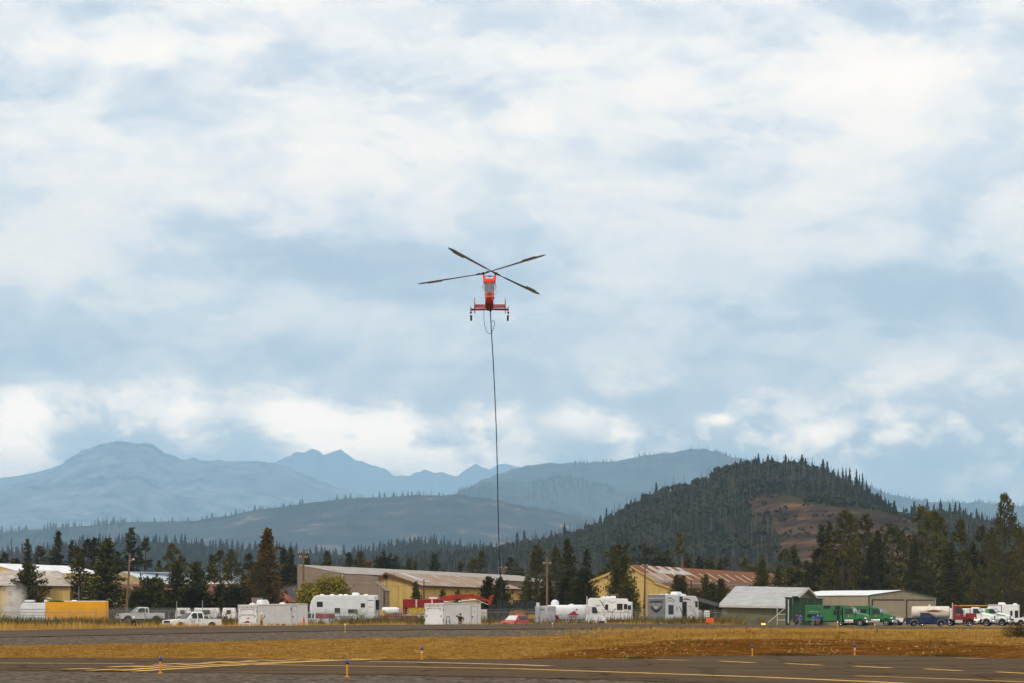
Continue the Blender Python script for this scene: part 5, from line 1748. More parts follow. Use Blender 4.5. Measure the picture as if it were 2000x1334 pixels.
def pickup(px, Y, yaw, paint, label, L=5.9, crew=True, group=None, W=2.0, H=1.95, cat='pickup truck', rim=None, grille_m=None, guard=False, lettering=None, z0=0.0, flare=None, name='pickup_truck'):
    o = thing(name, label, cat, (xat(px, Y), Y, z0), yaw, group)
    h = W / 2
    fx, rx = L * .325, -L * .305
    f, r_ = L / 2, -L / 2
    bed = r_ + L * .335
    prof = arch_profile(r_, f - .08, 0.50, (fx, rx), 0.50)
    top = [(r_, 1.22), (bed, 1.22), (bed + .02, 1.24), (L * .17, 1.22), (L * .26, 1.20), (f - .12, 1.10), (f, 0.95)]
    b = MB()
    b.shell([(x, z, h - (0.03 if z > 1.0 else 0)) for x, z in (list(reversed(prof)) + list(reversed(top)))])
    b.build('body', paint, o, True, 0.03)
    # greenhouse
    c0, c1 = bed + .03, L * .19
    cab = [(c0, 1.20, h - .06), (c0 + .06, H - .06, h - .24), (c0 + .3, H, h - .27), (c1 - 1.05, H, h - .27), (c1 - .80, H - .06, h - .25), (c1, 1.20, h - .06)]
    b = MB(); b.shell(cab); b.build('cab', paint, o, True, 0.04)

    def wz(z):
        return (h - .06) + ((h - .24) - (h - .06)) * (z - 1.2) / (H - .06 - 1.2)
    z0_, z1_ = 1.26, H - .14
    xa = c0 + .16
    xm = (c0 + c1 - .75) / 2 + .12 if crew else xa + .35
    for x0, x1, x0t, x1t in ((xa, xm - .06, xa + .06, xm - .06), (xm + .06, c1 - .22, xm + .06, c1 - .80)):
        side_panels(o, [(x0, z0_, wz(z0_)), (x1, z0_, wz(z0_)), (x1t, z1_, wz(z1_)), (x0t, z1_, wz(z1_))], M_glass, 'side_window')
    b = MB()
    b.slab([(c1 + .015, -h + .20, 1.25), (c1 + .015, h - .20, 1.25), (c1 - .76, h - .36, H - .09), (c1 - .76, -h + .36, H - .09)], (-.02, 0, .0))
    ws = b.build('windshield', M_glass, o); ws.location = (.02, 0, .02)
    b = MB(); b.slab([(c0 - .012, -h + .25, 1.30), (c0 - .012, h - .25, 1.30), (c0 + .045, h - .38, H - .14), (c0 + .045, -h + .38, H - .14)], (.01, 0, 0)); b.build('rear_window', M_glass, o)
    # bed cavity
    b = MB(); b.box(r_ + .08, bed - .06, -h + .12, h - .12, 1.19, 1.232); b.build('bed_liner', M_black, o)
    end_panel(o, f + .012, -h * .62, h * .62, 0.80, 1.06, grille_m or M_black, 'grille', -.05)
    for s in (-1, 1):
        b = MB(); b.slab([(f + .016, s * h * .64, .80), (f + .016, s * h * .95, .82), (f - .02, s * h * .95, 1.04), (f + .0, s * h * .64, 1.06)], (-.05, 0, 0)); b.build('headlight', M_lamp, o)
        b = MB(); b.box(r_ - .02, r_ + .04, min(s * h * .8, s * h * .98), max(s * h * .8, s * h * .98), .85, 1.18); b.build('tail_light', M_tail, o)
        b = MB(); b.box(c1 - .42, c1 - .22, min(s * (h + .02), s * (h + .30)), max(s * (h + .02), s * (h + .30)), 1.24, 1.50); b.build('mirror', M_black if s < 0 else paint, o, False, .03)
        for xx in ((xm - .2, c1 - 1.0) if crew else (c1 - 1.0,)):
            b = MB(); b.box(xx, xx + .2, min(s * (h - .03), s * (h + .02)), max(s * (h - .03), s * (h + .02)), 1.10, 1.15); b.build('door_handle', M_black, o)
        b = MB(); b.slab([(xm - .015, s * (h + .002), .58), (xm + .015, s * (h + .002), .58), (xm + .015, s * (h - .025), 1.19), (xm - .015, s * (h - .025), 1.19)], (0, s * .006, 0)); b.build('door_seam', M_darkgrey, o)
        if flare:
            for cx in (fx, rx):
                pts = [(cx + .56 * math.cos(math.pi * k / 8), .42 + .56 * math.sin(math.pi * k / 8)) for k in range(9)]
                b = MB(); b.tube([(x, s * (h + .01), z) for x, z in pts], .05, 6); b.build('wheel_flare', flare, o)
    b = MB(); b.box(f - .05, f + .12, -h + .04, h - .04, .50, .78); b.build('front_bumper', M_chrome if not guard else M_black, o, False, .03)
    if guard:
        b = MB()
        for s in (-.7, -.25, .25, .7):
            b.box(f + .12, f + .2, s * h - .05, s * h + .05, .5, 1.2)
        b.box(f + .12, f + .2, -h * .85, h * .85, 1.12, 1.22)
        b.build('bull_bar', M_black, o)
    b = MB(); b.box(r_ - .14, r_ + .05, -h + .06, h - .06, .52, .70); b.build('rear_bumper', M_chrome, o, False, .03)
    for x in (fx, rx):
        for s in (-1, 1):
            wheel(o, x, s * (h - .16), .41, .27, rim)
    b = MB(); b.box(r_ + .3, f - .4, -h * .55, h * .55, .34, .56); b.build('chassis', M_black, o)
    if lettering:
        text(lettering, .20, M_bluegfx, o, (c1 - .65, -h - .004, .95), ROT_R)
        text(lettering, .20, M_bluegfx, o, (c1 - .65, h + .004, .95), (R(90), 0, R(180)))
    return o


# parked pickups on the left
pickup(274, 352, 203, M_silverp, 'silver-white pickup behind the fence, left of the white crew-cab pickup', L=5.7, crew=False, z0=.66)
pad = MB(); pad.box(xat(205, 353), xat(345, 353), 344, 362, -.1, .66, 1.2); tag(pad.build('yard_pad', M_field), kind='structure')
pickup(375, 296, 217, M_white, 'white crew-cab pickup parked in front of the fence', L=6.0, lettering='R-H-L', H=1.97)
# right lot
pickup(1810, 396, -4, M_bluep, 'dark blue crew-cab pickup before the tanker truck', L=5.9, rim=M_chrome, flare=M_grey)
pickup(1732, 446, -24, M_white, 'white pickup with black bull bar right of the second green truck', L=5.9, guard=True)
pickup(1672, 441, -24, M_white, 'white pickup mostly hidden behind the first green truck', L=5.9, guard=True)


def box_trailer(px, Y, yaw, L, W, H, label, pitch=0.0, z0=0.0, sign=None):
    """enclosed cargo trailer, rear ramp door at -x"""
    o = thing('cargo_trailer', label, 'trailer', (xat(px, Y), Y, z0), yaw)
    o.rotation_euler = (0, R(pitch), R(yaw))
    h = W / 2
    zf = 0.45
    b = MB(); b.box(-L / 2, L / 2, -h, h, zf, H); b.build('body', M_whitebox, o, True, .06)
    b = MB(); b.prism([(-L / 2 - .04, H - .10), (L / 2 + .04, H - .10), (L / 2 + .02, H + .05), (-L / 2 - .02, H + .05)], -h - .03, h + .03); b.build('roof_edge', M_trim, o, False, .04)
    # rear frame and ramp door
    x = -L / 2
    for y0, y1, z0_, z1_, nm in ((-h, -h + .11, zf, H - .1, 'door_frame'), (h - .11, h, zf, H - .1, 'door_frame'), (-h, h, H - .32, H - .1, 'door_header')):
        b = MB(); b.box(x - .05, x - .002, y0, y1, z0_, z1_); b.build(nm, M_trim, o, False, .01)
    b = MB(); b.box(x - .035, x - .002, -h + .13, h - .13, zf + .05, H - .34); d = b.build('ramp_door', M_whitebox, o, False, .01)
    for s in (-1, 1):
        b = MB(); b.box(x - .09, x - .036, s * (h - .32) - .03, s * (h - .32) + .03, 1.45, 1.68); b.build('latch', M_black, d)
        b = MB(); b.tube([(x - .07, s * (h - .45), H - .75), (x - .07, s * (h - .45), H - .45)], .018, 6); b.build('spring_rod', M_dark, d)
        b = MB(); b.box(x - .075, x - .05, s * (h - .06) - .03, s * (h - .06) + .03, 1.0, 1.3); b.build('hinge', M_dark, o)
        b = MB(); b.box(x - .07, x - .05, s * (h - .055) - .045, s * (h - .055) + .045, H - .75, H - .50); b.build('tail_light', M_tail, o)
    for yy in (-.55, 0, .55):
        b = MB(); b.box(x - .075, x - .05, yy - .08, yy + .08, H - .24, H - .18); b.build('marker_light', M_tail, o)
    for xx in (-L * .05 - .5, -L * .05 + .45):
        for s in (-1, 1):
            wheel(o, xx, s * (h - .02), .36, .22)
    b = MB(); b.tube([(L / 2, -h * .8, zf + .1), (L / 2 + 1.2, 0, zf + .1)], .05, 6); b.tube([(L / 2, h * .8, zf + .1), (L / 2 + 1.2, 0, zf + .1)], .05, 6); b.build('tongue', M_black, o)
    return o


def rounded_ac(parent, x, y, z, l=1.0, w=.75, hh=.38, name='roof_air_conditioner', m=None):
    b = MB()
    b.shell([(x - l / 2, z, w / 2), (x - l / 2 + .03, z + hh * .8, w / 2 - .05), (x - l / 2 + .12, z + hh, w / 2 - .1), (x + l / 2 - .25, z + hh, w / 2 - .1), (x + l / 2, z + hh * .5, w / 2 - .04), (x + l / 2, z, w / 2)])
    o = b.build(name, m or M_whitebox, parent, True, .03)
    for v in b.v:
        pass
    o.location.y = y
    return o


# trailer one, Rainier Heli-Lift
t1 = box_trailer(534, 299, 57, 8.6, 2.6, 2.72, 'long white cargo trailer with maroon lettering and roof air conditioner', pitch=-1.0)
rounded_ac(t1, -1.5, .2, 2.78, 1.1, .9, .48)
for xx in (-3.5, 1.6):
    b = MB(); b.lathe([(.34, 0), (.34, .08), (.2, .16), (.01, .19)], 'z', (xx, 0, 2.76), 14); b.build('roof_vent', M_whitebox, t1, True)
xb = -4.3 - .042
text('EMERGENCY FIRE VEHICLE', .155, M_maroon, t1, (xb, 0, 2.27), ROT_BACK, sx=1.0)
text('Rainier Heli-Lift', .27, M_maroon, t1, (xb, 0, 1.72), ROT_BACK)
text('Kirkland, WA', .15, M_maroon, t1, (xb, -.1, .68), ROT_BACK)
text('024', .15, M_maroon, t1, (xb, .95, .68), ROT_BACK)
b = MB()
hillp = [(-.75, .90), (-.45, .95), (-.3, 1.03), (-.12, 1.10), (.05, 1.10), (.22, 1.02), (.36, .94), (.75, .90), (.36, .905), (-.36, .905)]
b.slab([(xb, -y, z) for y, z in hillp], (-.006, 0, 0))
b.build('mountain_emblem', M_maroon, t1)
b = MB()
b.slab([(xb, y, z) for y, z in ((.05, 1.30), (-.10, 1.27), (-.22, 1.36), (-.10, 1.40), (.02, 1.36))], (-.006, 0, 0))
b.slab([(xb, y, z) for y, z in ((.30, 1.40), (-.02, 1.33), (-.02, 1.36), (.30, 1.43))], (-.006, 0, 0))
b.slab([(xb, y, z) for y, z in ((-.05, 1.40), (-.35, 1.50), (-.35, 1.53), (-.05, 1.43))], (-.006, 0, 0))
b.build('helicopter_emblem', M_maroon, t1)
b = MB(); b.box(1.55, 2.35, -1.33, -1.305, .62, 2.45); dd = b.build('side_door', M_whitebox, t1)
b = MB()
for x0, x1, z0, z1 in ((1.49, 1.54, .58, 2.5), (2.36, 2.41, .58, 2.5), (1.49, 2.41, 2.46, 2.51)):
    b.box(x0, x1, -1.325, -1.302, z0, z1)
b.build('door_frame', M_grey, t1)
b = MB(); b.box(1.62, 1.72, -1.39, -1.33, 1.35, 1.5); b.build('door_handle', M_black, dd)
text('024', .17, M_bluegfx, t1, (2.0, -1.34, 1.95), ROT_R)
b = MB(); b.box(1.28, 1.42, -1.34, -1.302, 2.1, 2.4); b.build('vent', M_grey, t1)

t2 = box_trailer(885, 298, 55, 6.6, 2.5, 2.84, 'shorter white cargo trailer beside the person in black', pitch=-0.6)
xb = -3.3 - .042
text('EMERGENCY FIRE VEHICLE', .155, M_maroon, t2, (xb, 0, 2.36), ROT_BACK)
b = MB(); b.box(1.55, 2.55, -1.275, -1.255, .6, 2.5); dd = b.build('side_door', M_whitebox, t2)
b = MB()
for x0, x1, z0, z1 in ((1.49, 1.54, .58, 2.55), (2.56, 2.61, .58, 2.55), (1.49, 2.61, 2.51, 2.55)):
    b.box(x0, x1, -1.275, -1.252, z0, z1)
b.build('door_frame', M_grey, t2)
b = MB(); b.box(1.62, 1.74, -1.34, -1.28, 1.35, 1.5); b.build('door_handle', M_black, dd)
text('016', .18, M_darkgrey, t2, (2.1, -1.28, 1.95), ROT_R)
# folding step ladder leaning on the trailer side
ld = thing('step_ladder', 'small grey step ladder standing against the shorter cargo trailer', 'ladder', (xat(876.5, 292.5), 292.5, 0), 25)
for s in (-1, 1):
    b = MB(); b.tube([(s * .22, 0, 0), (s * .19, .18, 1.15), (s * .12, .2, 1.5)], .03, 6); b.build('rail', M_dark, ld)
    b = MB(); b.tube([(s * .22, .45, 0), (s * .19, .22, 1.1)], .025, 6); b.build('leg', M_dark, ld)
for z in (.35, .65, .95):
    b = MB(); b.box(-.2, .2, z * .12 - .05, z * .12 + .12, z, z + .04); b.build('step', M_grey, ld)
b = MB(); b.tube([(-.12, .2, 1.5), (.12, .2, 1.5)], .03, 6); b.build('handle', M_dark, ld)


def curve_gfx(parent, pts, w, m, side_y, name='stripe_graphic', end=False):
    """swoosh of varying width on a flank (x,z) at y = side_y, or on an end (y,z) at x = side_y"""
    P = [Vector((p[0], 0, p[1])) for p in pts]
    n = len(P)
    vs_l, vs_r = [], []
    for i, p in enumerate(P):
        d = (P[min(i + 1, n - 1)] - P[max(i - 1, 0)]).normalized()
        s = Vector((-d.z, 0, d.x)) * w * (0.15 + math.sin(math.pi * (i + .4) / n)) * .5
        vs_l.append(p + s)
        vs_r.append(p - s)
    b = MB()
    for i in range(n - 1):
        q = [vs_l[i], vs_l[i + 1], vs_r[i + 1], vs_r[i]]
        if end:
            b.add([(side_y, v.x, v.z) for v in q], [(0, 1, 2, 3)])
        else:
            b.add([(v.x, side_y, v.z) for v in q], [(0, 1, 2, 3)])
    return b.build(name, m, parent)


def window(parent, x0, x1, z0, z1, y, name='window', m=None, bars=1, frame=True):
    if frame:
        b = MB(); b.box(x0 - .05, x1 + .05, y - .015, y + .01, z0 - .05, z1 + .05); f = b.build(name, M_black, parent, False, .0)
        tgt = f
    else:
        tgt = parent
    n = bars + 1
    for i in range(n):
        a, c = x0 + (x1 - x0) * i / n + .015, x0 + (x1 - x0) * (i + 1) / n - .015
        b = MB(); b.box(a, c, y - .025, y - .016, z0, z1); b.build('pane', M_glass, tgt)
    return tgt


def camper(px, Y, yaw, L, W, H, label, prof=None, zf=.6, nose='curve', z0=0.0):
    o = thing('camper_trailer', label, 'camper', (xat(px, Y), Y, z0), yaw)
    h = W / 2
    p = prof or [(-L / 2, zf), (L / 2, zf), (L / 2, H - .1), (L / 2 - .12, H), (-L / 2 + .9, H), (-L / 2 + .45, H - .18), (-L / 2 + .15, H - .75), (-L / 2, H - 1.3)]
    b = MB(); b.shell([(x, z, h) for x, z in p]); b.build('body', M_whitebox, o, True, .05)
    for xx in (-.4, .5):
        for s in (-1, 1):
            wheel(o, xx, s * (h - .12), .37, .22)
    b = MB(); b.box(-L / 2 + .5, L / 2 - .2, -h * .7, h * .7, .4, zf - .01); b.build('chassis', M_black, o)
    return o


# travel trailer behind the fence
c1 = camper(672, 333, -7, 7.7, 2.45, 3.95, 'white ribbed travel trailer with dark windows behind the fence', zf=.75)
h = 2.45 / 2
for z in np.arange(1.0, 3.8, .2):
    b = MB(); b.box(-3.6 if z < 3.0 else -3.2, 2.9, -h - .012, -h + .005, z, z + .022); b.build('siding_groove', M_trim, c1)
for x0, x1, z0, z1, bars in ((-2.95, -2.35, 2.62, 3.12, 1), (-.85, -.30, 1.85, 2.4, 1), (.75, 1.75, 1.85, 2.25, 2), (2.25, 2.65, 2.55, 2.95, 0)):
    window(c1, x0, x1, z0, z1, -h - .014, bars=bars)
for z, hh in ((1.45, .05), (1.36, .03)):
    b = MB(); b.box(-2.6, 1.6, -h - .02, -h - .013, z, z + hh); b.build('stripe_graphic', M_bluegfx, c1)
b = MB(); b.box(2.98, 3.82, -h - .03, -h - .005, .9, 3.7); rr = b.build('end_panel', M_whitebox, c1)
b = MB(); b.box(2.96, 2.98, -h - .04, -h - .003, .9, 3.75); b.build('corner_trim', M_grey, c1)
text('3131', .3, M_darkgrey, c1, (3.4, -h - .036, 2.55), ROT_R)
b = MB(); b.box(3.05, 3.75, -h - .04, -h - .03, 3.3, 3.36); b.build('vent', M_dark, c1)
rounded_ac(c1, 1.4, 0, 3.96, .8, .8, .3)
for xx in (-2.6, -1.4, -.4, .2, 2.6):
    b = MB(); b.box(xx - .22, xx + .22, -.25, .25, 3.95, 4.07, .05); b.build('roof_vent', M_whitebox, c1)
b = MB(); b.box(3.9, 4.15, -.9, .9, .75, .95); b.build('rear_bumper', M_black, c1)
b = MB(); b.box(3.87, 4.10, -.5, .5, 2.2, 3.4); b.build('spare_rack', M_dark, c1)

# second camper, white with dark swooshes
c2 = camper(1192, 372, 174, 5.7, 2.45, 3.85, 'white camper with swoosh graphics behind the tank truck', zf=1.0,
            prof=[(-2.85, 1.0), (2.0, 1.0), (2.85, 1.9), (2.85, 3.6), (2.6, 3.85), (-2.2, 3.75), (-2.3, 3.35), (-2.85, 3.35)])
hs = 2.45 / 2
for x0, x1, z0, z1 in ((.25, .55, 2.35, 2.95), (-1.65, -1.0, 2.3, 3.05), (-2.25, -1.9, 2.4, 3.0), (-2.75, -2.42, 2.35, 2.85)):
    window(c2, x0, x1, z0, z1, hs + .03, bars=0)
for o_ in c2.children:
    pass
for pts, w in (([(1.3, 3.6), (1.0, 3.2), (.85, 2.8)], .12), ([(.6, 3.6), (.9, 3.1), (.7, 2.6), (.2, 2.1), (-.6, 2.0)], .10), ([(.3, 3.5), (-.3, 3.2), (-.9, 3.4)], .07), ([(-.2, 2.0), (-.7, 2.3), (-.9, 2.7)], .06),
               ([(-1.8, 1.9), (-2.2, 2.15), (-2.7, 1.9)], .08), ([(1.9, 2.3), (1.5, 2.15), (1.3, 1.8)], .06), ([(-.9, 2.15), (-1.6, 2.0), (-2.0, 2.2)], .05)):
    curve_gfx(c2, pts, w * 1.1, M_grey, hs + .012)
text('Cougar', .38, M_darkgrey, c2, (1.75, hs + .012, 2.9), (R(90), 0, R(180)))
b = MB(); b.box(-1.9, -.8, hs + .01, hs + .025, 1.1, 3.4); b.build('slide_out', M_whitebox, c2)
for xx, l in ((.9, .5), (.4, .5), (-.3, .9)):
    rounded_ac(c2, xx, 0, 3.82, l, .7, .32)
b = MB()
for s in (-.4, .4):
    b.tube([(1.0, s, 4.05), (1.0, s, 4.25), (-1.0, s, 4.3), (-1.0, s, 4.0)], .03, 5)
b.build('roof_rack', M_grey, c2)

# third camper, dark grey rear wall with an emblem
c3 = camper(1315, 335, 55, 7.4, 2.45, 4.1, 'white camper with dark grey rear wall and shield emblem', zf=1.0,
            prof=[(-3.7, 1.0), (3.7, 1.0), (3.7, 3.3), (3.2, 3.85), (-3.6, 4.05), (-3.7, 3.95)])
b = MB(); b.box(-3.76, -3.69, -1.22, 1.22, .95, 4.02); g = b.build('rear_wall', M_grey, c3, False, .03)
b = MB(); b.box(-3.80, -3.76, -1.15, 1.15, 3.55, 3.62); b.build('awning_rail', M_trim, g)
b = MB(); b.slab([(-3.775, y, z) for y, z in ((-.85, 3.3), (.85, 3.3), (.85, 3.05), (-.85, 3.05))], (-.008, 0, 0)); b.build('emblem_bar', M_darkgrey, g)
b = MB(); b.slab([(-3.775, y, z) for y, z in ((-.75, 2.75), (-.35, 2.35), (0, 2.2), (.35, 2.35), (.75, 2.75), (.75, 2.45), (.35, 2.05), (0, 1.85), (-.35, 2.05), (-.75, 2.45))], (-.008, 0, 0)); b.build('emblem_shield', M_black, g)
b = MB(); b.slab([(-3.777, y, z) for y, z in ((-.4, 2.75), (0, 2.3), (.4, 2.75), (0, 2.62))], (-.01, 0, 0)); b.build('emblem_chevron', M_trim, g)
text('VOLTAGE', .3, M_trim, c3, (-3.785, 0, 2.9), ROT_BACK)
for x0, x1, z0, z1 in ((-3.0, -2.0, 1.75, 2.75), (-.55, .05, 3.2, 3.75), (3.0, 3.45, 2.6, 3.2)):
    window(c3, x0, x1, z0, z1, -1.235, bars=0)
b = MB(); b.box(.0, 1.0, -1.26, -1.23, 1.05, 3.2); b.build('entry_door', M_dark, c3)
b = MB(); b.box(-1.25, -1.1, -1.25, -1.232, 2.1, 2.6); b.build('vent', M_dark, c3)
for pts, w in (([(-3.4, 3.5), (-2.6, 3.65), (-1.6, 3.25)], .2), ([(-3.4, 3.2), (-2.6, 3.3), (-1.8, 3.1)], .14), ([(.1, 3.45), (1.0, 3.55), (1.9, 3.4)], .16), ([(-.7, 2.6), (-.3, 2.3), (.0, 1.8)], .3),
               ([(1.2, 2.7), (2.0, 2.6), (2.6, 2.3)], .12), ([(1.6, 2.4), (2.4, 2.0), (3.2, 1.4)], .12), ([(2.4, 2.3), (3.0, 1.9), (3.5, 1.3)], .14), ([(1.3, 1.3), (2.2, 1.7), (2.8, 1.2)], .14),
               ([(2.6, 3.3), (2.9, 3.2), (3.0, 2.9)], .2)):
    curve_gfx(c3, pts, w * .65, M_grey, -1.232)
curve_gfx(c3, [(.1, 3.42), (1.0, 3.5), (1.8, 3.38)], .12, M_maroon, -1.236)
rounded_ac(c3, .7, 0, 4.0, 1.3, .9, .38)
for xx in (-2.6, -1.5, 2.3):
    b = MB(); b.lathe([(.3, 0), (.28, .12), (.01, .2)], 'z', (xx, 0, 3.93), 12); b.build('roof_vent', M_whitebox, c3, True)

# propane tank and air unit beside it
pt = thing('utility_trailer', 'grey trailer with upright tank and white unit right of the grey-ended camper', 'trailer', (xat(1378, 345), 345, 0), 0)
b = MB(); b.box(-1.1, 1.1, -.8, .8, .45, .65); b.build('deck', M_grey, pt)
b = MB(); b.lathe([(.42, .65), (.46, .8), (.46, 1.9), (.3, 2.15), (.05, 2.25)], 'z', (-.75, 0, 0), 16); b.build('tank', M_grey, pt, True)
b = MB(); b.box(-.15, .45, -.5, .5, .66, 2.15); b.build('cabinet', M_whitebox, pt, False, .04)
for z in (1.0, 1.3, 1.6, 1.9):
    b = MB(); b.box(-.1, .4, -.52, -.501, z, z + .08); b.build('louvre', M_grey, pt)
for s in (-1, 1):
    wheel(pt, 0, s * .85, .33, .2)


# ------------------------------------------------------------------ trucks
def heavy_truck(px, Y, yaw, paint, label, L=8.5, cab_h=2.75, hood_l=1.7, cab_l=1.7, W=2.4, round_hood=True, group=None, cat='truck', bumper_m=None, rim=None, two_tone=None, name='truck', z0=0.0):
    """bonneted truck, front at +x; returns thing and the x behind the cab"""
    o = thing(name, label, cat, (xat(px, Y), Y, z0), yaw, group)
    h = W / 2
    f = L / 2
    hx = f - hood_l
    cx = hx - cab_l
    wx = f - 1.0
    b = MB(); b.box(-L / 2, f - .1, -.45, .45, .62, .9); b.build('chassis', M_black, o)
    if round_hood:
        b = MB()
        b.loft([[(hx, -h * .86, 1.0), (hx, h * .86, 1.0), (hx, h * .80, 1.85), (hx, h * .35, 2.02), (hx, -h * .35, 2.02), (hx, -h * .80, 1.85)],
                [(f - .7, -h * .80, .95), (f - .7, h * .80, .95), (f - .7, h * .70, 1.65), (f - .7, h * .3, 1.80), (f - .7, -h * .3, 1.80), (f - .7, -h * .70, 1.65)],
                [(f, -h * .55, .9), (f, h * .55, .9), (f, h * .48, 1.40), (f, h * .25, 1.55), (f, -h * .25, 1.55), (f, -h * .48, 1.40)]])
    else:
        b = MB(); b.shell([(hx, 1.0, h * .62), (f, .95, h * .55), (f, 1.72, h * .50), (f - .1, 1.80, h * .45), (hx, 1.95, h * .58)])
    b.build('hood', paint, o, True, .05)
    # fenders
    for s in (-1, 1):
        pts = []
        b = MB()
        ring = []
        for k in range(9):
            a = math.pi * (0.02 + .96 * k / 8)
            c, sn = math.cos(a), math.sin(a)
            ring.append([(wx + .70 * c, s * h, .52 + .72 * sn), (wx + .70 * c, s * h * .55, .60 + .76 * sn), (wx + .58 * c, s * h * .55, .52 + .60 * sn), (wx + .58 * c, s * h, .52 + .60 * sn)])
        b.loft(ring)
        b.build('fender', paint, o, True, .02)
        wheel(o, wx, s * (h - .17), .50, .30, rim or M_chrome)
        b = MB(); b.slab([(f - .12, s * h * .58, 1.05), (f - .32, s * h * .88, 1.05), (f - .42, s * h * .86, 1.28), (f - .2, s * h * .58, 1.28)], (.03, 0, 0)); b.build('headlight', M_lamp, o)
    # grille and bumper
    b = MB(); b.slab([(f + .02, -h * .42, .95), (f + .02, h * .42, .95), (f + .02, h * .38, 1.5), (f + .02, -h * .38, 1.5)], (-.06, 0, 0)); gr = b.build('grille', M_chrome, o)
    for k in range(5):
        yy = -h * .3 + h * .15 * k
        b = MB(); b.box(f + .021, f + .03, yy - .03, yy + .03, 1.0, 1.46); b.build('grille_slot', M_black, gr)
    b = MB(); b.box(f - .15, f + .12, -h * .97, h * .97, .48, .80); b.build('bumper', bumper_m or M_chrome, o, False, .05)
    # cab
    b = MB()
    b.shell([(cx, .95, h * .90), (hx + .05, .95, h * .90), (hx + .05, 1.95, h * .90), (hx - .5, cab_h - .1, h * .80), (hx - .65, cab_h, h * .76), (cx + .05, cab_h, h * .78), (cx, cab_h - .1, h * .82)])
    b.build('cab', paint, o, True, .05)
    b = MB(); b.slab([(hx + .07, -h * .78, 1.98), (hx + .07, h * .78, 1.98), (hx - .44, h * .70, cab_h - .14), (hx - .44, -h * .70, cab_h - .14)], (.015, 0, .015)); b.build('windshield', M_glass, o)
    def wz(z):
        return h * .90 + (h * .80 - h * .90) * max(0, (z - 1.95)) / (cab_h - .1 - 1.95)
    side_panels(o, [(cx + .35, 1.85, h * .90), (hx - .12, 1.85, h * .90), (hx - .12, 2.0, wz(2.0)), (hx - .52, cab_h - .22, wz(cab_h - .22)), (cx + .35, cab_h - .22, wz(cab_h - .22))], M_glass, 'side_window', out=.02)
    for s in (-1, 1):
        b = MB(); b.box(cx + .28, cx + .32, min(s * h * .9, s * (h * .9 + .012)), max(s * h * .9, s * (h * .9 + .012)), 1.0, 2.5); b.build('door_seam', M_darkgrey, o)
        b = MB(); b.box(hx - .1, hx + .05, min(s * (h + .05), s * (h + .3)), max(s * (h + .05), s * (h + .3)), 1.85, 2.35); b.build('mirror', M_chrome, o, False, .03)
        b = MB(); b.tube([(hx - .1, s * h * .88, 2.3), (hx - .05, s * (h + .2), 2.32)], .02, 5); b.build('mirror_arm', M_black, o)
        b = MB(); b.box(cx + .2, hx - .2, min(s * h * .55, s * h * .93), max(s * h * .55, s * h * .93), .48, .92); b.build('fuel_tank_step', M_chrome, o, False, .04)
        b = MB(); b.box(cx + .45, cx + .62, min(s * h * .9, s * (h * .9 + .03)), max(s * h * .9, s * (h * .9 + .03)), 1.6, 1.65); b.build('door_handle', M_black, o)
    for yy in (-.6, -.3, 0, .3, .6):
        b = MB(); b.box(hx - .75, hx - .62, yy - .05, yy + .05, cab_h - .01, cab_h + .06); b.build('marker_light', M_orangep, o)
    rear = -L / 2 + 1.1
    for s in (-1, 1):
        wheel(o, rear, s * (h - .28), .50, .5, M_chrome)
    return o, cx, h


# two green crew carriers
for px, Y, lb, first in ((1637, 405, 'green crew carrier truck nearest, with four people at its side', True), (1690, 424, 'second green crew carrier truck, behind the first one', False)):
    gt, cx, h = heavy_truck(px, Y, -22, M_greenp, lb, L=9.0, W=2.45, cab_h=2.72, hood_l=1.75, cab_l=1.75, group='green crew carrier trucks', rim=M_whitebox)
    bx0 = -4.5 if first else -3.6
    b = MB(); b.box(bx0, cx - .12, -h, h, .75, 3.0); bd = b.build('crew_box', M_greenp, gt, True, .05)
    y = -h - .012
    if first:
        for x0, x1, z0, z1 in ((-1.75, -.85, 2.55, 2.9), (-.05, 1.05 - .45, 2.45, 2.9)):
            window(gt, x0, x1, z0, z1, y, bars=0)
        b = MB(); b.box(.15, .55, y - .02, y + .01, .8, 2.35); b.build('entry_door', M_dark, gt)
        b = MB(); b.box(-.35, .05, y - .02, y + .01, 1.6, 2.3); b.build('side_window', M_glass, gt)
        b = MB(); b.box(.65, .85, y - .02, y + .01, 1.6, 2.3); b.build('side_window', M_glass, gt)
        b = MB(); b.box(-4.2, -2.3, y - .02, y + .01, 1.25, 1.75); lk_ = b.build('open_locker', M_dark, gt)
        text('FIRE CREW', .3, M_greentrim, gt, (-3.3, y, 2.72), ROT_R, sx=1.3)
        text('TRANSPORT', .3, M_greentrim, gt, (-3.1, y, 2.42), ROT_R, sx=1.3)
        text('CAMP  HALF', .22, M_trim, gt, (-3.2, y, 2.08), ROT_R, sx=1.2)
        b = MB(); b.lathe([(.09, 0), (.09, .03)], 'y', (-2.5, y - .03, 2.82), 10); b.build('marker_light', M_tail, gt)
    else:
        window(gt, -1.6, .4, 1.95, 2.45, y, bars=0)
        b = MB(); b.box(-3.4, cx - .2, y - .01, y + .005, 1.62, 1.70); b.build('stripe_graphic', M_trim, gt)
    b = MB(); b.lathe([(.1, 0), (.1, .03)], 'y', (cx + .85, -h * .9 - .03, 1.45), 10); b.build('door_emblem', M_goldgfx, gt)
    for s in (-1, 1):
        b = MB(); b.box(bx0 - .03, bx0 + .02, s * (h - .15) - .06, s * (h - .15) + .06, 1.0, 1.4); b.build('tail_light', M_tail, gt)

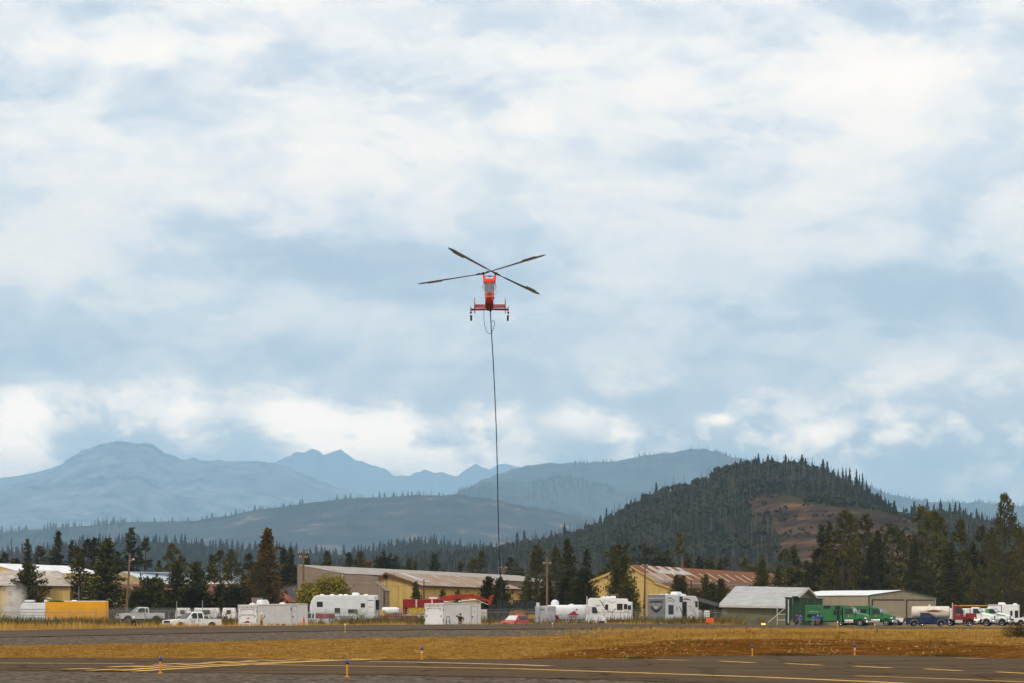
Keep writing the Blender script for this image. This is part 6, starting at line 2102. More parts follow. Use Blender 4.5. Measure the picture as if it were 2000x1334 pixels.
# tanker truck, red cab
tk, cx, h = heavy_truck(1846, 404, -8, M_redp, 'tanker truck with cream tank and red cab behind the blue pickup', L=8.8, W=2.45, cab_h=2.95, hood_l=1.75, cab_l=1.5, round_hood=False)
b = MB(); b.lathe([(.2, -4.75), (.72, -4.7), (.86, -4.55), (.86, cx - .65), (.72, cx - .5), (.2, cx - .45)], 'x', (0, 0, 2.0), 24); tn = b.build('tank', M_tankcream, tk, True)
for s in (-1, 1):
    b = MB(); b.tube([(cx - .12, s * .95, .9), (cx - .12, s * .95, 3.35)], .09, 10); b.build('exhaust_stack', M_chrome, tk, True)
    b = MB(); b.lathe([(.18, 1.3), (.22, 1.4), (.22, 1.9), (.18, 2.0)], 'z', (cx + 1.55, s * 1.08, 0), 12); b.build('air_cleaner', M_chrome, tk, True)
ys = -.87
for pts, w in (([(-3.6, 2.0), (-2.6, 2.22), (-1.5, 2.3), (-.4, 2.22), (.4, 2.0)], .07), ([(-3.6, 1.95), (-2.6, 1.75), (-1.5, 1.7)], .06)):
    curve_gfx(tk, pts, w, M_maroon, ys - .01)
b = MB(); b.slab([(-2.7, ys - .012, 2.02), (-.5, ys - .012, 2.02), (-1.2, ys + .04, 2.3), (-1.6, ys + .06, 2.38), (-2.0, ys + .04, 2.3)], (0, -.008, 0)); b.build('mountain_emblem', M_maroon, tk)
b = MB(); b.lathe([(.16, 0), (.16, .12), (.05, .2), (.03, .3)], 'z', (-2.2, 0, 2.84), 12); b.build('tank_hatch', M_whitebox, tk, True)
text('RAINIER', .17, M_trim, tk, (cx + .62, -h * .9 - .025, 1.72), ROT_R)
text('HELI-LIFT', .12, M_trim, tk, (cx + .62, -h * .9 - .025, 1.5), ROT_R)
b = MB(); b.lathe([(.08, 0), (.08, .12), (.03, .16)], 'z', (cx + .3, .2, 2.97), 10); b.build('beacon', M_orangep, tk)
b = MB(); b.box(-4.4, cx - .3, -1.1, 1.1, .95, 1.12); b.build('deck', M_black, tk)

w1, cx, h = heavy_truck(1893, 418, -20, M_white, 'white truck right of the red-cab tanker', L=7.5, W=2.4, cab_h=2.75, hood_l=1.8, cab_l=1.5, group='white trucks on the right lot')
b = MB(); b.box(-3.7, cx - .2, -1.1, 1.1, .95, 2.6); b.build('cargo_body', M_whitebox, w1, False, .05)
text('IHC', .2, M_bluegfx, w1, (2.9, -.88, 1.45), ROT_R)
w2, cx, h = heavy_truck(1924, 426, -20, M_white, 'white truck with green stripe along its hood', L=7.5, W=2.4, cab_h=2.75, hood_l=1.8, cab_l=1.5, group='white trucks on the right lot')
b = MB(); b.box(-3.7, cx - .2, -1.1, 1.1, .95, 2.6); b.build('cargo_body', M_whitebox, w2, False, .05)
M_brightgreen = mat('bright_green_stripe', (0.06, 0.36, 0.06), .5)
b = MB(); b.slab([(f_, y_, z_) for f_, y_, z_ in ((2.0, -1.0, 1.62), (3.2, -.88, 1.42), (3.2, -.86, 1.56), (2.0, -.98, 1.78))], (0, -.05, .01)); b.build('stripe_graphic', M_brightgreen, w2)
b = MB(); b.box(cx - .1, cx + .35, -1.12, -1.08, 1.9, 2.5); b.build('side_sign', M_brightgreen, w2)

bxt = thing('box_trailer', 'tall white box body with purple edge at the right end of the lot', 'trailer', (xat(1962, 436), 436, 0), -14)
b = MB(); b.box(-2.4, 2.2, -1.25, 1.25, .7, 3.2); b.build('body', M_whitebox, bxt, False, .05)
M_purple = mat('purple_trim', (.12, .08, .26), .6)
for x0, x1, z0, z1, nm in ((-.42, -.30, .7, 3.15, 'edge_trim'), (-2.4, -.42, 3.05, 3.13, 'edge_trim')):
    b = MB(); b.box(x0, x1, -1.275, -1.252, z0, z1); b.build(nm, M_purple, bxt)
text('FIRE SUPPORT', .2, M_maroon, bxt, (-1.5, -1.265, 2.4), ROT_R)
window(bxt, 1.0, 1.25, 1.55, 2.2, -1.262, bars=0)
b = MB(); b.box(1.65, 2.15, -1.28, -1.252, .8, 2.3); b.build('entry_door', M_dark, bxt)
rounded_ac(bxt, -.4, 0, 3.2, 1.1, .9, .35)
b = MB(); b.box(1.3, 1.9, -.4, .4, 3.2, 3.4, .06); b.build('roof_vent', M_whitebox, bxt)
for s in (-1, 1):
    wheel(bxt, .9, s * 1.1, .42, .28)
    wheel(bxt, -1.0, s * 1.1, .42, .28)
pickup(2013, 432, 190, M_white, 'white vehicle cut off by the right picture edge', L=5.9, group=None)

# yellow machines behind the white trucks
for i, (px, lb) in enumerate(((1888, 'yellow roller machine behind the white trucks, left one'), (1938, 'yellow loader frame behind the white box body, right one'))):
    ym = thing('construction_machine', lb, 'machine', (xat(px, 462), 462, 0), 10 * i)
    M_cat = mat('machine_yellow', (.55, .28, .02), .6, dirt=.3)
    b = MB(); b.box(-2, 2, -.9, .9, .9, 2.0); b.build('body', M_cat, ym, False, .08)
    b = MB(); b.box(-.6, .7, -.8, .8, 2.0, 3.0); b.build('cab', M_black, ym, False, .06)
    b = MB(); b.box(-2.3, 2.3, -.95, .95, 3.0, 3.2); b.build('canopy', M_cat, ym, False, .05)
    for xx in (-1.3, 1.3):
        for s in (-1, 1):
            wheel(ym, xx, s * .95, .6, .4)

# --- left: white and yellow box body
yb = thing('box_truck', 'box-bodied truck, white front part and long yellow rear part, behind the fence', 'truck', (xat(125, 333), 333, 0), 0)
M_rib = M_trim
b = MB(); b.shell([(-5.0, .7, 1.2), (-1.98, .7, 1.2), (-1.98, 3.05, 1.2), (-4.6, 3.05, 1.15), (-4.8, 2.8, 1.18), (-5.05, 1.9, 1.2)]); fr = b.build('front_body', M_whitebox, yb, True, .05)
for z in (1.25, 1.6, 1.95, 2.3):
    b = MB(); b.box(-4.9, -2.0, -1.215, -1.195, z, z + .03); b.build('panel_seam', M_grey, fr)
b = MB(); b.box(-1.96, 5.05, -1.25, 1.25, .75, 3.22); b.build('cargo_box', M_yellowp, yb, True, .08)
b = MB(); b.box(-1.9, 5.0, -1.22, 1.22, 3.2, 3.28); b.build('roof', M_whitebox, yb, False, .04)
b = MB(); b.shell([(-1.9, 3.15, 1.26), (.2, 3.15, 1.26), (.2, 3.26, 1.24), (-.8, 3.34, 1.2), (-1.4, 3.30, 1.2)]); b.build('awning', M_black, yb)
b = MB(); b.box(-1.9, .15, -1.27, -1.252, .5, 1.2); b.build('skirt_panel', M_alu, yb)
b = MB(); b.box(-4.5, -3.4, -.7, .7, 3.1, 3.38); b.build('roof_unit', M_whitebox, yb, False, .06)
b = MB(); b.box(-4.5, -2.0, -.9, .9, 3.05, 3.12); b.build('roof_rail', M_black, yb)
for xx in (-3.3, -2.7):
    b = MB(); b.tube([(xx, 0, 3.1), (xx + .05, 0, 3.55)], .06, 7); b.build('roof_mast', M_black, yb)
b = MB(); b.box(-2.3, -1.9, -.4, .4, 3.12, 3.4, .05); b.build('hatch', M_whitebox, yb)
b = MB(); b.slab([(-1.95, -.5, 3.62), (-1.5, -.5, 3.5), (-1.5, .5, 3.5), (-1.95, .5, 3.62)], (0, 0, .05)); b.build('solar_panel', M_whitebox, yb)
b = MB(); b.box(.9, 1.5, -.3, .3, 3.27, 3.38, .05); b.build('roof_vent', M_whitebox, yb)
for xx in (-3.8, 1.6, 2.6):
    for s in (-1, 1):
        wheel(yb, xx, s * 1.05, .45, .3)

# --- distant vans, trailers and camper cab behind the fence
for px, L, Y, lb in ((358, 1.9, 372, 'white van rear seen behind the fence, left of three'), (404, 3.4, 374, 'white van with dark window behind the fence, middle of three'), (448, 1.8, 372, 'white van end behind the fence, right of three')):
    v = thing('parked_van', lb, 'van', (xat(px, Y), Y, 0), 0, 'white vans behind the fence')
    b = MB(); b.shell([(-L / 2, .4, 1.0), (L / 2, .4, 1.0), (L / 2, 1.7, .98), (L / 2 - .15, 2.55, .9), (-L / 2 + .15, 2.55, .9), (-L / 2, 1.7, .98)]); b.build('body', M_white, v, True, .06)
    b = MB(); b.box(-L * .15, L * .15, -1.02, -.99, 1.75, 2.25); b.build('side_window', M_glass, v)
    for s in (-1, 1):
        wheel(v, L * .28, s * .85, .36, .24)
        wheel(v, -L * .28, s * .85, .36, .24)
    b = MB(); b.box(-L / 2 - .02, -L / 2 + .03, -.9, -.75, .9, 1.3); b.build('tail_light', M_tail, v)
sp = pickup(610, 326, 160, M_silverp, 'small silver pickup with maroon canopy behind the long cargo trailer', L=5.0, crew=False)
b = MB(); b.shell([(-2.5, 1.23, .9), (-.8, 1.23, .9), (-.85, 1.8, .78), (-2.45, 1.8, .78)]); b.build('canopy', M_maroon, sp, True, .05)

# --- fire engine, white tank trailer, excavator, loader
fe = thing('fire_engine', 'red and white fire engine with yellow hose behind the shorter trailer', 'fire engine', (xat(835, 345), 345, 0), -3)
b = MB(); b.box(-2.95, .6, -1.2, 1.2, 1.0, 1.65); b.build('lower_body', M_whitebox, fe, False, .04)
b = MB(); b.shell([(x, z, 1.21) for x, z in ((-2.95, 1.0), (-2.95, 1.6), (-1.1, 1.6), (-1.1, 1.0))]); b.build('rear_panel', M_redp, fe)
b = MB(); b.box(-2.9, 1.5, -1.15, 1.15, 2.55, 3.55); b.build('upper_body', M_redp, fe, False, .05)
b = MB(); b.box(-2.9, -2.65, -1.18, 1.18, 1.65, 2.6); b.build('rear_post', M_redp, fe)
b = MB(); b.box(-2.6, 1.4, -.6, 1.15, 1.66, 2.55); b.build('hose_bed_wall', M_redp, fe)
for xx in (-1.35, .55):
    b = MB(); b.box(xx, xx + .18, -1.19, -1.15, 2.55, 3.5); b.build('ladder_post', M_trim, fe)
b = MB()
for k in range(7):
    b.tube([(-2.4 + .1 * (k % 2), -.95, 1.72 + .13 * k), (-.8, -1.0, 1.75 + .135 * k + .05), (1.2, -.95, 1.72 + .13 * k)], .075, 7)
b.build('folded_hose', M_hose, fe, True)
b = MB(); b.shell([(1.5, .8, 1.15), (3.4, .8, 1.15), (3.4, 2.0, 1.12), (3.0, 3.05, 1.0), (2.8, 3.15, .95), (1.5, 3.15, 1.0)]); b.build('cab', M_redp, fe, True, .06)
side_panels(fe, [(1.75, 2.2, 1.10), (2.5, 2.2, 1.10), (2.5, 2.95, 1.03), (1.75, 2.95, 1.03)], M_glass, 'side_window', out=.03)
b = MB(); b.slab([(3.42, -.95, 2.1), (3.42, .95, 2.1), (3.06, .85, 2.98), (3.06, -.85, 2.98)], (.02, 0, .01)); b.build('windshield', M_lamp, fe)
b = MB(); b.box(.2, 1.2, -.5, .5, 3.56, 3.78); b.build('roof_box', M_whitebox, fe, False, .05)
b = MB(); b.box(2.0, 2.6, -.7, .7, 3.16, 3.3); b.build('light_bar', M_whitebox, fe, False, .04)
for xx in (-1.9, 2.5):
    for s in (-1, 1):
        wheel(fe, xx, s * 1.0, .52, .35, M_redp)
b = MB(); b.box(-3.2, -2.95, -1.2, 1.2, .95, 1.25); b.build('rear_step', M_chrome, fe)

wt = thing('tank_trailer', 'white tank on a red flatbed between travel trailer and fire engine', 'trailer', (xat(763, 352), 352, 0), 0)
b = MB(); b.box(-1.3, 2.0, -1.0, 1.0, 1.35, 1.55); b.build('deck', M_redp, wt)
b = MB(); b.lathe([(.1, -1.1), (.42, -1.05), (.5, -.9), (.5, .7), (.40, 1.0), (.1, 1.1)], 'x', (0, 0, 2.1), 18); b.build('tank', M_whitebox, wt, True)
b = MB(); b.lathe([(.33, 0), (.33, .6), (.05, .7)], 'z', (-.95, -.4, 1.56), 14); b.build('hose_drum', M_hose, wt, True)
for k, m_ in enumerate((M_redp, M_bluegfx, M_maroon, M_trim)):
    b = MB(); b.box(.55 + .35 * k, .75 + .35 * k, -.8, -.6, 1.56, 1.9); b.build('valve_box', m_, wt)
for xx in (0, 1.2):
    for s in (-1, 1):
        wheel(wt, xx, s * .95, .45, .3)

ex = thing('excavator', 'red-orange excavator with folded boom behind the shorter cargo trailer', 'excavator', (xat(868, 358), 358, 0), 0)
S_ = 358 / F


def ez(px, py):
    return ((px - 868) * S_, EYE + (HOR - py) * S_)


b = MB()
boom = [(852, 1172), (866, 1164), (893, 1161), (914, 1161), (926, 1159), (926, 1165), (914, 1169), (893, 1170), (868, 1175)]
b.prism([ez(*p) for p in boom], -.35, .35); b.build('boom', M_excav, ex, False, .04)
b = MB(); b.prism([ez(*p) for p in [(912, 1160), (924, 1160), (934, 1164), (953, 1171), (955, 1176), (948, 1175), (930, 1170), (914, 1166)]], -.28, .28); b.build('stick', M_excav, ex, False, .04)
b = MB(); b.prism([ez(*p) for p in [(955, 1169), (958, 1163), (963, 1162), (965, 1164), (961, 1170), (959, 1181), (955, 1184), (953, 1178)]], -.45, .45); b.build('linkage', M_excav, ex, False, .03)
b = MB(); b.prism([ez(*p) for p in [(956, 1179), (968, 1183), (972, 1192), (966, 1199), (957, 1198), (953, 1190)]], -.6, .6); b.build('bucket', M_dark, ex, False, .03)
x0, z0 = ez(912, 1160)
b = MB(); b.tube([(x0 - .2, -.45, z0 - .1), (x0 - .1, -.45, z0 + .45), (x0 + .35, -.45, z0 + .2)], .035, 6); b.tube([(x0 - .25, -.45, z0 + .3), (x0 + .1, -.45, z0 + .35)], .03, 6); b.build('hydraulic_hose', M_black, ex)
b = MB(); a, c = ez(895, 1175), ez(930, 1171); b.tube([(a[0], -.3, a[1]), (c[0], -.3, c[1])], .09, 8); b.build('cylinder', M_chrome, ex)
b = MB(); a, c = ez(933, 1173), ez(954, 1181); b.tube([(a[0], -.3, a[1]), (c[0], -.3, c[1])], .06, 8); b.build('cylinder', M_chrome, ex)
b = MB(); b.box(-3.4, .6, -1.4, 1.4, 1.1, 2.3); b.build('upper_body', M_excav, ex, False, .1)
b = MB(); b.box(-.6, .9, -1.4, -.3, 2.3, 3.2); b.build('cab', M_black, ex, False, .08)
for s in (-1, 1):
    b = MB(); b.prism([(-2.6, .15), (1.6, .15), (2.0, .55), (1.6, .95), (-2.6, .95), (-3.0, .55)], s * 1.35 - .3, s * 1.35 + .3); b.build('track', M_rubber, ex, False, .05)

# dark cabbed machine, then orange tractor
dm = thing('backhoe_loader', 'dark-cabbed backhoe left of the orange tractor', 'backhoe', (xat(986, 352), 352, 0), 0)
b = MB()
for xx, yy in ((-.9, -.8), (.35, -.8), (-.9, .8), (.35, .8)):
    b.box(xx - .06, xx + .06, yy - .06, yy + .06, 1.4, 3.4)
b.box(-1.0, .5, -.9, .9, 3.4, 3.52)
b.box(-1.0, .5, -.9, .9, .9, 1.5)
b.build('cab_frame', M_black, dm)
for x0, x1 in ((-.84, -.3), (-.22, .29)):
    b = MB(); b.box(x0, x1, -.83, -.81, 1.55, 3.3); b.build('side_window', M_glass, dm)
b = MB(); b.prism([(.3, 1.1), (1.1, 1.1), (1.2, 1.8), (.4, 1.55)], -.6, .6); b.build('hood', M_orangep, dm, False, .05)
b = MB(); b.tube([(-1.0, 0, 1.4), (-1.5, 0, 2.7), (-1.6, 0, 1.2)], .13, 7); b.build('digger_arm', M_black, dm)
for xx, rr in ((-.5, .65), (.9, .45)):
    for s in (-1, 1):
        wheel(dm, xx, s * .8, rr, .4)
tr = thing('tractor', 'orange tractor with black cab above the red car', 'tractor', (xat(1017, 350), 350, 0), 0)
b = MB(); b.shell([(-.95, 1.35, .5), (.75, 1.35, .5), (.85, 1.8, .48), (.7, 2.15, .42), (-.9, 2.2, .45)]); b.build('hood', M_orangep, tr, True, .08)
b = MB(); b.prism([(.35, 1.2), (.8, 1.3), (.95, 1.9), (.6, 2.1)], -.52, .52); b.build('grille', M_black, tr)
b = MB()
for xx, yy in ((-.9, -.75), (.4, -.75), (-.9, .75), (.4, .75)):
    b.box(xx - .06, xx + .06, yy - .06, yy + .06, 1.6, 3.3)
b.box(-1.0, .6, -.85, .85, 3.3, 3.45)
b.build('cab_frame', M_black, tr)
b = MB(); b.box(-.84, .34, -.78, -.76, 2.2, 3.25); b.build('side_window', M_glass, tr)
b = MB(); b.box(-.4, -.1, -.3, .3, 3.46, 3.58); b.build('roof_beacon', M_orange_sign, tr)
for xx, rr in ((-.6, .75), (.7, .5)):
    for s in (-1, 1):
        wheel(tr, xx, s * .85, rr, .42)
gd_ = thing('road_grader', 'dark-cabbed yellow grader behind the orange tractor', 'machine', (xat(1042, 360), 360, 0), 0)
M_cat = MATS['machine_yellow']
b = MB(); b.box(-.9, 1.6, -.7, .7, .9, 1.7); b.build('body', M_cat, gd_, False, .08)
b = MB(); b.box(-.9, .5, -.75, .75, 1.7, 3.3); b.build('cab', M_black, gd_, False, .08)
for x0, x1 in ((-.8, -.35), (-.2, .4)):
    b = MB(); b.box(x0, x1, -.77, -.755, 2.0, 3.1); b.build('side_window', M_glass, gd_)
b = MB(); b.box(.35, .75, -.8, -.74, 2.1, 3.2); b.build('mirror_panel', M_lamp, gd_)
b = MB(); b.box(1.0, 1.5, -.8, -.7, 2.1, 2.6); b.build('warning_plate', M_hose, gd_)
for xx in (-.4, 1.1):
    for s in (-1, 1):
        wheel(gd_, xx, s * .8, .6, .4)
# white block left of the bucket
cr_ = thing('storage_bin', 'pale stacked bin between trailer and excavator bucket', 'bin', (xat(943.5, 350), 350, 0), 0)
b = MB(); b.box(-.5, .5, -.5, .5, .5, 1.35); b.build('lower_bin', M_trim, cr_, False, .04)
b = MB(); b.box(-.5, .5, -.5, .5, 1.4, 2.3); b.build('upper_bin', M_trim, cr_, False, .04)

# --- fuel truck with aluminium rear cabinet
ft = thing('fuel_truck', 'white tank truck with aluminium rear cabinet and red mountain logo', 'truck', (xat(1113, 312), 312, 0), 30)
b = MB(); b.box(-3.6, 3.2, -.45, .45, .55, .85); b.build('chassis', M_black, ft)
b = MB(); b.box(-3.75, -2.5, -1.2, 1.2, .75, 2.62); cb = b.build('rear_cabinet', M_alu, ft, True, .08)
for y0, y1 in ((-1.1, .12), (.16, 1.1)):
    for z0, z1 in ((.85, 1.7), (1.74, 2.5)):
        b = MB(); b.box(-3.775, -3.752, y0, y1, z0, z1); b.build('cabinet_door', M_alu, cb)
text('AVIATION', .22, M_black, ft, (-3.785, -.45, 2.2), ROT_BACK)
b = MB(); b.slab([(-3.79, -.45 + .28 * math.cos(k * math.pi / 2), 1.25 + .28 * math.sin(k * math.pi / 2)) for k in range(4)], (-.005, 0, 0)); b.build('hazard_placard', M_trim, cb)
text('1863', .13, M_maroon, ft, (-3.80, -.45, 1.25), ROT_BACK)
for yy, zz in ((.15, 1.3), (.15, 1.05)):
    b = MB(); b.box(-3.82, -3.78, yy, yy + .1, zz, zz + .14); b.build('latch', M_black, cb)
b = MB()
ring = []
for x in (-2.48, -2.4, 1.15, 1.3):
    k = .93 if x in (-2.48, 1.3) else 1.0
    pts = []
    for a in range(16):
        t_ = 2 * math.pi * a / 16
        c_, s_ = math.cos(t_), math.sin(t_)
        pts.append((x, 1.2 * k * math.copysign(abs(c_) ** .55, c_), 1.85 + .88 * k * math.copysign(abs(s_) ** .55, s_)))
    ring.append(pts)
b.loft(ring)
b.build('tank', M_whitebox, ft, True)
b = MB(); b.lathe([(.42, 0), (.45, .3), (.32, .55), (.05, .65)], 'z', (-1.9, 0, 2.66), 16); b.build('tank_dome', M_whitebox, ft, True)
b = MB(); b.lathe([(.3, 0), (.3, .1), (.05, .16)], 'z', (.2, 0, 2.7), 12); b.build('tank_hatch', M_whitebox, ft, True)
for k in range(11):
    b = MB(); x = -2.2 + k * .33; b.prism([(x - .17, 1.0), (x + .17, 1.0), (x, .82)], -1.19, -1.1); b.build('skirt_tooth', M_whitebox, ft)
y = -1.215
M_logo = mat('logo_red', (.40, .045, .04), .5)
b = MB(); b.slab([(x, y, z) for x, z in ((-1.15, 1.62), (.55, 1.62), (.15, 1.78), (-.15, 2.12), (-.4, 1.98), (-.8, 1.75))], (0, -.008, 0)); b.build('mountain_emblem', M_logo, ft)
b = MB(); b.slab([(x, y, z) for x, z in ((-.05, 2.2), (.25, 2.13), (.22, 2.32), (.1, 2.3))], (0, -.008, 0)); b.build('helicopter_emblem', M_logo, ft)
text('RAINIER', .24, M_logo, ft, (-.3, y, 1.46), ROT_R, sx=1.25)
text('024', .16, M_darkgrey, ft, (-1.9, y, 1.65), ROT_R)
b = MB(); b.box(1.35, 1.75, -1.15, 1.15, .8, 2.75); b.build('equipment_locker', M_whitebox, ft, False, .04)
b = MB(); b.shell([(1.75, .75, 1.1), (3.1, .75, 1.1), (3.1, 1.85, 1.1), (2.75, 2.65, .98), (2.6, 2.75, .92), (1.75, 2.75, .95)]); b.build('cab', M_white, ft, True, .05)
side_panels(ft, [(2.2, 1.85, 1.1), (2.95, 1.85, 1.1), (2.72, 2.5, 1.02), (2.2, 2.5, 1.02)], M_glass, 'side_window', out=.02)
b = MB(); b.slab([(3.12, -.95, 1.9), (3.12, .95, 1.9), (2.79, .85, 2.6), (2.79, -.85, 2.6)], (.02, 0, .01)); b.build('windshield', M_glass, ft)
b = MB(); b.shell([(3.1, .8, .95), (4.25, .7, .85), (4.3, 1.15, .75), (4.0, 1.45, .72), (3.1, 1.72, .8)]); b.build('hood', M_white, ft, True, .08)
text('U', .75, M_goldgfx, ft, (1.56, -1.16, 1.95), ROT_R)
b = MB(); b.tube([(1.62, -.95, 2.6), (1.62, -.95, 3.7)], .06, 8); b.build('exhaust_stack', M_trim, ft)
b = MB(); b.lathe([(.14, 0), (.2, .1), (.14, .3)], 'z', (-2.45, -1.25, 1.35), 8); b.lathe([(.12, 0), (.16, .15), (.1, .25)], 'z', (-2.45, -1.25, .95), 8); b.build('hose_coupling', M_tail, ft)
b = MB(); b.box(-2.48, -2.15, -1.19, -.7, .6, 1.6); b.build('pump_recess', M_dark, ft)
for xx in (-2.2, -1.0, 3.5):
    for s in (-1, 1):
        wheel(ft, xx, s * .95, .5, .32)

# --- coral red hatchback
ca = thing('parked_car', 'coral red boxy hatchback parked nose-left by the runway', 'car', (xat(1005, 304), 304, 0), 241)
ca.scale = (.92, .92, .97)
L = 4.0
prof = list(reversed(arch_profile(-2.0, 1.95, .32, (1.25, -1.25), .40)))
prof = [(x, z if z < .42 else z - .06) for x, z in prof]
b = MB(); b.shell([(x, z, .88) for x, z in prof] + [(2.0, .65, .80), (1.95, .88, .80), (1.75, 1.0, .80), (.95, 1.08, .84), (-1.9, 1.08, .84), (-2.02, .8, .85)]); b.build('body', M_carred, ca, True, .05)
b = MB(); b.shell([(1.0, 1.05, .82), (.25, 1.60, .66), (-.2, 1.68, .64), (-1.5, 1.66, .64), (-1.75, 1.58, .66), (-1.95, 1.05, .82)]); b.build('cabin', M_carred, ca, True, .05)
for x0, x1, x0t, x1t in ((-.45, .70, -.45, .22), (-1.35, -.55, -1.35, -.55), (-1.85, -1.48, -1.65, -1.48)):
    side_panels(ca, [(x0, 1.12, .805), (x1, 1.12, .805), (x1t, 1.54, .69), (x0t, 1.54, .69)], M_glass, 'side_window')
b = MB(); b.slab([(1.0, -.70, 1.10), (1.0, .70, 1.10), (.28, .58, 1.60), (.28, -.58, 1.60)], (.02, 0, .015)); b.build('windshield', M_lamp, ca)
b = MB(); b.box(1.96, 2.03, -.5, .5, .72, .80); b.build('grille', M_black, ca)
b = MB(); b.box(1.96, 2.02, -.55, .55, .40, .58); b.build('lower_grille', M_black, ca)
for s in (-1, 1):
    b = MB(); b.slab([(1.93, s * .58, .72), (1.80, s * .84, .74), (1.72, s * .84, .95), (1.88, s * .58, .92)], (.05, 0, 0)); b.build('headlight', M_lamp, ca)
    b = MB(); b.box(.55, .75, min(s * .86, s * 1.06), max(s * .86, s * 1.06), 1.1, 1.26); b.build('mirror', M_carred, ca, False, .03)
    for xx in (1.25, -1.25):
        wheel(ca, xx, s * .76, .33, .22)
# ------------------------------------------------------------------ helicopter
M_heli = mat('helicopter_red', (0.80, 0.040, 0.016), 0.4, var=0.06, scale=0.8, spec=0.35)
M_helidark = mat('helicopter_belly_red', (0.26, 0.012, 0.010), 0.55, var=0.15, scale=1.0, spec=0.2)
M_canopy = mat('canopy_glass', (0.11, 0.115, 0.125), 0.15, var=0.15, spec=0.7)
M_blade = mat('rotor_blade_grey', (0.26, 0.275, 0.30), 0.5, var=0.15, scale=1.0)
M_flap = mat('rotor_flap_grey', (0.30, 0.32, 0.34), 0.5, var=0.1)
M_rope = mat('long_line_rope', (0.020, 0.022, 0.022), 0.8, var=0.3, scale=4)
HY = 271.0
PXM = F / HY
he = thing('helicopter', 'red twin-rotor lifting helicopter hovering nose-on with a long line', 'helicopter', at(956, 603, HY), 0)


def hp(px, py):
    return ((px - 956) / PXM, (603 - py) / PXM)


def oval(y, cx, zb, zt, w, e=0.75, n=20, wt=None):
    """fuselage ring at y; wt = half width at the top"""
    pts = []
    wt = w if wt is None else wt
    for k in range(n):
        a = 2 * math.pi * k / n
        c, s = math.cos(a), math.sin(a)
        z = (zb + zt) / 2 + (zt - zb) / 2 * math.copysign(abs(s) ** e, s)
        f_ = (z - zb) / (zt - zb)
        ww = w + (wt - w) * f_
        pts.append((cx + ww * math.copysign(abs(c) ** e, c), y, z))
    return pts


# fuselage: narrow, nose toward the viewer (-y)
b = MB()
b.loft([oval(-3.55, 0, .62, .95, .18), oval(-3.35, 0, .45, 1.15, .27, wt=.32), oval(-3.0, 0, .25, 1.40, .33, wt=.40), oval(-2.6, 0, .10, 1.60, .37, wt=.45),
        oval(-1.9, 0, 0.0, 2.35, .38, wt=.52), oval(-1.2, 0, -.08, 2.62, .38, wt=.54), oval(0, 0, -.10, 2.66, .38, wt=.52), oval(1.2, 0, -.05, 2.45, .36, wt=.45),
        oval(3.0, 0, .35, 1.9, .28, wt=.3), oval(6.0, 0, .75, 1.5, .18), oval(8.8, 0, 1.0, 1.45, .12)])
b.build('fuselage', M_heli, he, True)
# windscreen: three panes wrapped over the nose slope
def wpt(t, s):
    y = -3.46 + 1.36 * t
    z = 1.06 + 1.22 * t
    w = .30 + .23 * t
    return (s * w, y - .05 * (1 - s * s) - .06, z)
for nm, s0, s1 in (('windscreen_pane', -.46, .46), ('quarter_pane', -1.0, -.52), ('quarter_pane', .52, 1.0)):
    rings = []
    for i in range(7):
        t_ = i / 6
        rings.append([wpt(t_, s0 + (s1 - s0) * k / 5) for k in range(6)])
    b = MB()
    vs = [p for r_ in rings for p in r_]
    fs = [(i * 6 + k, i * 6 + k + 1, (i + 1) * 6 + k + 1, (i + 1) * 6 + k) for i in range(6) for k in range(5)]
    b.add(vs, fs)
    o_ = b.build(nm, M_canopy, he, True)
    sm = o_.modifiers.new('thick', 'SOLIDIFY'); sm.thickness = .02
for s in (-1, 1):
    b = MB(); b.slab([(s * .545, -2.1, 1.55), (s * .575, -1.25, 1.55), (s * .60, -1.25, 2.3), (s * .575, -1.75, 2.3)], (s * .02, 0, 0)); b.build('side_window', M_canopy, he)
    b = MB(); b.tube([(s * .55, -2.0, 1.9), (s * .66, -2.15, 1.92), (s * .66, -2.15, 1.75)], .02, 5); b.build('door_mirror', M_helidark, he)
# red roof cap above the windscreen and lower chin
b = MB(); b.loft([oval(-2.28, 0, 2.20, 2.42, .42), oval(-2.1, 0, 2.2, 2.64, .55), oval(-1.3, 0, 2.25, 2.74, .58), oval(0.6, 0, 2.2, 2.72, .55), oval(1.4, 0, 2.2, 2.5, .4)]); b.build('roof_cowling', M_heli, he, True)
b = MB(); b.loft([oval(-3.60, 0, .50, .62, .20), oval(-3.45, 0, .18, .58, .34), oval(-2.6, 0, -.10, .52, .40), oval(-1.0, 0, -.16, .5, .41), oval(.6, 0, -.14, .5, .40)]); b.build('belly', M_helidark, he, True)
b = MB(); b.box(-.32, .32, -3.66, -3.55, .73, .79); b.build('nose_strip', M_goldgfx, he, False, .02)
b = MB(); b.box(-.018, .018, -3.66, -3.40, .80, 1.06); b.build('nose_seam', M_helidark, he)
b = MB(); b.tube([(.42, -2.9, 1.0), (.6, -3.0, 1.05), (.72, -3.0, 1.3)], .014, 5); b.build('pitot_tube', M_grey, he)
b = MB(); b.lathe([(.07, 0), (.09, .06), (.05, .16)], 'z', (.43, -3.1, .62), 8); b.build('landing_light', M_tail, he)
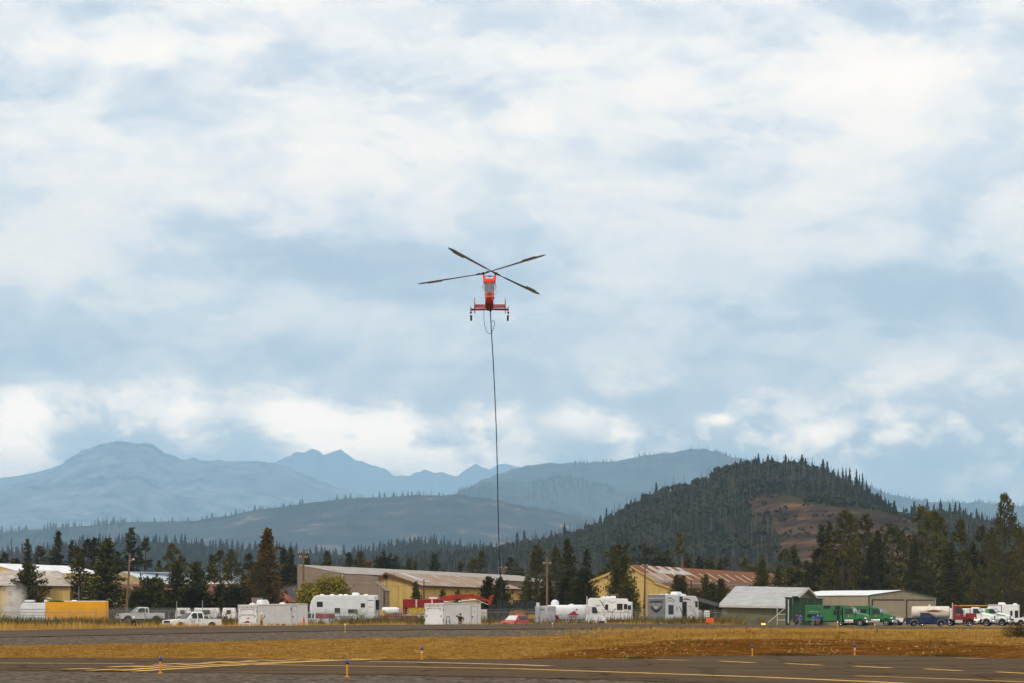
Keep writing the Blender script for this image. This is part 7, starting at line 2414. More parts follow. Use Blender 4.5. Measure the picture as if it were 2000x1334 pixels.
# intermeshing-rotor pylons
hubs = []
for s in (-1, 1):
    b = MB()
    b.loft([[(s * .30, -.5, 2.6), (s * .58, -.5, 2.6), (s * .58, .6, 2.6), (s * .30, .6, 2.6)], [(s * .42, -.2, 3.18), (s * .66, -.2, 3.18), (s * .66, .4, 3.18), (s * .42, .4, 3.18)]])
    b.build('rotor_pylon', M_heli, he, False, .04)
    b = MB(); b.tube([(s * .54, .1, 3.1), (s * .60, .1, 3.42)], .07, 8); b.build('rotor_mast', M_dark, he)
    hubs.append(Vector((s * .60, .1, 3.36)))
b = MB(); b.tube([(-.45, .1, 3.12), (.45, .1, 3.12)], .04, 6); b.lathe([(.07, -.1), (.07, .1)], 'x', (0, .1, 3.12), 8); b.build('sync_shaft', M_dark, he)
RL = 7.2
dirs = [[Vector((-6.29, 3.3, -.60)), Vector((5.92, -3.9, 1.32))], [Vector((-4.28, -5.2, 1.72)), Vector((4.05, 5.4, -1.28))]]
for hub, dd_ in zip(hubs, dirs):
    b = MB(); b.lathe([(.09, -.08), (.16, -.04), (.16, .08), (.07, .14)], 'z', hub, 10); rt = b.build('rotor_hub', M_dark, he, True)
    for d in dd_:
        d = d.normalized()
        side = d.cross(Vector((0, 0, 1))).normalized()
        up = side.cross(d).normalized()
        # blade pitched a little so its underside shows
        view = Vector((0, 1, .11)).normalized()
        side = max(((side * .97 + up * q).normalized() for q in (-.24, .24)), key=lambda v: abs(v.cross(d).dot(view)))
        up = side.cross(d).normalized()
        b = MB()
        rings = []
        for t_, c_, th in ((.10, .10, .07), (.16, .10, .06), (.22, .16, .05), (.45, .19, .045), (.62, .23, .04), (.92, .25, .03), (1.0, .08, .015)):
            p = hub + d * RL * t_
            rings.append([p - side * c_ * .75, p + up * th - side * c_ * .1, p + side * c_ * .75, p - up * th])
        b.loft(rings)
        bl = b.build('rotor_blade', M_blade, he, True)
        b = MB()
        p0, p1 = hub + d * RL * .64, hub + d * RL * .86
        b.slab([p0 + side * .17, p1 + side * .17, p1 + side * .32, p0 + side * .32], up * .02); b.build('servo_flap', M_flap, bl)
        b = MB(); b.tube([hub, hub + d * .75], [.085, .06], 8); b.tube([hub + d * .35 + up * .1, hub + d * .7 + up * .06], .04, 6); b.build('blade_grip', M_dark, bl)
# main gear beam, stabiliser, fins
xl, xr = hp(919.5, 0)[0], hp(992.5, 0)[0]
b = MB(); b.tube([(xl, .4, -.03), (-.36, .3, -.02)], .10, 10); b.tube([(xr, .4, -.03), (.36, .3, -.02)], .10, 10); b.build('gear_beam', M_helidark, he, True)
for x in (xl, xr):
    s = 1 if x > 0 else -1
    b = MB(); b.loft([[(x - .03, .1, -.25), (x + .03, .1, -.25), (x + .03, .9, -.25), (x - .03, .9, -.25)], [(x - .05, .1, 0), (x + .05, .1, 0), (x + .05, .8, 0), (x - .05, .8, 0)],
                      [(x - .02, .2, .28), (x + .02, .2, .28), (x + .02, .55, .28), (x - .02, .55, .28)]]); b.build('gear_fairing', M_helidark, he)
    b = MB(); b.lathe([(.09, -.42), (.09, -.24)], 'z', (x, .4, 0), 10); b.build('shock_strut', M_black, he)
    b = MB(); b.tube([(x, .4, -.42), (x, .4, -.66)], .03, 6); b.build('gear_leg', M_chrome, he)
    b = MB(); b.lathe([(.12, -.09), (.24, -.09), (.27, -.05), (.27, .05), (.24, .09), (.12, .09)], 'x', (x + s * -.03, .4, -.85), 16); w_ = b.build('wheel', M_rubber, he, True)
    b = MB(); b.tube([(x - .13, .4, -.62), (x + .13, .4, -.62)], .04, 6); b.build('axle_fork', M_helidark, w_)
ty = 6.6
for s in (-1, 1):
    b = MB(); b.slab([(s * .12, ty - .45, .74), (s * 1.50, ty - .45, .74), (s * 1.50, ty + .6, 1.16), (s * .12, ty + .6, 1.16)], (0, 0, .05)); b.build('tail_stabiliser', M_helidark, he)
    b = MB(); b.loft([[(s * 1.46, ty - .3, .26), (s * 1.52, ty - .3, .26), (s * 1.52, ty + .4, .26), (s * 1.46, ty + .4, .26)], [(s * 1.44, ty - .5, .9), (s * 1.54, ty - .5, .9), (s * 1.54, ty + .6, .9), (s * 1.44, ty + .6, .9)],
                      [(s * 1.47, ty - .2, 1.80), (s * 1.51, ty - .2, 1.80), (s * 1.51, ty + .5, 1.80), (s * 1.47, ty + .5, 1.80)]])
    fn = b.build('end_fin', M_helidark, he)
    b = MB(); b.box(s * 1.49 - .055, s * 1.49 + .055, ty - .52, ty - .2, 1.25, 1.5); b.build('fin_band', M_goldgfx, fn)
b = MB(); b.loft([[(-.03, ty, .9), (.03, ty, .9), (.03, ty + 2.2, .9), (-.03, ty + 2.2, .9)], [(-.02, ty + 1.2, 2.2), (.02, ty + 1.2, 2.2), (.02, ty + 2.2, 2.2), (-.02, ty + 2.2, 2.2)]]); b.build('tail_fin', M_heli, he)
b = MB(); b.tube([(-.15, -.9, -.1), (-.2, -.9, -.28)], .05, 6); b.tube([(.08, -1.1, .3), (.08, -1.1, -.05)], .03, 6); b.lathe([(.05, -.12), (.10, -.2), (.10, -.32), (.05, -.42)], 'z', (.10, -1.0, 0), 10); b.build('cargo_hook', M_dark, he, True)

# long line and the slack cable loop
ll = MB()
pts = [at(px, py, HY - 1.0) for px, py in ((957.9, 609), (958.6, 625), (960.3, 655), (963, 700), (966, 760), (969, 830), (971, 900), (972.3, 970), (973.5, 1030), (975.3, 1080), (977.6, 1125), (979.5, 1158))]
ll.tube(pts, .048, 7)
lo = thing('long_line', 'long black hoisting line hanging straight down below the helicopter', 'rope', (0, 0, 0))
ll.build('rope', M_rope, lo, True)
b = MB(); p = pts[-1]; b.lathe([(.06, -.5), (.13, -.4), (.13, -.1), (.05, 0)], 'z', p, 8); b.build('lower_hook', M_dark, lo, True)
sl = MB()
loop = [(945.2, 606), (945.3, 620), (946.2, 632), (948.5, 642), (952, 649), (956.5, 651.5), (960.5, 649), (963.5, 642), (965.8, 634), (965.8, 628.5), (963.5, 626), (960.6, 628.5)]
sp_ = [at(px, py, HY - 1.0 - .25 * math.sin(i)) for i, (px, py) in enumerate(loop)]
fine = []
for i in range(len(sp_) - 1):
    p0, p1, p2, p3 = sp_[max(i - 1, 0)], sp_[i], sp_[i + 1], sp_[min(i + 2, len(sp_) - 1)]
    for k in range(5):
        t_ = k / 5
        fine.append(.5 * ((2 * p1) + (p2 - p0) * t_ + (2 * p0 - 5 * p1 + 4 * p2 - p3) * t_ ** 2 + (3 * p1 - p0 - 3 * p2 + p3) * t_ ** 3))
fine.append(sp_[-1])
sl.tube(fine, .024, 6)
tag(sl.build('slack_cable', M_rope, None, True), 'thin slack cable looping under the helicopter beside the long line', 'cable')
# ------------------------------------------------------------------ fence
M_chain = bpy.data.materials.new('chain_link')
M_chain.use_nodes = True
t = M_chain.node_tree
bs = t.nodes['Principled BSDF']
bs.inputs['Base Color'].default_value = (0.20, 0.19, 0.17, 1)
bs.inputs['Roughness'].default_value = .6
tcn = nd(t, 'ShaderNodeTexCoord')
# diamond weave: two families of slanted wires
sx = nd(t, 'ShaderNodeSeparateXYZ')
lk(t, tcn.outputs['Object'], sx.inputs[0])
fam = []
for s_ in (1, -1):
    q_ = mth(t, 'ADD', sx.outputs[0], mth(t, 'MULTIPLY', sx.outputs[2], s_))
    fr_ = mth(t, 'FRACT', mth(t, 'MULTIPLY', q_, 1 / .075))
    fam.append(mth(t, 'LESS_THAN', fr_, .12))
lk(t, mth(t, 'MAXIMUM', fam[0], fam[1]), bs.inputs['Alpha'])


def fence(name_label, pts, h=1.95, posts=3.0, arms=True):
    o = thing('chain_link_fence', name_label, 'fence')
    P_ = [Vector(p) for p in pts]
    rail = MB()
    for a, c in zip(P_[:-1], P_[1:]):
        L = (c - a).length
        n = max(1, int(round(L / posts)))
        b = MB(); b.tube([a + Vector((0, 0, h)), c + Vector((0, 0, h))], .028, 6); b.build('top_rail', M_steel, o)
        b = MB(); b.add([a, c, c + Vector((0, 0, h)), a + Vector((0, 0, h))], [(0, 1, 2, 3)]); b.build('mesh_panel', M_chain, o)
        for k in range(3):
            dz, dy = h + .12 + .12 * k, -.1 - .1 * k
            if arms:
                b = MB(); b.tube([a + Vector((0, dy, dz)), c + Vector((0, dy, dz))], .008, 4); b.build('barbed_wire', M_steel, o)
        for i in range(n):
            p = a.lerp(c, i / n)
            b = MB(); b.tube([p, p + Vector((0, 0, h + .02))], .04, 7); ps = b.build('post', M_steel, o)
            if arms:
                b = MB(); s_ = 1 if i % 4 else -1; b.tube([p + Vector((0, 0, h)), p + Vector((.25 * s_, -.38, h + .42))], .025, 5); b.build('outrigger', M_steel, ps)
    return o


fence('chain-link fence with barbed-wire arms along the yard front', [at(-60, 0, 322).xy.to_3d(), at(235, 0, 326).xy.to_3d(), at(470, 0, 330).xy.to_3d()], 1.95)
fence('chain-link fence in front of the travel trailer and fire engine', [at(585, 0, 322).xy.to_3d(), at(830, 0, 322).xy.to_3d()], 1.9)
fence('chain-link fence from the excavator past the campers to the sage hangar', [at(935, 0, 326).xy.to_3d(), at(1180, 0, 330).xy.to_3d(), at(1420, 0, 400).xy.to_3d()], 1.95, 4.0)
fence('rear chain-link fence behind the yellow box body', [at(-60, 0, 345).xy.to_3d(), at(420, 0, 366).xy.to_3d()], 2.15, 4.2)
sf = thing('gate_frame', 'sloping pale brace and gate frame against the sage hangar wall', 'gate', (0, 0, 0))
for nm, a, c in (('brace', (1497, 1219), (1533, 1188)), ('post', (1518, 1221), (1518, 1188)), ('rail', (1518, 1200), (1534, 1200)), ('rail', (1518, 1211), (1534, 1211))):
    b = MB(); b.tube([at(a[0], a[1], 420), at(c[0], c[1], 420)], .06, 6); b.build(nm, M_trim, sf)

# flagpole-thin masts near the pickups
for px, yt, lb in ((345, 1174, 'thin steel mast above the white crew-cab pickup, left of two'), (395.5, 1173, 'thin steel mast above the white crew-cab pickup, right of two')):
    ms = MB(); a = at(px, yt, 331); ms.tube([(a.x, a.y, 0), a], .05, 7)
    tag(ms.build('steel_mast', M_steel), lb, 'mast')
# water jet or pale plume stalk over the red roof
# yard sign behind the trailer
sg = thing('notice_sign', 'weathered grey notice sign on posts above the long cargo trailer', 'sign', at(502, 1200, 350).xy.to_3d())
M_sign = mat('weathered_sign', (.30, .24, .22), .8, var=0, scale=3.0, col2=(.14, .06, .05))
b = MB(); b.box(-.5, .5, -.04, .04, 2.9, 3.75); b.build('sign_board', M_sign, sg)
for s in (-1, 1):
    b = MB(); b.box(s * .58 - .04, s * .58 + .04, -.03, .05, 0, 3.75); b.build('post', M_trim, sg)
# low maroon kerb sign beside the pickup
ks = thing('ground_sign', 'low maroon board in the grass behind the white pickup', 'sign', at(438, 1200, 300).xy.to_3d())
b = MB(); b.box(-.45, .45, -.03, .03, .35, .72); b.build('sign_board', M_maroon, ks)
for s in (-1, 1):
    b = MB(); b.box(s * .35 - .03, s * .35 + .03, -.02, .04, -.1, .36); b.build('post', M_darkwood, ks)
# orange and white barricade leaning at the trailer front
bc = thing('folded_barricade', 'orange and white folded warning board leaning at the long trailer end', 'barricade', at(593.5, 1200, 294).xy.to_3d(), 10)
b = MB(); b.slab([(-.24, 0, .3), (.24, 0, .3), (.0, .15, 1.55)], (0, .04, 0)); b.build('panel', M_orange_sign, bc)
b = MB(); b.slab([(-.02, -.012, .9), (.16, -.012, .6), (.2, -.012, .4), (.05, -.012, .55)], (0, .01, 0)); b.build('stripe', M_trim, bc)
b = MB(); b.slab([(-.08, .05, 1.2), (.04, .09, 1.3), (.06, .05, 1.05)], (0, -.06, 0)); b.build('stripe', M_black, bc)
for s in (-1, 1):
    b = MB(); b.tube([(s * .26, .0, -.05), (0, .16, 1.5)], .025, 5); b.build('leg', M_orange_sign, bc)

# orange work lights beyond the runway
for i, (px, py, lit, lb) in enumerate(((1386, 1212, False, 'orange marker board beyond the runway below the camper'), (1491, 1219, True, 'pair of lit amber barricade lamps before the sage hangar'))):
    q = at(px, py, 292)
    o = thing('barricade_marker', lb, 'barricade', (q.x, q.y, 0))
    z = q.z
    b = MB(); b.tube([(-.9, .1, -.02), (-.2, 0, z + .15), (.25, 0, z)], .03, 5); b.tube([(.35, .2, -.02), (.2, 0, z)], .03, 5); b.build('leg', M_orange_sign, o)
    if not lit:
        b = MB(); b.box(-.35, .42, -.02, .02, z - .22, z + .26); b.build('panel', M_orange_sign, o)
        b = MB(); b.lathe([(.05, -.04), (.07, 0), (.05, .04)], 'y', (-.9, 0, z - .05), 8); b.build('lamp', M_goldgfx, o)
    else:
        em = bpy.data.materials.new('amber_lamp')
        em.use_nodes = True
        eb = em.node_tree.nodes['Principled BSDF']
        eb.inputs['Base Color'].default_value = (.9, .35, .05, 1)
        eb.inputs['Emission Color'].default_value = (1, .45, .10, 1)
        eb.inputs['Emission Strength'].default_value = 2.2
        for s in (-.11, .11):
            b = MB(); b.lathe([(.09, -.05), (.1, 0), (.09, .05)], 'y', (s, -.1, z), 12); b.build('lamp', em, o, True)
        b = MB(); b.box(-.2, .3, .0, .03, z + .10, z + .16); b.build('panel', M_maroon, o)


# ------------------------------------------------------------------ taxiway edge lights
M_lens = mat('blue_lens', (0.010, 0.075, 0.30), 0.2, var=0.1, spec=0.6)
M_stem = mat('yellow_light_stem', (0.66, 0.28, 0.015), 0.55, var=0.12, dirt=.15)
M_lensdark = mat('navy_collar', (0.008, 0.016, 0.06), 0.4)
M_clear = mat('clear_lens', (0.7, 0.7, 0.65), 0.2)


def edge_light(loc, label, H=.5, lens=None, collar=True, band=False, group='taxiway edge lights'):
    o = thing('edge_light', label, 'edge light', loc, 0, group)
    k = H / .5
    b = MB(); b.lathe([(.075 * k, -.02), (.075 * k, .015), (.03 * k, .02), (.028 * k, .10 * k), (.036 * k, .10 * k), (.036 * k, .13 * k), (.028 * k, .13 * k), (.034 * k, .36 * k), (.028 * k, .37 * k)], 'z', (0, 0, 0), 12)
    b.build('stem', M_stem, o, True)
    if band:
        b = MB(); b.lathe([(.035 * k, .24 * k), (.036 * k, .245 * k), (.036 * k, .28 * k), (.035 * k, .285 * k)], 'z', (0, 0, 0), 12); b.build('reflector_band', M_whitebox, o)
    b = MB(); b.lathe([(.03 * k, .36 * k), (.058 * k, .365 * k), (.062 * k, .385 * k), (.045 * k, .40 * k)], 'z', (0, 0, 0), 14); b.build('collar', M_lensdark if collar else M_stem, o, True)
    b = MB(); b.lathe([(.044 * k, .395 * k), (.048 * k, .43 * k), (.042 * k, .465 * k), (.030 * k, .485 * k), (.010 * k, .50 * k)], 'z', (0, 0, 0), 14); b.build('lens', lens or M_lens, o, True)
    return o


edge_light(gp(313, 1314.5, -.03), 'blue-topped edge light on the gravel, left one of the near two')
edge_light(gp(678, 1322.5, -.03), 'blue-topped edge light on the gravel, right one of the near two')
edge_light(gp(823.5, 1288, 0.0) + Vector((0, .3, 0)), 'blue-topped edge light standing behind the taxiway in the grass', band=True)
edge_light(gp(1469.5, 1281.5, 0.0), 'blue-topped edge light at the red bank, left of two', .47)
edge_light(gp(1669.5, 1279.5, 0.0), 'blue-topped edge light at the red bank, right of two', .47, band=True)
for px, Y, lb in ((674, 165.5, 'white-topped runway light on the far gravel strip'), (1079, 176, 'small runway light before the fuel truck'), (1636, 172, 'white-topped runway light before the first green truck'),
                  (1708.5, 176, 'runway light before the second green truck')):
    X = xat(px, Y)
    edge_light((X, Y, zg(X, Y)), lb, .5 if px in (674, 1636) else .36, M_clear, False, group='runway edge lights')


# ------------------------------------------------------------------ people
M_skin = mat('skin', (.42, .22, .14), .6, var=.08)
M_hat = mat('white_helmet', (.75, .74, .70), .4)
M_hair = mat('dark_hair', (.03, .02, .015), .8)
M_yshirt = mat('yellow_fire_shirt', (.62, .34, .02), .85, var=.12, scale=4)
M_bshirt = mat('blue_shirt', (.035, .09, .36), .85, var=.15, scale=4)
M_blackcloth = mat('black_cloth', (.012, .012, .013), .85, var=.2, scale=4)
M_khakip = mat('khaki_trousers', (.20, .13, .075), .85, var=.15, scale=4)
M_olive = mat('olive_trousers', (.075, .06, .03), .85, var=.15, scale=4)
M_darkred = mat('dark_red_shirt', (.09, .02, .018), .85, var=.15)


def person(loc, yaw, label, shirt, trousers, joints=None, hat=None, H=1.76, legs='stand'):
    """continuous skinned body posed by its joints, clothes by height, head with hair or helmet"""
    o = thing('person', label, 'person', loc, yaw)
    k = H / 1.76
    J = {'pel': (0, 0, .94), 'waist': (0, -.01, 1.08), 'chest': (0, 0, 1.30), 'neck': (0, .0, 1.47), 'head0': (0, -.02, 1.55), 'head1': (0, -.03, 1.70),
         'shl': (.19, 0, 1.42), 'ell': (.25, .03, 1.13), 'wrl': (.24, -.10, .90), 'hal': (.235, -.14, .80), 'shr': (-.19, 0, 1.42), 'elr': (-.25, .03, 1.13), 'wrr': (-.24, -.10, .90), 'har': (-.235, -.14, .80),
         'hil': (.10, 0, .90), 'knl': (.12, -.03, .50), 'anl': (.12, .02, .09), 'tol': (.13, -.17, .04), 'hir': (-.10, 0, .90), 'knr': (-.12, -.03, .50), 'anr': (-.12, .02, .09), 'tor': (-.13, -.17, .04)}
    J.update(joints or {})
    rad = {'pel': .16, 'waist': .145, 'chest': .165, 'neck': .062, 'head0': .085, 'head1': .095, 'shl': .085, 'shr': .085, 'ell': .055, 'elr': .055, 'wrl': .038, 'wrr': .038, 'hal': .042, 'har': .042,
           'hil': .115, 'hir': .115, 'knl': .075, 'knr': .075, 'anl': .05, 'anr': .05, 'tol': .045, 'tor': .045}
    E_ = [('pel', 'waist'), ('waist', 'chest'), ('chest', 'neck'), ('neck', 'head0'), ('head0', 'head1'), ('chest', 'shl'), ('shl', 'ell'), ('ell', 'wrl'), ('wrl', 'hal'), ('chest', 'shr'), ('shr', 'elr'),
          ('elr', 'wrr'), ('wrr', 'har'), ('pel', 'hil'), ('hil', 'knl'), ('knl', 'anl'), ('anl', 'tol'), ('pel', 'hir'), ('hir', 'knr'), ('knr', 'anr'), ('anr', 'tor')]
    names = list(J)
    me = bpy.data.meshes.new('body')
    me.from_pydata([tuple(c * k for c in J[n]) for n in names], [(names.index(a), names.index(c)) for a, c in E_], [])
    tmp = bpy.data.objects.new('body', me)
    C.objects.link(tmp)
    sk = tmp.modifiers.new('skin', 'SKIN')
    for n, sv in zip(names, me.skin_vertices[0].data):
        sv.radius = (rad[n] * k * (1.15 if n in ('pel', 'waist', 'chest') else 1), rad[n] * k * (.8 if n in ('chest', 'waist', 'pel') else 1))
        sv.use_root = n == 'pel'
    sd = tmp.modifiers.new('sub', 'SUBSURF')
    sd.levels = sd.render_levels = 1
    bpy.context.view_layer.update()
    m2 = bpy.data.meshes.new_from_object(tmp.evaluated_get(bpy.context.evaluated_depsgraph_get()))
    bpy.data.objects.remove(tmp)
    m2.materials.clear()
    for m_ in (M_skin, shirt, trousers, M_black):
        m2.materials.append(m_)
    Jv = {n: Vector(J[n]) * k for n in names}
    part = {'head0': 0, 'head1': 0, 'neck': 0, 'hal': 0, 'har': 0, 'wrl': 0, 'wrr': 0, 'shl': 1, 'shr': 1, 'ell': 1, 'elr': 1, 'chest': 1, 'waist': 1, 'pel': 2, 'hil': 2, 'hir': 2, 'knl': 2, 'knr': 2,
            'anl': 3, 'anr': 3, 'tol': 3, 'tor': 3}
    for p in m2.polygons:
        c = p.center
        n = min(names, key=lambda q: (Jv[q] - c).length - rad[q] * .6)
        p.material_index = part[n]
        p.use_smooth = True
    link_mesh('body', m2, None, o)
    hd = Jv['head1']
    b = MB()
    if hat:
        b.lathe([(.135, -.01), (.14, .0), (.115, .02), (.105, .08), (.07, .125), (.01, .14)], 'z', hd + Vector((0, 0, .03)), 14)
        b.build('helmet', hat, o, True)
    else:
        b.lathe([(.100, -.05), (.108, .02), (.09, .08), (.05, .115), (.01, .125)], 'z', hd + Vector((0, .015, 0)), 12)
        b.build('hair', M_hair, o, True)
    return o, Jv


# firefighter in yellow with a radio at the face, turned right
pp, Jv = person(at(510.5, 1200, 291).xy.to_3d(), 78, 'person in yellow shirt and white helmet holding a radio by the long trailer', M_yshirt, M_olive,
                {'ell': (.24, -.05, 1.15), 'wrl': (.14, -.22, 1.34), 'hal': (.10, -.24, 1.44), 'elr': (-.23, -.06, 1.12), 'wrr': (-.10, -.24, 1.28), 'har': (-.05, -.27, 1.36)}, M_hat)
b = MB(); b.box(.03, .12, -.33, -.27, 1.36, 1.58); b.tube([(.05, -.3, 1.58), (.05, -.3, 1.68)], .012, 5); b.build('radio', M_black, pp)
# person in black shading the eyes
person(at(899, 1200, 289).xy.to_3d(), 185, 'person in black shirt with one hand raised to the head by the shorter trailer', M_blackcloth, M_khakip,
       {'shl': (.19, 0, 1.44), 'ell': (.42, -.08, 1.52), 'wrl': (.24, -.16, 1.66), 'hal': (.13, -.16, 1.70), 'elr': (-.36, .06, 1.20), 'wrr': (-.26, -.02, .98), 'har': (-.19, -.04, .94)})
# crouching person in the grass
person(at(258.5, 1200, 287).xy.to_3d() + Vector((0, 0, .25)), 150, 'crouching person in black with pale cap in the grass before the silver pickup', M_blackcloth, M_blackcloth,
       {'pel': (0, .1, .42), 'waist': (0, .06, .55), 'chest': (0, -.06, .74), 'neck': (0, -.14, .88), 'head0': (0, -.17, .95), 'head1': (0, -.20, 1.08), 'shl': (.19, -.08, .85), 'shr': (-.19, -.08, .85),
        'ell': (.28, -.2, .62), 'elr': (-.28, -.2, .62), 'wrl': (.18, -.36, .56), 'wrr': (-.18, -.36, .56), 'hal': (.1, -.42, .56), 'har': (-.1, -.42, .56), 'hil': (.1, .08, .38), 'hir': (-.1, .08, .38),
        'knl': (.2, -.32, .48), 'knr': (-.2, -.32, .48), 'anl': (.16, -.12, .06), 'anr': (-.16, -.12, .06), 'tol': (.17, -.30, .02), 'tor': (-.17, -.30, .02)}, M_hat)
# crew at the green truck
person(at(1563, 1200, 398).xy.to_3d(), 20, 'person in blue shirt with hands on hips left of the first green truck', M_bshirt, M_khakip,
       {'ell': (.38, .08, 1.18), 'wrl': (.24, -.02, 1.0), 'hal': (.18, -.05, .98), 'elr': (-.38, .08, 1.18), 'wrr': (-.24, -.02, 1.0), 'har': (-.18, -.05, .98)})
person(at(1556.5, 1200, 402).xy.to_3d(), 60, 'person in dark clothes before the dark green panel', M_darkred, M_blackcloth,
       {'ell': (.2, -.08, 1.15), 'wrl': (.08, -.28, 1.1), 'hal': (.02, -.32, 1.1)})
person(at(1588, 1200, 399).xy.to_3d(), 165, 'person in blue shirt bending into the green truck locker, left of three', M_bshirt, M_khakip,
       {'waist': (0, -.08, 1.06), 'chest': (0, -.24, 1.24), 'neck': (0, -.34, 1.36), 'head0': (0, -.38, 1.42), 'head1': (0, -.44, 1.54), 'shl': (.19, -.28, 1.33), 'shr': (-.19, -.28, 1.33),
        'ell': (.24, -.48, 1.18), 'elr': (-.24, -.48, 1.18), 'wrl': (.18, -.68, 1.25), 'wrr': (-.18, -.68, 1.25), 'hal': (.16, -.76, 1.28), 'har': (-.16, -.76, 1.28)})
person(at(1597.5, 1200, 397).xy.to_3d(), 190, 'tall person in blue shirt at the green truck side, middle of three', M_bshirt, M_khakip, {'elr': (-.26, -.12, 1.16), 'wrr': (-.18, -.36, 1.2), 'har': (-.16, -.44, 1.22)}, None, 1.84)
person(at(1605, 1200, 399).xy.to_3d(), 215, 'person in dark blue at the green truck side, right of three', mat('navy_shirt', (.02, .03, .10), .85), M_blackcloth,
       {'chest': (0, -.12, 1.27), 'neck': (0, -.18, 1.42), 'head0': (0, -.2, 1.49), 'head1': (0, -.24, 1.62), 'shl': (.19, -.14, 1.38), 'shr': (-.19, -.14, 1.38)})
# figures behind the fence
for px, yaw, lb in ((402, 30, 'dark figure behind the fence, left of three'), (427, 200, 'dark figure behind the fence, middle of three'), (441, 160, 'dark figure behind the fence, right of three')):
    person(at(px, 1200, 352).xy.to_3d(), yaw, lb, M_blackcloth, M_olive)
# tan dog-like bundle and purple bag by the green panel
bg = thing('equipment_bag', 'tan equipment bag beside the dark green panel', 'bag', at(1547, 1200, 400).xy.to_3d())
b = MB(); b.loft([oval(-.3, 0, 0, .35, .3), oval(-.2, 0, 0, .62, .36), oval(.2, .05, 0, .55, .36), oval(.3, .05, 0, .3, .28)]); b.build('bag_body', M_khakip, bg, True)
b = MB(); b.tube([(-.15, 0, .55), (-.1, 0, .85), (.05, 0, .95), (.12, 0, .6)], .03, 6); b.build('strap', M_skin, bg)
bg = thing('backpack', 'small purple pack on the ground beside the dark green panel', 'bag', at(1559, 1200, 393).xy.to_3d())
b = MB(); b.loft([oval(-.2, 0, 0, .3, .16), oval(-.1, 0, 0, .42, .2), oval(.15, 0, 0, .4, .2), oval(.2, 0, 0, .3, .16)]); b.build('pack_body', mat('purple_cloth', (.10, .07, .22), .8), bg, True)
b = MB(); b.tube([(-.08, -.2, .1), (-.1, -.26, .25), (-.08, -.15, .4)], .02, 5); b.build('strap', M_black, bg)


# ------------------------------------------------------------------ dust plume by the left warehouse
du = MB()
du.lathe([(1.3, 0), (1.9, 1.2), (2.1, 2.6), (1.9, 4.2), (1.5, 5.2), (.6, 5.8)], 'z', (0, 0, 0), 18)
dust = du.build('dust_plume', None)
dm_ = bpy.data.materials.new('dust')
dm_.use_nodes = True
t = dm_.node_tree
t.nodes.clear()
pv = nd(t, 'ShaderNodeVolumePrincipled')
pv.inputs['Color'].default_value = (.88, .86, .84, 1)
tcn = nd(t, 'ShaderNodeTexCoord')
gx = nd(t, 'ShaderNodeSeparateXYZ')
lk(t, tcn.outputs['Object'], gx.inputs[0])
rr_ = mth(t, 'SQRT', mth(t, 'ADD', mth(t, 'MULTIPLY', gx.outputs[0], gx.outputs[0]), mth(t, 'MULTIPLY', gx.outputs[1], gx.outputs[1])))
fall = mth(t, 'SUBTRACT', 1.0, mth(t, 'DIVIDE', rr_, 1.85), clamp=True)
up_ = mth(t, 'SUBTRACT', 1.0, mth(t, 'DIVIDE', gx.outputs[2], 5.7), clamp=True)
nn_ = ramp(t, tnoise(t, tcn.outputs['Object'], 0.9, 4.0, .6, .8), [(.36, 0.0), (.66, 1.0)])
lk(t, mth(t, 'MULTIPLY', mth(t, 'MULTIPLY', mth(t, 'MULTIPLY', fall, up_), nn_), 4.2), pv.inputs['Density'])
mo = nd(t, 'ShaderNodeOutputMaterial')
lk(t, pv.outputs[0], mo.inputs['Volume'])
dust.data.materials.clear()
dust.data.materials.append(dm_)
dust.location = at(27, 1200, 345).xy.to_3d()
tag(dust, 'grey dust drifting up left of the white and yellow truck', 'dust', kind='stuff')


# ------------------------------------------------------------------ grass, scrub and shrubs
def tufts(name, pts, m, label, blades=5, spread=.08, lean=.35):
    """pts: (x, y, z, height); thin upright blades joined as one mass"""
    n = len(pts)
    Pn = np.array(pts)
    rn = np.random.default_rng(len(name) * 7 + n)
    base_ = np.repeat(Pn[:, :3], blades, 0)
    h = np.repeat(Pn[:, 3], blades) * rn.uniform(.5, 1.15, n * blades)
    a = rn.uniform(0, 6.283, n * blades)
    off = rn.normal(0, 1, (n * blades, 2)) * spread * np.repeat(Pn[:, 3] / .3, blades)[:, None]
    p = base_.copy()
    p[:, 0] += off[:, 0]
    p[:, 1] += off[:, 1]
    w = h * .07 + .006
    d = np.stack([np.cos(a), np.sin(a)], 1)
    V = np.empty((n * blades, 3, 3))
    V[:, 0] = p
    V[:, 0, 0] -= d[:, 1] * w
    V[:, 0, 1] += d[:, 0] * w
    V[:, 1] = p
    V[:, 1, 0] += d[:, 1] * w
    V[:, 1, 1] -= d[:, 0] * w
    V[:, 2] = p
    ln = rn.uniform(.05, lean, n * blades) * h
    V[:, 2, 0] += d[:, 0] * ln + off[:, 0] * .5
    V[:, 2, 1] += d[:, 1] * ln
    V[:, 2, 2] += h
    me = np_mesh(name, V.reshape(-1, 3), np.arange(n * blades * 3).reshape(-1, 3), 3)
    o = link_mesh(name, me, m)
    return tag(o, label, 'grass', kind='stuff')


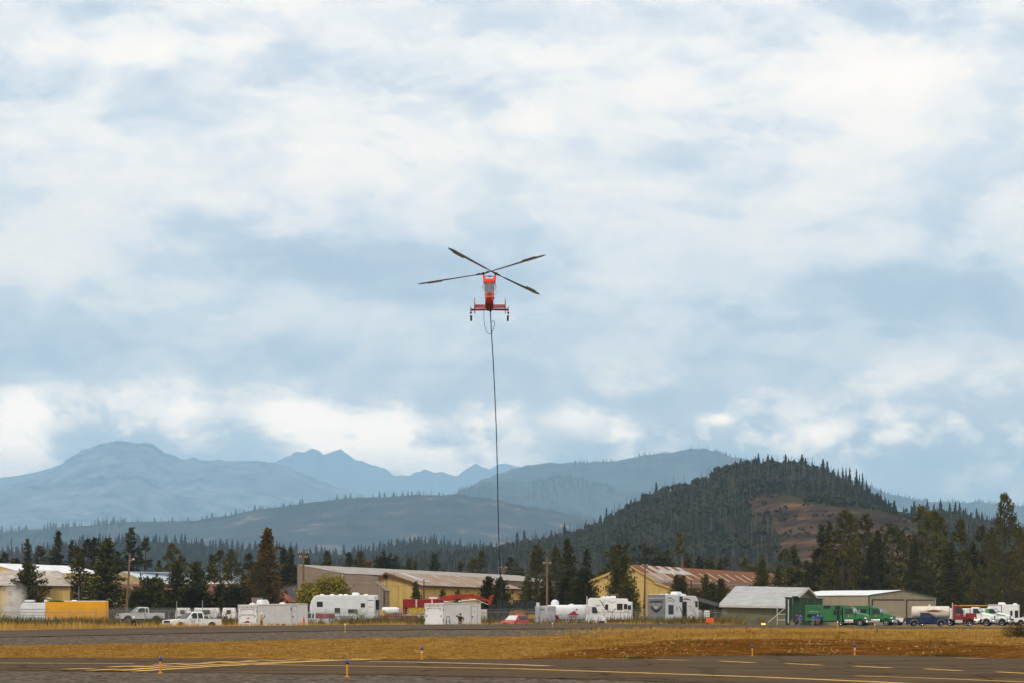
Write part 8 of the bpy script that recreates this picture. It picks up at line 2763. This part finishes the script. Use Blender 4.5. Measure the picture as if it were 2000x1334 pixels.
M_straw = mat('straw', (.54, .33, .085), .85, var=0, scale=.5, col2=(.28, .15, .028), spec=.0)
M_gold = mat('gold_stubble', (.39, .22, .050), .85, var=0, scale=1.1, col2=(.10, .045, .007), spec=.0)
M_weed = mat('green_weed', (.115, .095, .020), .85, var=0, scale=.5, col2=(.055, .045, .012), spec=.0)
pts = []
for i in range(34000):
    u = rnd.uniform(-80, 2080)
    e = float(np.interp(u, EU, EY))
    Y = e + (YA + 2 - e) * rnd.random()
    X = xat(u, Y)
    zn = soil_zone(u, X, Y)
    if rnd.random() < zn * 0.80 or noise.noise((X * .35, Y * .5, 17)) < -.30:
        continue
    pts.append((X, Y, zg(X, Y) - .01, rnd.uniform(.04, .10) if u < 1100 or zn > .3 else rnd.uniform(.06, .16)))
tufts('verge_stubble', pts, M_gold, 'short golden stubble grass on the verge', 4, .10)
pts = []
for i in range(15000):
    u = rnd.uniform(1000, 2080)
    Y = rnd.uniform(YA - 10, YB - 3)
    X = xat(u, Y)
    if rnd.random() > np.clip((u - 1050) / 300, .03, 1) or noise.noise((X * .4, Y * .4, 3)) < -.28:
        continue
    pts.append((X, Y, zg(X, Y) - .02, rnd.uniform(.07, .19) * (1 + .6 * noise.noise((X * .25, Y * .3, 8)))))
tufts('bank_top_grass', pts, M_straw, 'pale dry grass along the top of the red bank', 5, .10)
pts = []
for i in range(600):
    u = rnd.uniform(1150, 2060)
    Y = rnd.uniform(124, YA + 8)
    X = xat(u, Y)
    if noise.noise((X * .3, Y * .3, 13)) > .28:
        pts.append((X, Y, zg(X, Y) - .02, rnd.uniform(.12, .3)))
for cx_, Y0, n in ((1520, 117.5, 120), (1235, 109, 60), (1840, 115, 80), (1880, 114, 60), (1570, 117, 70)):
    for i in range(n):
        X = xat(cx_ + rnd.gauss(0, 22), Y0)
        Y = Y0 + rnd.uniform(-.2, .6)
        pts.append((X, Y, .0, rnd.uniform(.05, .13)))
tufts('bank_weeds', pts, M_weed, 'low green weeds on the red bank and at the pavement edge', 7, .12, .8)
pts = []
for i in range(22000):
    u = rnd.uniform(-60, 2060)
    Y = rnd.uniform(YC + 3, 330 if u < 1430 else 392)
    X = xat(u, Y)
    pts.append((X, Y, zg(X, Y) - .06, rnd.uniform(.35, .95) * (1 if Y > YD - 8 else .35) * (1 if u < 1430 else .22) * (1 + .4 * noise.noise((X * .2, Y * .1, 2)))))
tufts('field_grass', pts, M_straw, 'tall yellow grass between the runway and the fence', 5, .14)
pts = []
for i in range(9000):
    u = rnd.uniform(-60, 1420)
    Y = rnd.uniform(306, 334)
    X = xat(u, Y)
    if noise.noise((X * .12, Y * .1, 21)) < -.12 or 950 < u < 1065 and Y < 330 and rnd.random() < .93:
        continue
    pts.append((X, Y, zg(X, Y) - .06, rnd.uniform(.6, 1.55) * (.75 if 220 < u < 330 else 1) * (1 + .35 * noise.noise((X * .15, Y * .1, 31)))))
M_brush = mat('brown_brush', (.190, .135, .042), .9, var=0, scale=.30, col2=(.075, .062, .020), spec=.0)
tufts('fence_brush', pts, M_brush, 'brown-green brush growing along the fence', 11, .20, .9)


pts = []
for i in range(5200):
    u = rnd.uniform(-60, 2060)
    e = float(np.interp(u, EU, EY))
    Y = e + .3 + (YA - 2 - e) * rnd.random()
    X = xat(u, Y)
    if noise.noise((X * .25, Y * .3, 41)) > (-.05 if 600 < u < 1150 else .12):
        pts.append((X, Y, zg(X, Y) - .02, rnd.uniform(.05, .15), 1.0))
clods = joined_wood('verge_clods', pts, [(np.array([(0, 0, .75), (.6, .1, .1), (-.2, .55, .1), (-.55, -.1, .1), (.1, -.55, .15)]), np.array([(0, 1, 2), (0, 2, 3), (0, 3, 4), (0, 4, 1)]))],
                    mat('clod', (.36, .23, .075), .95, var=0, scale=1.0, col2=(.075, .040, .012), spec=0), 'loose clods and stones on the verge')
clods['category'] = 'gravel'


def shrub(px, Y, w, h, label, m, seed, z0=0.0, leaf=.09, n=20, leaves=80):
    return broadleaf(px, Y, h, w, label, 'shrub', seed, .06, m, n, leaves, leaf, z0, 'shrub', 'foliage')


M_sagebrush = mat('sage_leaves', (.115, .120, .026), .85, var=0, scale=1.0, col2=(.050, .055, .012), spec=.1)
M_lime = mat('lime_leaves', (.20, .22, .03), .8, var=0, scale=1.0, col2=(.09, .11, .014), spec=.1)
M_brownsage = mat('brown_sage_leaves', (.13, .085, .022), .85, var=0, scale=1.0, col2=(.05, .04, .010), spec=.1)
for i, (px, Y, w, h, m, lb) in enumerate(((1020, 334, 4.6, 2.35, M_lime, 'lime green rounded bush behind the red car'), (742 - 60, 318, 2.2, 1.5, M_lime, 'yellow-green bush before the travel trailer'),
                                          (703, 326, 1.6, 2.9, M_lime, 'light green sapling before the travel trailer'), (826, 306, 1.4, 1.7, M_sagebrush, 'small bush at the left edge of the shorter trailer'),
                                          (315, 318, 2.4, 1.7, M_sagebrush, 'green-brown bush left of the white crew-cab pickup'), (165, 316, 5.5, 1.55, M_brownsage, 'wide brown bush below the yellow box body'),
                                          (205, 317, 4.0, 1.6, M_brownsage, 'brown bush at the right end of the yellow box body'), (455, 318, 2.2, 1.5, M_brownsage, 'brown bush left of the long cargo trailer'),
                                          (288, 315, 2.2, 1.6, M_brownsage, 'brown bush between crouching person and white pickup'), (1447, 418, 4.6, 2.0, M_sagebrush, 'grey-green bush before the sage hangar, left one'),
                                          (1484, 418, 2.6, 1.6, M_sagebrush, 'grey-green bush before the sage hangar, right one'), (1240, 322, 2.4, 1.4, M_lime, 'pale green bush in the brush right of the tank truck'),
                                          (1398, 330, 2.4, 1.5, M_lime, 'pale green bush right of the orange marker board'))):
    shrub(px, Y, w, h, lb, m, 400 + i)
X = xat(1988, 138)
shrub(1988, 138, 1.75, 1.15, 'dark green round shrub on the bank at the right picture edge', mat('dark_shrub_leaves', (.062, .055, .012), .8, var=0, scale=2.0, col2=(.020, .020, .006), spec=.1), 431, zg(X, 138) - .35, .05, 40, 150)
# ------------------------------------------------------------------ the smoky air
hz = MB()
hz.box(-14000, 14000, -5000, 40000, -3.5, 2080)
hm = bpy.data.materials.new('haze')
hm.use_nodes = True
t = hm.node_tree
t.nodes.clear()
pv = nd(t, 'ShaderNodeVolumePrincipled')
pv.inputs['Color'].default_value = (0.46, 0.74, 0.995, 1)
pv.inputs['Density'].default_value = 6.0e-5
pv.inputs['Anisotropy'].default_value = 0.0
mo = nd(t, 'ShaderNodeOutputMaterial')
lk(t, pv.outputs[0], mo.inputs['Volume'])
haze = hz.build('haze', hm)
tag(haze, 'pale blue smoke haze filling the valley', 'haze', kind='stuff')
